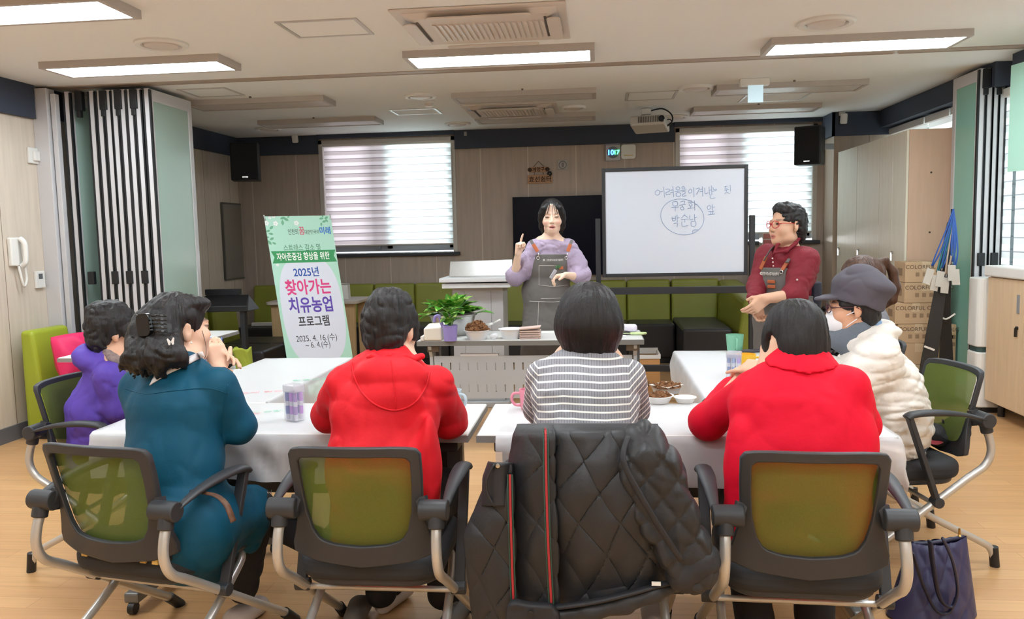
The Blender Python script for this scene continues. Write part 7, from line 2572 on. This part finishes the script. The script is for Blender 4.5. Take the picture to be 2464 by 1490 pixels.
# ================================================================== the quilted coat hung over the third chair
M_coat = mat('black_quilted_nylon', (40, 41, 44), .5, bump=.12, bscale=70, spec=.45)
M_coat2 = mat('coat_hem_band', (34, 35, 40), .6, bump=.1, bscale=90)
coat = thing('quilted_coat', (J(1425, 1040, 2.2).x, 2.2, .44), 'black diamond quilted coat with red and green trim hung over a chair back', 'coat')


def lerp_tab(tab, v):
    for (a, x), (b, y) in zip(tab, tab[1:]):
        if v <= b:
            t = (v - a) / (b - a)
            return x + (y - x) * t
    return tab[-1][1]


def quilt(px, py, s=92.0):
    """height of the padding: creases along two slanting families of lines"""
    u = (px * .95 + py * .62 + 14 * math.sin(py / 60)) / s
    w = (px * .95 - py * .62 + 10 * math.sin(py / 47 + 1)) / s
    return min(abs(math.sin(PI * u)), abs(math.sin(PI * w))) ** .6


def coat_sheet(name, left, right, y0, y1, depth, nu, nv, mm, amp=.010, back=None, parent=None, qs=92.0):
    """padded panel: outline given as pixel columns by pixel row, lying at depth(u, v)"""
    b = MB()

    def fn(u, v):
        py = y0 + (y1(u) - y0) * v if callable(y1) else y0 + (y1 - y0) * v
        px = lerp_tab(left, py) * (1 - u) + lerp_tab(right, py) * u
        edge = min(1, 8 * u, 8 * (1 - u)) ** .5
        d = depth(u, v) - amp * quilt(px, py, qs) * (.35 + .65 * edge) + .004 * math.sin(px / 23 + py / 31)
        return J(px, py, d)
    b.grid(fn, nu, nv)
    return b.build(name, mm, parent or coat, smooth='all', solid=.014, offset=1)


# inside-out back of the coat, wrapped over the backrest
def dep(u, v):
    e = abs(2 * u - 1)
    top = .10 * max(0, (.05 - v) / .05) ** 2
    return 2.155 + .10 * e ** 3 - .05 * math.sin(PI * min(1, v * 1.1)) + top


coat_sheet('lining', [(1028, 1290), (1300, 1318), (1475, 1335)], [(1028, 1580), (1120, 1600), (1300, 1630), (1400, 1645), (1475, 1560)], 1031, lambda u: 1478 - 62 * u, dep, 90, 110, M_coat)
coat_sheet('front_panel', [(1028, 1248), (1120, 1232), (1300, 1222), (1490, 1228)], [(1028, 1330), (1475, 1345), (1490, 1345)], 1031, 1478, lambda u, v: 2.155 + .09 * (1 - u) ** 2 + .10 * max(0, (.05 - v) / .05) ** 2 - .02 * math.sin(PI * v), 40, 110, M_coat, .008)
# far front flap seen at the left with the collar standing up
coat_sheet('front_flap', [(1110, 1188), (1180, 1172), (1290, 1124), (1400, 1135), (1500, 1148)], [(1110, 1226), (1200, 1230), (1300, 1236), (1500, 1242)], 1118, 1496, lambda u, v: 2.17 + .07 * (1 - u) ** 2 - .02 * math.sin(3 * v), 40, 100, M_coat, .009, qs=78.0)
coat_sheet('collar', [(1112, 1186), (1150, 1172), (1215, 1170)], [(1112, 1224), (1215, 1232)], 1113, 1216, lambda u, v: 2.145 + .05 * abs(2 * u - 1) ** 2, 16, 24, M_coat2, .003)
b = MB(); b.tube([J(1190 - 20 * math.sin(PI * t / 20), 1118 + 5.0 * t, 2.135) for t in range(21)], .0035, 6); b.build('zip', M_blackm, coat, smooth='all')
b = MB(); b.lathe([(.006, 0), (.006, .003), (0, .004)], J(1198, 1121, 2.132), 12, axis=(0, -1, 0)); b.build('snap_button', M_chrome, coat, smooth=True)
# red and green striped trims
M_tr, M_tg = mat('trim_red', (168, 42, 48), .7), mat('trim_green', (40, 70, 56), .7)


def trim(pts, name):
    pts = smooth_path([J(px, py, d) for px, py, d in pts], 8)
    b = MB()
    for off, w, mi in ((-.0062, .0032, 0), (0, .0060, 1), (.0062, .0032, 0)):
        for p, q in zip(pts, pts[1:]):
            b.bar(p + X3 * off, q + X3 * off, w, .004, up=(0, 1, 0), mi=mi)
    b.build(name, [M_tg, M_tr], coat)


trim([(1312, 1030, 2.20), (1313, 1046, 2.135), (1314, 1130, 2.108), (1317, 1250, 2.095), (1321, 1350, 2.10), (1327, 1455, 2.115)], 'striped_trim')
trim([(1227, 1142, 2.14), (1229, 1250, 2.125), (1233, 1380, 2.125), (1236, 1455, 2.13)], 'striped_trim')
# inside of the right sleeve hanging forward, rolled cuff
S = Solid()
pts = [J(1545, 1065, 2.16), J(1560, 1130, 2.135), J(1600, 1230, 2.125), J(1650, 1330, 2.125), J(1676, 1372, 2.13)]
S.chain(pts, [.058, .080, .078, .066, .058], .03)


def flatten(X, Y, Z):
    return np.abs(Y - 2.14) - .060


S.field(flatten)


def quilt_np(P):
    x, z = P[:, 0], P[:, 2]
    u = (x * .95 + z * .75) / .078; w = (x * .95 - z * .75) / .078
    return -.012 * np.minimum(np.abs(np.sin(PI * u)), np.abs(np.sin(PI * w))) ** .6 + .005


grow(S, 'sleeve', M_coat, coat, .005, disp=(quilt_np, folds(.003, 16, 201)), it=1)
b = MB(); sp_ = [J(1512, 1050, 2.10), J(1500, 1110, 2.07), J(1545, 1200, 2.052), J(1600, 1290, 2.052), J(1640, 1350, 2.06)]
b.tube(smooth_path([Vector((p.x, p.y, p.z)) for p in sp_], 6), .009, 8, flat=.4); b.build('sleeve_seam', M_coat2, coat, smooth='all')
S = Solid(); S.chain([J(1646, 1382, 2.12), J(1690, 1348, 2.12)], [.050, .050], .02); S.field(lambda X, Y, Z: np.abs(Y - 2.11) - .045)
grow(S, 'rolled_cuff', M_coat2, coat, .005, disp=(folds(.003, 24, 202),))
# left sleeve end with buttoned cuff under the trims
S = Solid(); S.chain([J(1240, 1466, 2.11), J(1322, 1474, 2.11)], [.026, .026], .02); S.chain([J(1240, 1492, 2.11), J(1322, 1496, 2.11)], [.026, .026], .02); S.field(lambda X, Y, Z: np.abs(Y - 2.11) - .017)
grow(S, 'buttoned_cuff', M_coat2, coat, .005, disp=(folds(.003, 18, 203),))
b = MB(); b.lathe([(.008, 0), (.008, .003), (0, .004)], J(1277, 1476, 2.088), 14, axis=(0, -1, 0)); b.build('cuff_button', M_black, coat, smooth=True)
# hem band and the folded lower edge
b = MB(); hp = [(1335, 1462, 2.12), (1420, 1450, 2.095), (1500, 1432, 2.10), (1565, 1414, 2.115), (1620, 1400, 2.14)]
b.tube(smooth_path([J(*p) for p in hp], 6), .014, 8, flat=.5); b.build('hem_band', M_coat2, coat, smooth='all')
S = Solid(); S.chain([J(1338, 1482, 2.13), J(1420, 1472, 2.115), J(1500, 1454, 2.12), J(1570, 1430, 2.13), J(1636, 1408, 2.15)], [.022, .024, .026, .024, .014], .02)
grow(S, 'hem_roll', M_coat, coat, .005, disp=(folds(.003, 22, 204),))
b = MB(); b.obox(J(1579, 1405, 2.10), (.012, .002, .005), X3, Y3, Z3); b.build('care_label', M_white, coat)

# ================================================================== bags by the chairs
# navy quilted tote on the floor at the right
M_navy = mat('navy_quilted', (52, 54, 92), .42, bump=.15, bscale=40, spec=.5)
tc_ = (J(2240, 1390, 2.86).x)
tote = thing('tote_bag', (tc_, 2.92, 0), 'navy quilted tote bag standing on the floor beside the right hand chair', 'bag')
b = MB()
TBd = 3.0
corner = [Pz(2137, 1488, .0), Pz(2342, 1470, .0)]
tl, tr = J(2188, 1305, 3.0), J(2326, 1290, 3.02)
bl2, br2 = Vector((corner[0].x, 2.98, .005)), Vector((corner[1].x, 3.02, .005))


def tote_fn(s):
    def fn(u, v):
        base = bl2.lerp(br2, u); top = tl.lerp(tr, u)
        p = base.lerp(top, v)
        bul = math.sin(PI * u) ** .5 * (.075 * (1 - v) ** .7 + .02)
        q = quilt(2137 + 205 * u, 1300 + 190 * v, 52)
        return p + Vector((0, s * (bul + .014 * q * math.sin(PI * u)), 0)) + Z3 * (-.012 * math.sin(PI * u) * v)
    return fn


b.grid(tote_fn(-1), 50, 44); b.grid(tote_fn(1), 50, 44)
b.build('bag_body', M_navy, tote, smooth='all')
b = MB()
hd = [(2238, 1302), (2245, 1360), (2262, 1440), (2290, 1460), (2304, 1420), (2292, 1350), (2268, 1296)]
hd2 = [(2196, 1330), (2222, 1410), (2252, 1468), (2283, 1474), (2300, 1440)]
b.tube(smooth_path([J(x, y, 2.885 - .0001 * (1490 - y)) for x, y in hd], 6), .011, 8, flat=.5)
b.build('handle', mat('navy_strap', (34, 36, 58), .4), tote, smooth='all')
b = MB(); b.tube(smooth_path([J(x, y, 2.90 - .0001 * (1490 - y)) for x, y in hd2], 6), .010, 8, flat=.5); b.build('handle', mat('navy_strap', (34, 36, 58), .4), tote, smooth='all')
b = MB(); b.tube([J(2308, 1292, 2.99), J(2309, 1272, 2.99)], .004, 6); b.lathe([(0, -.006), (.007, 0), (0, .006)], J(2309, 1290, 2.985), 10); b.build('zip_pull', mat('gold_metal', (196, 156, 90), .3, .9), tote)
b = MB(); b.tube(smooth_path([tl + Vector((.01, .0, -.004)), J(2230, 1308, 3.0), J(2270, 1302, 3.0), tr + Vector((-.01, 0, -.004))], 5), .008, 8); b.build('zip_edge', mat('navy_dark', (40, 42, 70), .5), tote, smooth='all')
# black drawstring bag with a red and white print on the seat at the far right chair
M_blk = mat('black_canvas', (26, 26, 30), .8, bump=.2, bscale=60)
c = J(2262, 1068, 3.72)
blk = thing('shoulder_bag', (c.x, 3.70, .455), 'black cloth bag with a red and white print on the seat behind the puffer jacket', 'bag')
S = Solid(); S.ell((c.x - .02, 3.70, .50), (.13, .10, .05), None, 0).ell((c.x + .06, 3.70, .53), (.06, .05, .06), None, .03)
grow(S, 'bag_body', M_blk, blk, .006, disp=(folds(.008, 14, 211), folds(.003, 30, 212)))
b = MB(); b.prism([(.036 * math.cos(t), .02 * math.sin(t)) for t in [2 * PI * k / 16 for k in range(16)]], J(2250, 1060, 3.615), X3, nrm3((0, .5, .8)), .003); b.build('red_print', mat('print_red', (150, 40, 50), .7), blk)
b = MB(); b.prism([(-.05, -.012), (.06, -.016), (.05, .004), (.0, .028), (-.03, .02)], J(2243, 1058, 3.62), X3, nrm3((0, .5, .8)), .003); b.build('white_print', mat('print_white', (222, 218, 216), .7), blk)
b = MB(); b.tube(smooth_path([J(2268, 1010, 3.66), J(2278, 1040, 3.66), J(2290, 1062, 3.66), J(2310, 1075, 3.68)], 5), .008, 8, flat=.4); b.tube(smooth_path([J(2290, 1005, 3.70), J(2302, 1040, 3.68), J(2308, 1066, 3.68)], 5), .008, 8, flat=.4); b.build('strap', M_blk, blk, smooth='all')
# patterned shoulder bag squeezed on the seat of the near left chair
M_pat = mat('brown_monogram', (92, 62, 44), .55, var=.5, vscale=70)
M_gold = mat('gold_cloth', (196, 160, 84), .5, var=.4, vscale=50)
pb_ = thing('shoulder_bag', (C1.location.x - .02, C1.location.y - .05, .455), 'black and gold patterned shoulder bag wedged behind the teal coat on the chair', 'bag')
rzm = Matrix.Rotation(rz1, 3, 'Z')


def c1(x, y, z):
    return C1.location + rzm @ Vector((x, y, 0)) + Z3 * z


S = Solid(); S.box(c1(.02, -.175, .475), (.17, .045, .045), np.array(rzm.transposed()), .03, 0)
grow(S, 'bag_body', M_blk, pb_, .006, disp=(folds(.004, 14, 221),))
for k in range(7):
    b = MB(); b.obox(c1(-.125 + .045 * k, -.2215, .455), (.011, .003, .016), rzm @ X3, rzm @ Y3, Z3); b.build('gold_stripe', M_gold, pb_)
b = MB(); p0s, p1s = J(400, 1172, 2.45), J(566, 1252, 2.30)
b.tube(smooth_path([c1(.16, -.10, .58), J(404, 1172, 2.42), J(425, 1174, 2.40), J(436, 1180, 2.39)], 6), .012, 8, flat=.35); b.build('strap', M_gold, pb_, smooth='all')
b = MB(); b.tube([J(440 + 11 * math.cos(t) + 9, 1180 + 7 * math.sin(t), 2.385) for t in [2 * PI * k / 16 for k in range(16)]], .003, 6, closed=True); b.build('ring', mat('gold_metal', (196, 156, 90), .3, .9), pb_, smooth='all')
b = MB(); b.tube(smooth_path([J(462, 1181, 2.38), J(490, 1186, 2.35), J(522, 1194, 2.31), J(545, 1215, 2.27), J(562, 1256, 2.26)], 6), .010, 8, flat=.4); b.build('hanging_strap', M_pat, pb_, smooth='all')

# ================================================================== things on the tables
TT = .7245


def mug(p, r, h, rgb, label, ang, name='mug'):
    m = mat('mug_%d_%d_%d' % rgb, rgb, .45)
    a = thing('mug', p, label, 'mug', group='plastic mugs on the tables')
    b = MB(); b.lathe([(0, .0), (r * .80, 0), (r * .84, .004), (r, h), (r * .93, h), (r * .78, .008), (0, .008)], p, 30); b.build('cup', m, a, smooth=True)
    d = Vector((math.cos(ang), math.sin(ang), 0)); P = Vector(p)
    b = MB(); b.tube(smooth_path([P + d * r * .9 + Z3 * h * .80, P + d * (r + .022) + Z3 * h * .78, P + d * (r + .030) + Z3 * h * .5, P + d * (r + .018) + Z3 * h * .24, P + d * r * .84 + Z3 * h * .2], 5), .006, 8); b.build('handle', m, a, smooth='all')
    return a


p = Pz(1768, 846, TT); mug(p, .050, .098, (128, 190, 160), 'mint green plastic mug at the far end of the right table', -PI / 2)
p = Pz(1795, 900, TT); mug(p, .046, .098, (238, 184, 44), 'yellow plastic mug beside the marker case on the right table', .25)
p = Pz(1090, 986, TT); mug(p, .037, .082, (178, 196, 206), 'pale blue mug right of the hooded red jacket', -.5)
p = Pz(1272, 985, TT); mug(p, .037, .082, (222, 140, 160), 'pink mug half hidden left of the striped sweater', PI)


def marker_case(px, py, yaw, label, tones, w=.062, d=.052, h=.135):
    p = Pz(px, py, TT)
    a = thing('marker_case', p, label, 'marker case', rz=yaw, group='clear cases of felt pens')
    gl = mat('case_clear', (226, 226, 234), .15, alpha=.28, spec=.6)
    b = MB(); b.box((-w / 2, -d / 2, 0), (w / 2, d / 2, h)); b.build('clear_case', gl, a, world=False, bevel=.007, seg=3)
    b = MB(); b.box((-w / 2 - .001, -d / 2 - .001, h - .03), (w / 2 + .001, d / 2 + .001, h + .002)); b.build('case_lid', mat('case_lid', (216, 214, 222), .2, alpha=.35), a, world=False, bevel=.006, seg=3)
    k = 0
    for j in range(2):
        for i in range(3):
            x, y = -w / 2 + w * (i + .5) / 3, -d / 2 + d * (j + .5) / 2
            rgb = tones[k % len(tones)]; k += 1
            b = MB(); b.cyl((x, y, .006), (x, y, .082), .0078, 12); pen = b.build('pen', mat('pen_barrel', (206, 206, 220), .4), a, world=False, smooth=True)
            b = MB(); b.cyl((x, y, .078), (x, y, .112), .0084, 12); b.build('pen_cap', mat('pen_%d_%d_%d' % rgb, rgb, .4), pen, world=False, smooth=True)
            b = MB(); b.cyl((x, y, .028), (x, y, .06), .0081, 12); b.build('pen_label', mat('pen_%d_%d_%d' % rgb, rgb, .4), pen, world=False, smooth=True)
    return a


marker_case(710, 1012, math.radians(-28), 'clear case of purple felt pens between the teal coat and the red hood', [(94, 104, 176), (186, 124, 214), (150, 120, 190), (120, 70, 150)], .066, .054, .142)
marker_case(1766, 912, math.radians(-18), 'clear case of blue felt pens beside the yellow mug', [(84, 110, 168), (120, 150, 200), (166, 130, 206), (214, 150, 160)], .066, .05, .13)
p = Pz(1805, 845, TT + .004)
b = MB(); b.obox((p.x, p.y, TT + .006), (.09, .03, .005), Vector((.99, .12, 0)), Vector((-.12, .99, 0)), Z3); tag(b.build('folded_phone', mat('dark_case', (66, 60, 74), .35), bevel=.004), 'dark phone case lying behind the yellow mug', 'phone')
# paper bowls of soil at the back of the near right table
M_pap = mat('paper_bowl', (226, 224, 220), .55)
M_soil = mat('bark_soil', (128, 88, 56), .95, var=.5, vscale=60, bump=.6, bscale=120)


def bowl(p, r, h, label, cat='bowl', soil=False, heap=0.0, rgb=None, name='paper_bowl', flare=.72, n=36):
    a = thing(name, p, label, cat)
    m = M_pap if rgb is None else mat('bowl_%d_%d_%d' % rgb, rgb, .45)
    b = MB(); b.lathe([(0, 0), (r * flare, 0), (r * .97, h * .95), (r * 1.05, h * .96), (r * 1.05, h), (r * .95, h), (r * flare * .96, .004), (0, .004)], p, n); b.build('bowl', m, a, smooth=True)
    if soil:
        bb = MB()
        for k in range(260 if heap > .02 else 90):
            t = random.random() * 2 * PI; q = math.sqrt(random.random()) * r * .9
            z = h * .86 + heap * (1 - (q / r) ** 2) * (.75 + .35 * random.random())
            c = Vector(p) + Vector((q * math.cos(t), q * math.sin(t), z)); s_ = (.003 + .005 * random.random()) * (1 if heap > .02 else .6)
            ax = nrm3((random.random() - .5, random.random() - .5, random.random() - .5)); ay = ax.orthogonal().normalized()
            bb.obox(c, (s_ * 2.2, s_, s_ * .6), ax, ay, ax.cross(ay))
        bb.lathe([(r * .93, h * .8), (r * .6, h * .82 + heap * .6), (0, h * .84 + heap * .95)], p, 24)
        o = bb.build('soil', M_soil, a); o['kind'] = 'stuff'
    return a


bowl(Pz(1583, 968, TT), .062, .03, 'white paper bowl with bark soil right of the striped sweater', soil=True, heap=.012)
bowl(Pz(1607, 956, TT) + Vector((.0, .075, 0)), .07, .04, 'square edged white paper tray with soil at the table\'s far edge', soil=True, heap=.008, n=4, name='paper_tray')
bowl(Pz(1648, 968, TT), .045, .022, 'small empty white paper bowl on the near right table')
# ------------------------------------------------------------------ on the teacher's desk
DT = .7205
P = lambda px, py: Pz(px, py, DT)
# stack of napkins
p = P(1045, 818)
a = thing('napkin_stack', (p.x, p.y, DT), 'stack of white paper napkins at the left end of the desk', 'napkins')
b = MB(); b.hexa([(p.x - .062, p.y - .05, DT), (p.x + .062, p.y - .05, DT), (p.x + .062, p.y + .12, DT), (p.x - .062, p.y + .12, DT), (p.x - .062, p.y - .05, DT + .085), (p.x + .062, p.y - .05, DT + .092), (p.x + .062, p.y + .12, DT + .11), (p.x - .062, p.y + .12, DT + .10)]); b.build('napkins', mat('napkin_cream', (232, 228, 216), .9, var=.04, vscale=80, stretch=(1, 1, 12)), a, bevel=.012, seg=3)
b = MB(); b.box((p.x - .085, p.y - .05, DT), (p.x - .06, p.y + .09, DT + .03)); b.build('loose_sheet', M_pap, a, bevel=.004)


def leaf_mb(b, c, d, L, W, droop, up=Z3):
    d = nrm3(d); s_ = d.cross(up).normalized(); n_ = s_.cross(d)
    rows = 6
    vs, fs = [], []
    for i in range(rows + 1):
        t = i / rows
        w = W * (math.sin(PI * min(1, t * .92 + .06)) ** .8) * (1 - .25 * t)
        ce = Vector(c) + d * (L * t) - up * (droop * L * t * t)
        for q in (-1, -.5, 0, .5, 1):
            vs.append(ce + s_ * (w * q * .5) + n_ * (abs(q) * w * .16))
    for i in range(rows):
        for j in range(4): fs.append((i * 5 + j, i * 5 + j + 1, (i + 1) * 5 + j + 1, (i + 1) * 5 + j))
    b.add(vs, fs)


def leaf_mat(name, a, bcol):
    m = mat(name, a, .35, spec=.5)
    nt = m.node_tree; bs = nt.nodes['Principled BSDF']
    tc = nt.nodes.new('ShaderNodeTexCoord'); n = nt.nodes.new('ShaderNodeTexNoise'); n.inputs['Scale'].default_value = 26; nt.links.new(tc.outputs['Object'], n.inputs['Vector'])
    mr = nt.nodes.new('ShaderNodeMapRange'); mr.inputs['From Min'].default_value = .5; mr.inputs['From Max'].default_value = .64; nt.links.new(n.outputs['Fac'], mr.inputs['Value'])
    nt.links.new(mixcol(nt, mr.outputs[0], lin(a), lin(bcol)), bs.inputs['Base Color'])
    return m


M_leaf = leaf_mat('pothos_leaf', (74, 146, 44), (186, 212, 120))
M_stem = mat('green_stem', (96, 140, 60), .6)
# metal basin with pothos
q = Py(1090, 785, 5.65)
bp_ = (q.x, 5.65, DT)
a = thing('potted_plant', bp_, 'wide silver basin of variegated pothos behind the napkins', 'plant')
r0 = .165
b = MB(); b.lathe([(0, 0), (r0 * .72, 0), (r0 * .78, .01), (r0 * .98, .135), (r0 * 1.06, .14), (r0 * 1.06, .148), (r0 * .94, .148), (r0 * .74, .012), (0, .012)], bp_, 40); b.build('metal_basin', mat('basin_aluminium', (196, 196, 196), .3, .85), a, smooth=True)
b = MB(); b.lathe([(r0 * .9, .125), (0, .135)], bp_, 24); o = b.build('soil', M_soil, a); o['kind'] = 'stuff'
rs = random.Random(5)
for k in range(46):
    t = rs.random() * 2 * PI; rr = r0 * .75 * math.sqrt(rs.random()); c = Vector(bp_) + Vector((rr * math.cos(t), rr * math.sin(t), .13 + .07 * rs.random()))
    el = .25 + .9 * rs.random() * (1 - rr / r0); d = Vector((math.cos(t) * .9 + .25 * rs.random(), math.sin(t) * .8 - .15, el))
    b = MB(); L = .11 + .05 * rs.random(); leaf_mb(b, c, d, L, L * .78, .55 * rs.random()); b.build('leaf', M_leaf, a, smooth='all')
for (dx, dz, vx, vz) in ((.02, .20, .2, 1.2), (-.02, .19, -.1, 1.3), (.17, .15, 1, .25), (-.17, .14, -1, .1), (.05, .21, .5, .8)):
    b = MB(); leaf_mb(b, Vector(bp_) + Vector((dx, -.03, dz)), (vx, -.15, vz), .14, .085, .25); b.build('leaf', M_leaf, a, smooth='all')
# violet cup with a small plant
p = P(1084, 820)
a = thing('potted_plant', (p.x, p.y, DT), 'young pothos in a violet handled cup on the desk', 'plant')
M_vio = mat('violet_cup', (150, 138, 206), .45)
b = MB(); b.lathe([(0, 0), (.042, 0), (.050, .105), (.046, .105), (.038, .006), (0, .006)], (p.x, p.y, DT), 30); b.build('cup', M_vio, a, smooth=True)
b = MB(); b.tube(smooth_path([Vector((p.x - .048, p.y, DT + .09)), Vector((p.x - .062, p.y, DT + .13)), Vector((p.x - .075, p.y, DT + .165)), Vector((p.x - .10, p.y, DT + .16)), Vector((p.x - .105, p.y, DT + .125))], 5), .007, 8, flat=1.6); b.build('handle', M_vio, a, smooth='all')
b = MB()
for k in range(5): b.tube([Vector((p.x + .01 * math.cos(k * 2), p.y + .01 * math.sin(k * 2), DT + .09)), Vector((p.x + .03 * math.cos(k * 1.3), p.y + .02 * math.sin(k), DT + .16 + .016 * k))], .003, 6)
b.build('stems', M_stem, a)
for k in range(22):
    t = rs.random() * 2 * PI; c = Vector((p.x + .02 * math.cos(t), p.y + .02 * math.sin(t), DT + .10 + .12 * rs.random())); L = .06 + .035 * rs.random()
    b = MB(); leaf_mb(b, c, (math.cos(t) + .3, math.sin(t) * .8 - .2, .2 + .8 * rs.random()), L, L * .78, .6 * rs.random()); b.build('leaf', M_leaf, a, smooth='all')
bowl(P(1148, 816), .085, .062, 'white bowl heaped with brown bark soil on the desk', soil=True, heap=.062, name='soil_bowl', rgb=(226, 228, 232))
bowl(P(1230, 814), .082, .066, 'empty white bowl between the soil bowl and the stacked lids', name='white_bowl', rgb=(226, 228, 232))
p = P(1196, 805)
b = MB(); b.tube([Vector((p.x - .04, p.y + .06, DT + .07)), Vector((p.x + .02, p.y + .05, DT + .10))], .006, 8); b.tube([Vector((p.x - .085, p.y + .065, DT + .058)), Vector((p.x - .035, p.y + .06, DT + .072))], [.012, .008], 8)
tag(b.build('plastic_spoon', M_white, smooth='all'), 'white plastic spoon stuck in the heaped soil bowl', 'spoon')
S = Solid(); p = P(1188, 816); S.ell((p.x, p.y, DT + .022), (.028, .025, .022), None, 0)
o = grow(S, 'crumpled_film', M_film, None, .004, disp=(folds(.006, 40, 231),)); tag(o, 'crumpled clear plastic film between the two white bowls', 'plastic film')
p = P(1276, 814)
for k in range(5):
    b = MB(); z = DT + .0145 * k; tilt = .012 if k == 4 else 0
    b.hexa([Vector((p.x - .068 + .003 * (k % 2), p.y - .05, z + .0005)), Vector((p.x + .068, p.y - .05, z + .0005 + tilt)), Vector((p.x + .068, p.y + .06, z + .0005 + tilt)), Vector((p.x - .068, p.y + .06, z + .0005)),
            Vector((p.x - .072 + .003 * (k % 2), p.y - .054, z + .012)), Vector((p.x + .072, p.y - .054, z + .012 + tilt)), Vector((p.x + .072, p.y + .064, z + .012 + tilt)), Vector((p.x - .072, p.y + .064, z + .012))])
    tag(b.build('plant_saucer', mat('saucer_pink', (214, 188, 178), .5), bevel=.004),
        ('lowest of the stacked pale pink saucers on the desk', 'second saucer from the bottom of the pale pink stack', 'middle saucer of the pale pink stack', 'second saucer from the top of the pale pink stack', 'tilted top saucer of the pale pink stack')[k], 'saucer', 'stacked pale pink saucers')
p = P(1335, 800)
b = MB(); b.obox((p.x, p.y, DT + .001), (.09, .05, .001), X3, Y3, Z3); tag(b.build('paper_sheet', M_pap), 'flat printed sheet on the desk beside the stacked saucers', 'paper')
# papers, knife and spread tools at the right end of the desk
p = P(1512, 800)
S = Solid(); S.box((p.x - .01, p.y + .05, DT + .03), (.07, .05, .022), None, .015, 0)
o = grow(S, 'plastic_packet', mat('packet_pale', (222, 216, 230), .4, var=.12, vscale=30), None, .005, disp=(folds(.010, 16, 241),)); tag(o, 'crumpled pale packet on the right end of the desk', 'packet')
p2 = P(1518, 806)
b = MB(); b.obox((p2.x - .04, p2.y, DT + .0088), (.06, .006, .008), nrm3((.96, .25, 0)), nrm3((-.25, .96, 0)), Z3); kn = tag(b.build('utility_knife', mat('tool_black', (44, 46, 46), .5), bevel=.003), 'black utility knife lying by the green scissors on the desk', 'knife')
b = MB(); c = Vector((p2.x + .05, p2.y - .012, DT + .011)); b.tube([c + Vector((.05 * math.cos(t), .016 * math.sin(t), 0)) for t in [2 * PI * k / 20 for k in range(20)]], .008, 8, closed=True); b.bar(c - X3 * .05, c - X3 * .12, .012, .004)
tag(b.build('scissors', mat('pale_green_plastic', (196, 216, 156), .4), smooth=True), 'scissors with pale green handles at the right end of the desk', 'scissors')
b = MB(); b.obox((p2.x - .09, p2.y - .07, DT + .002), (.055, .035, .001), X3, Y3, Z3); tag(b.build('paper_sheet', mat('paper_bright', (236, 236, 238), .6)), 'small white printed sheet in front of the packet on the desk', 'paper')
p = Py(1155, 850, 5.42)
b = MB(); b.obox((p.x, 5.40, .6116), (.13, .022, .0065), X3, Y3, Z3); tag(b.build('paper_tray', mat('tray_white', (216, 216, 218), .5)), 'thin white tray resting on the desk\'s slotted panel', 'tray')
# faint print on the plastic covers
M_fprint = mat('film_print', (150, 206, 182), .5)
M_fprint2 = mat('film_print_pink', (244, 172, 180), .5)
covers = {o['label'][:40]: o for o in COL.objects if o.name.startswith('table_cover')}
cl, cs = [o for o in COL.objects if o.name.startswith('table_cover')][0], [o for o in COL.objects if o.name.startswith('table_cover')][2]
for (px, py, t_, m_, o_, sz) in ((612, 946, '내 몸에 맞는', M_fprint2, cs, .05), (640, 992, '손에 손잡고', M_fprint, cl, .04), (748, 915, '환경보호', M_fprint, cs, .05), (592, 998, '깨끗한', M_fprint2, cl, .04)):
    q = Pz(px, py, .7246)
    lettering('printed_words', t_, m_, q, nrm3((.93, .3, 0)), nrm3((-.3, .93, 0)), sz, o_, 0, depth=.0004)

lettering('printed_words', 'Clover 친환경 비닐', mat('film_print_grey', (120, 120, 124), .6), J(600, 1190, 2.757), X3, Z3, .022, cl, 0, depth=.0004)
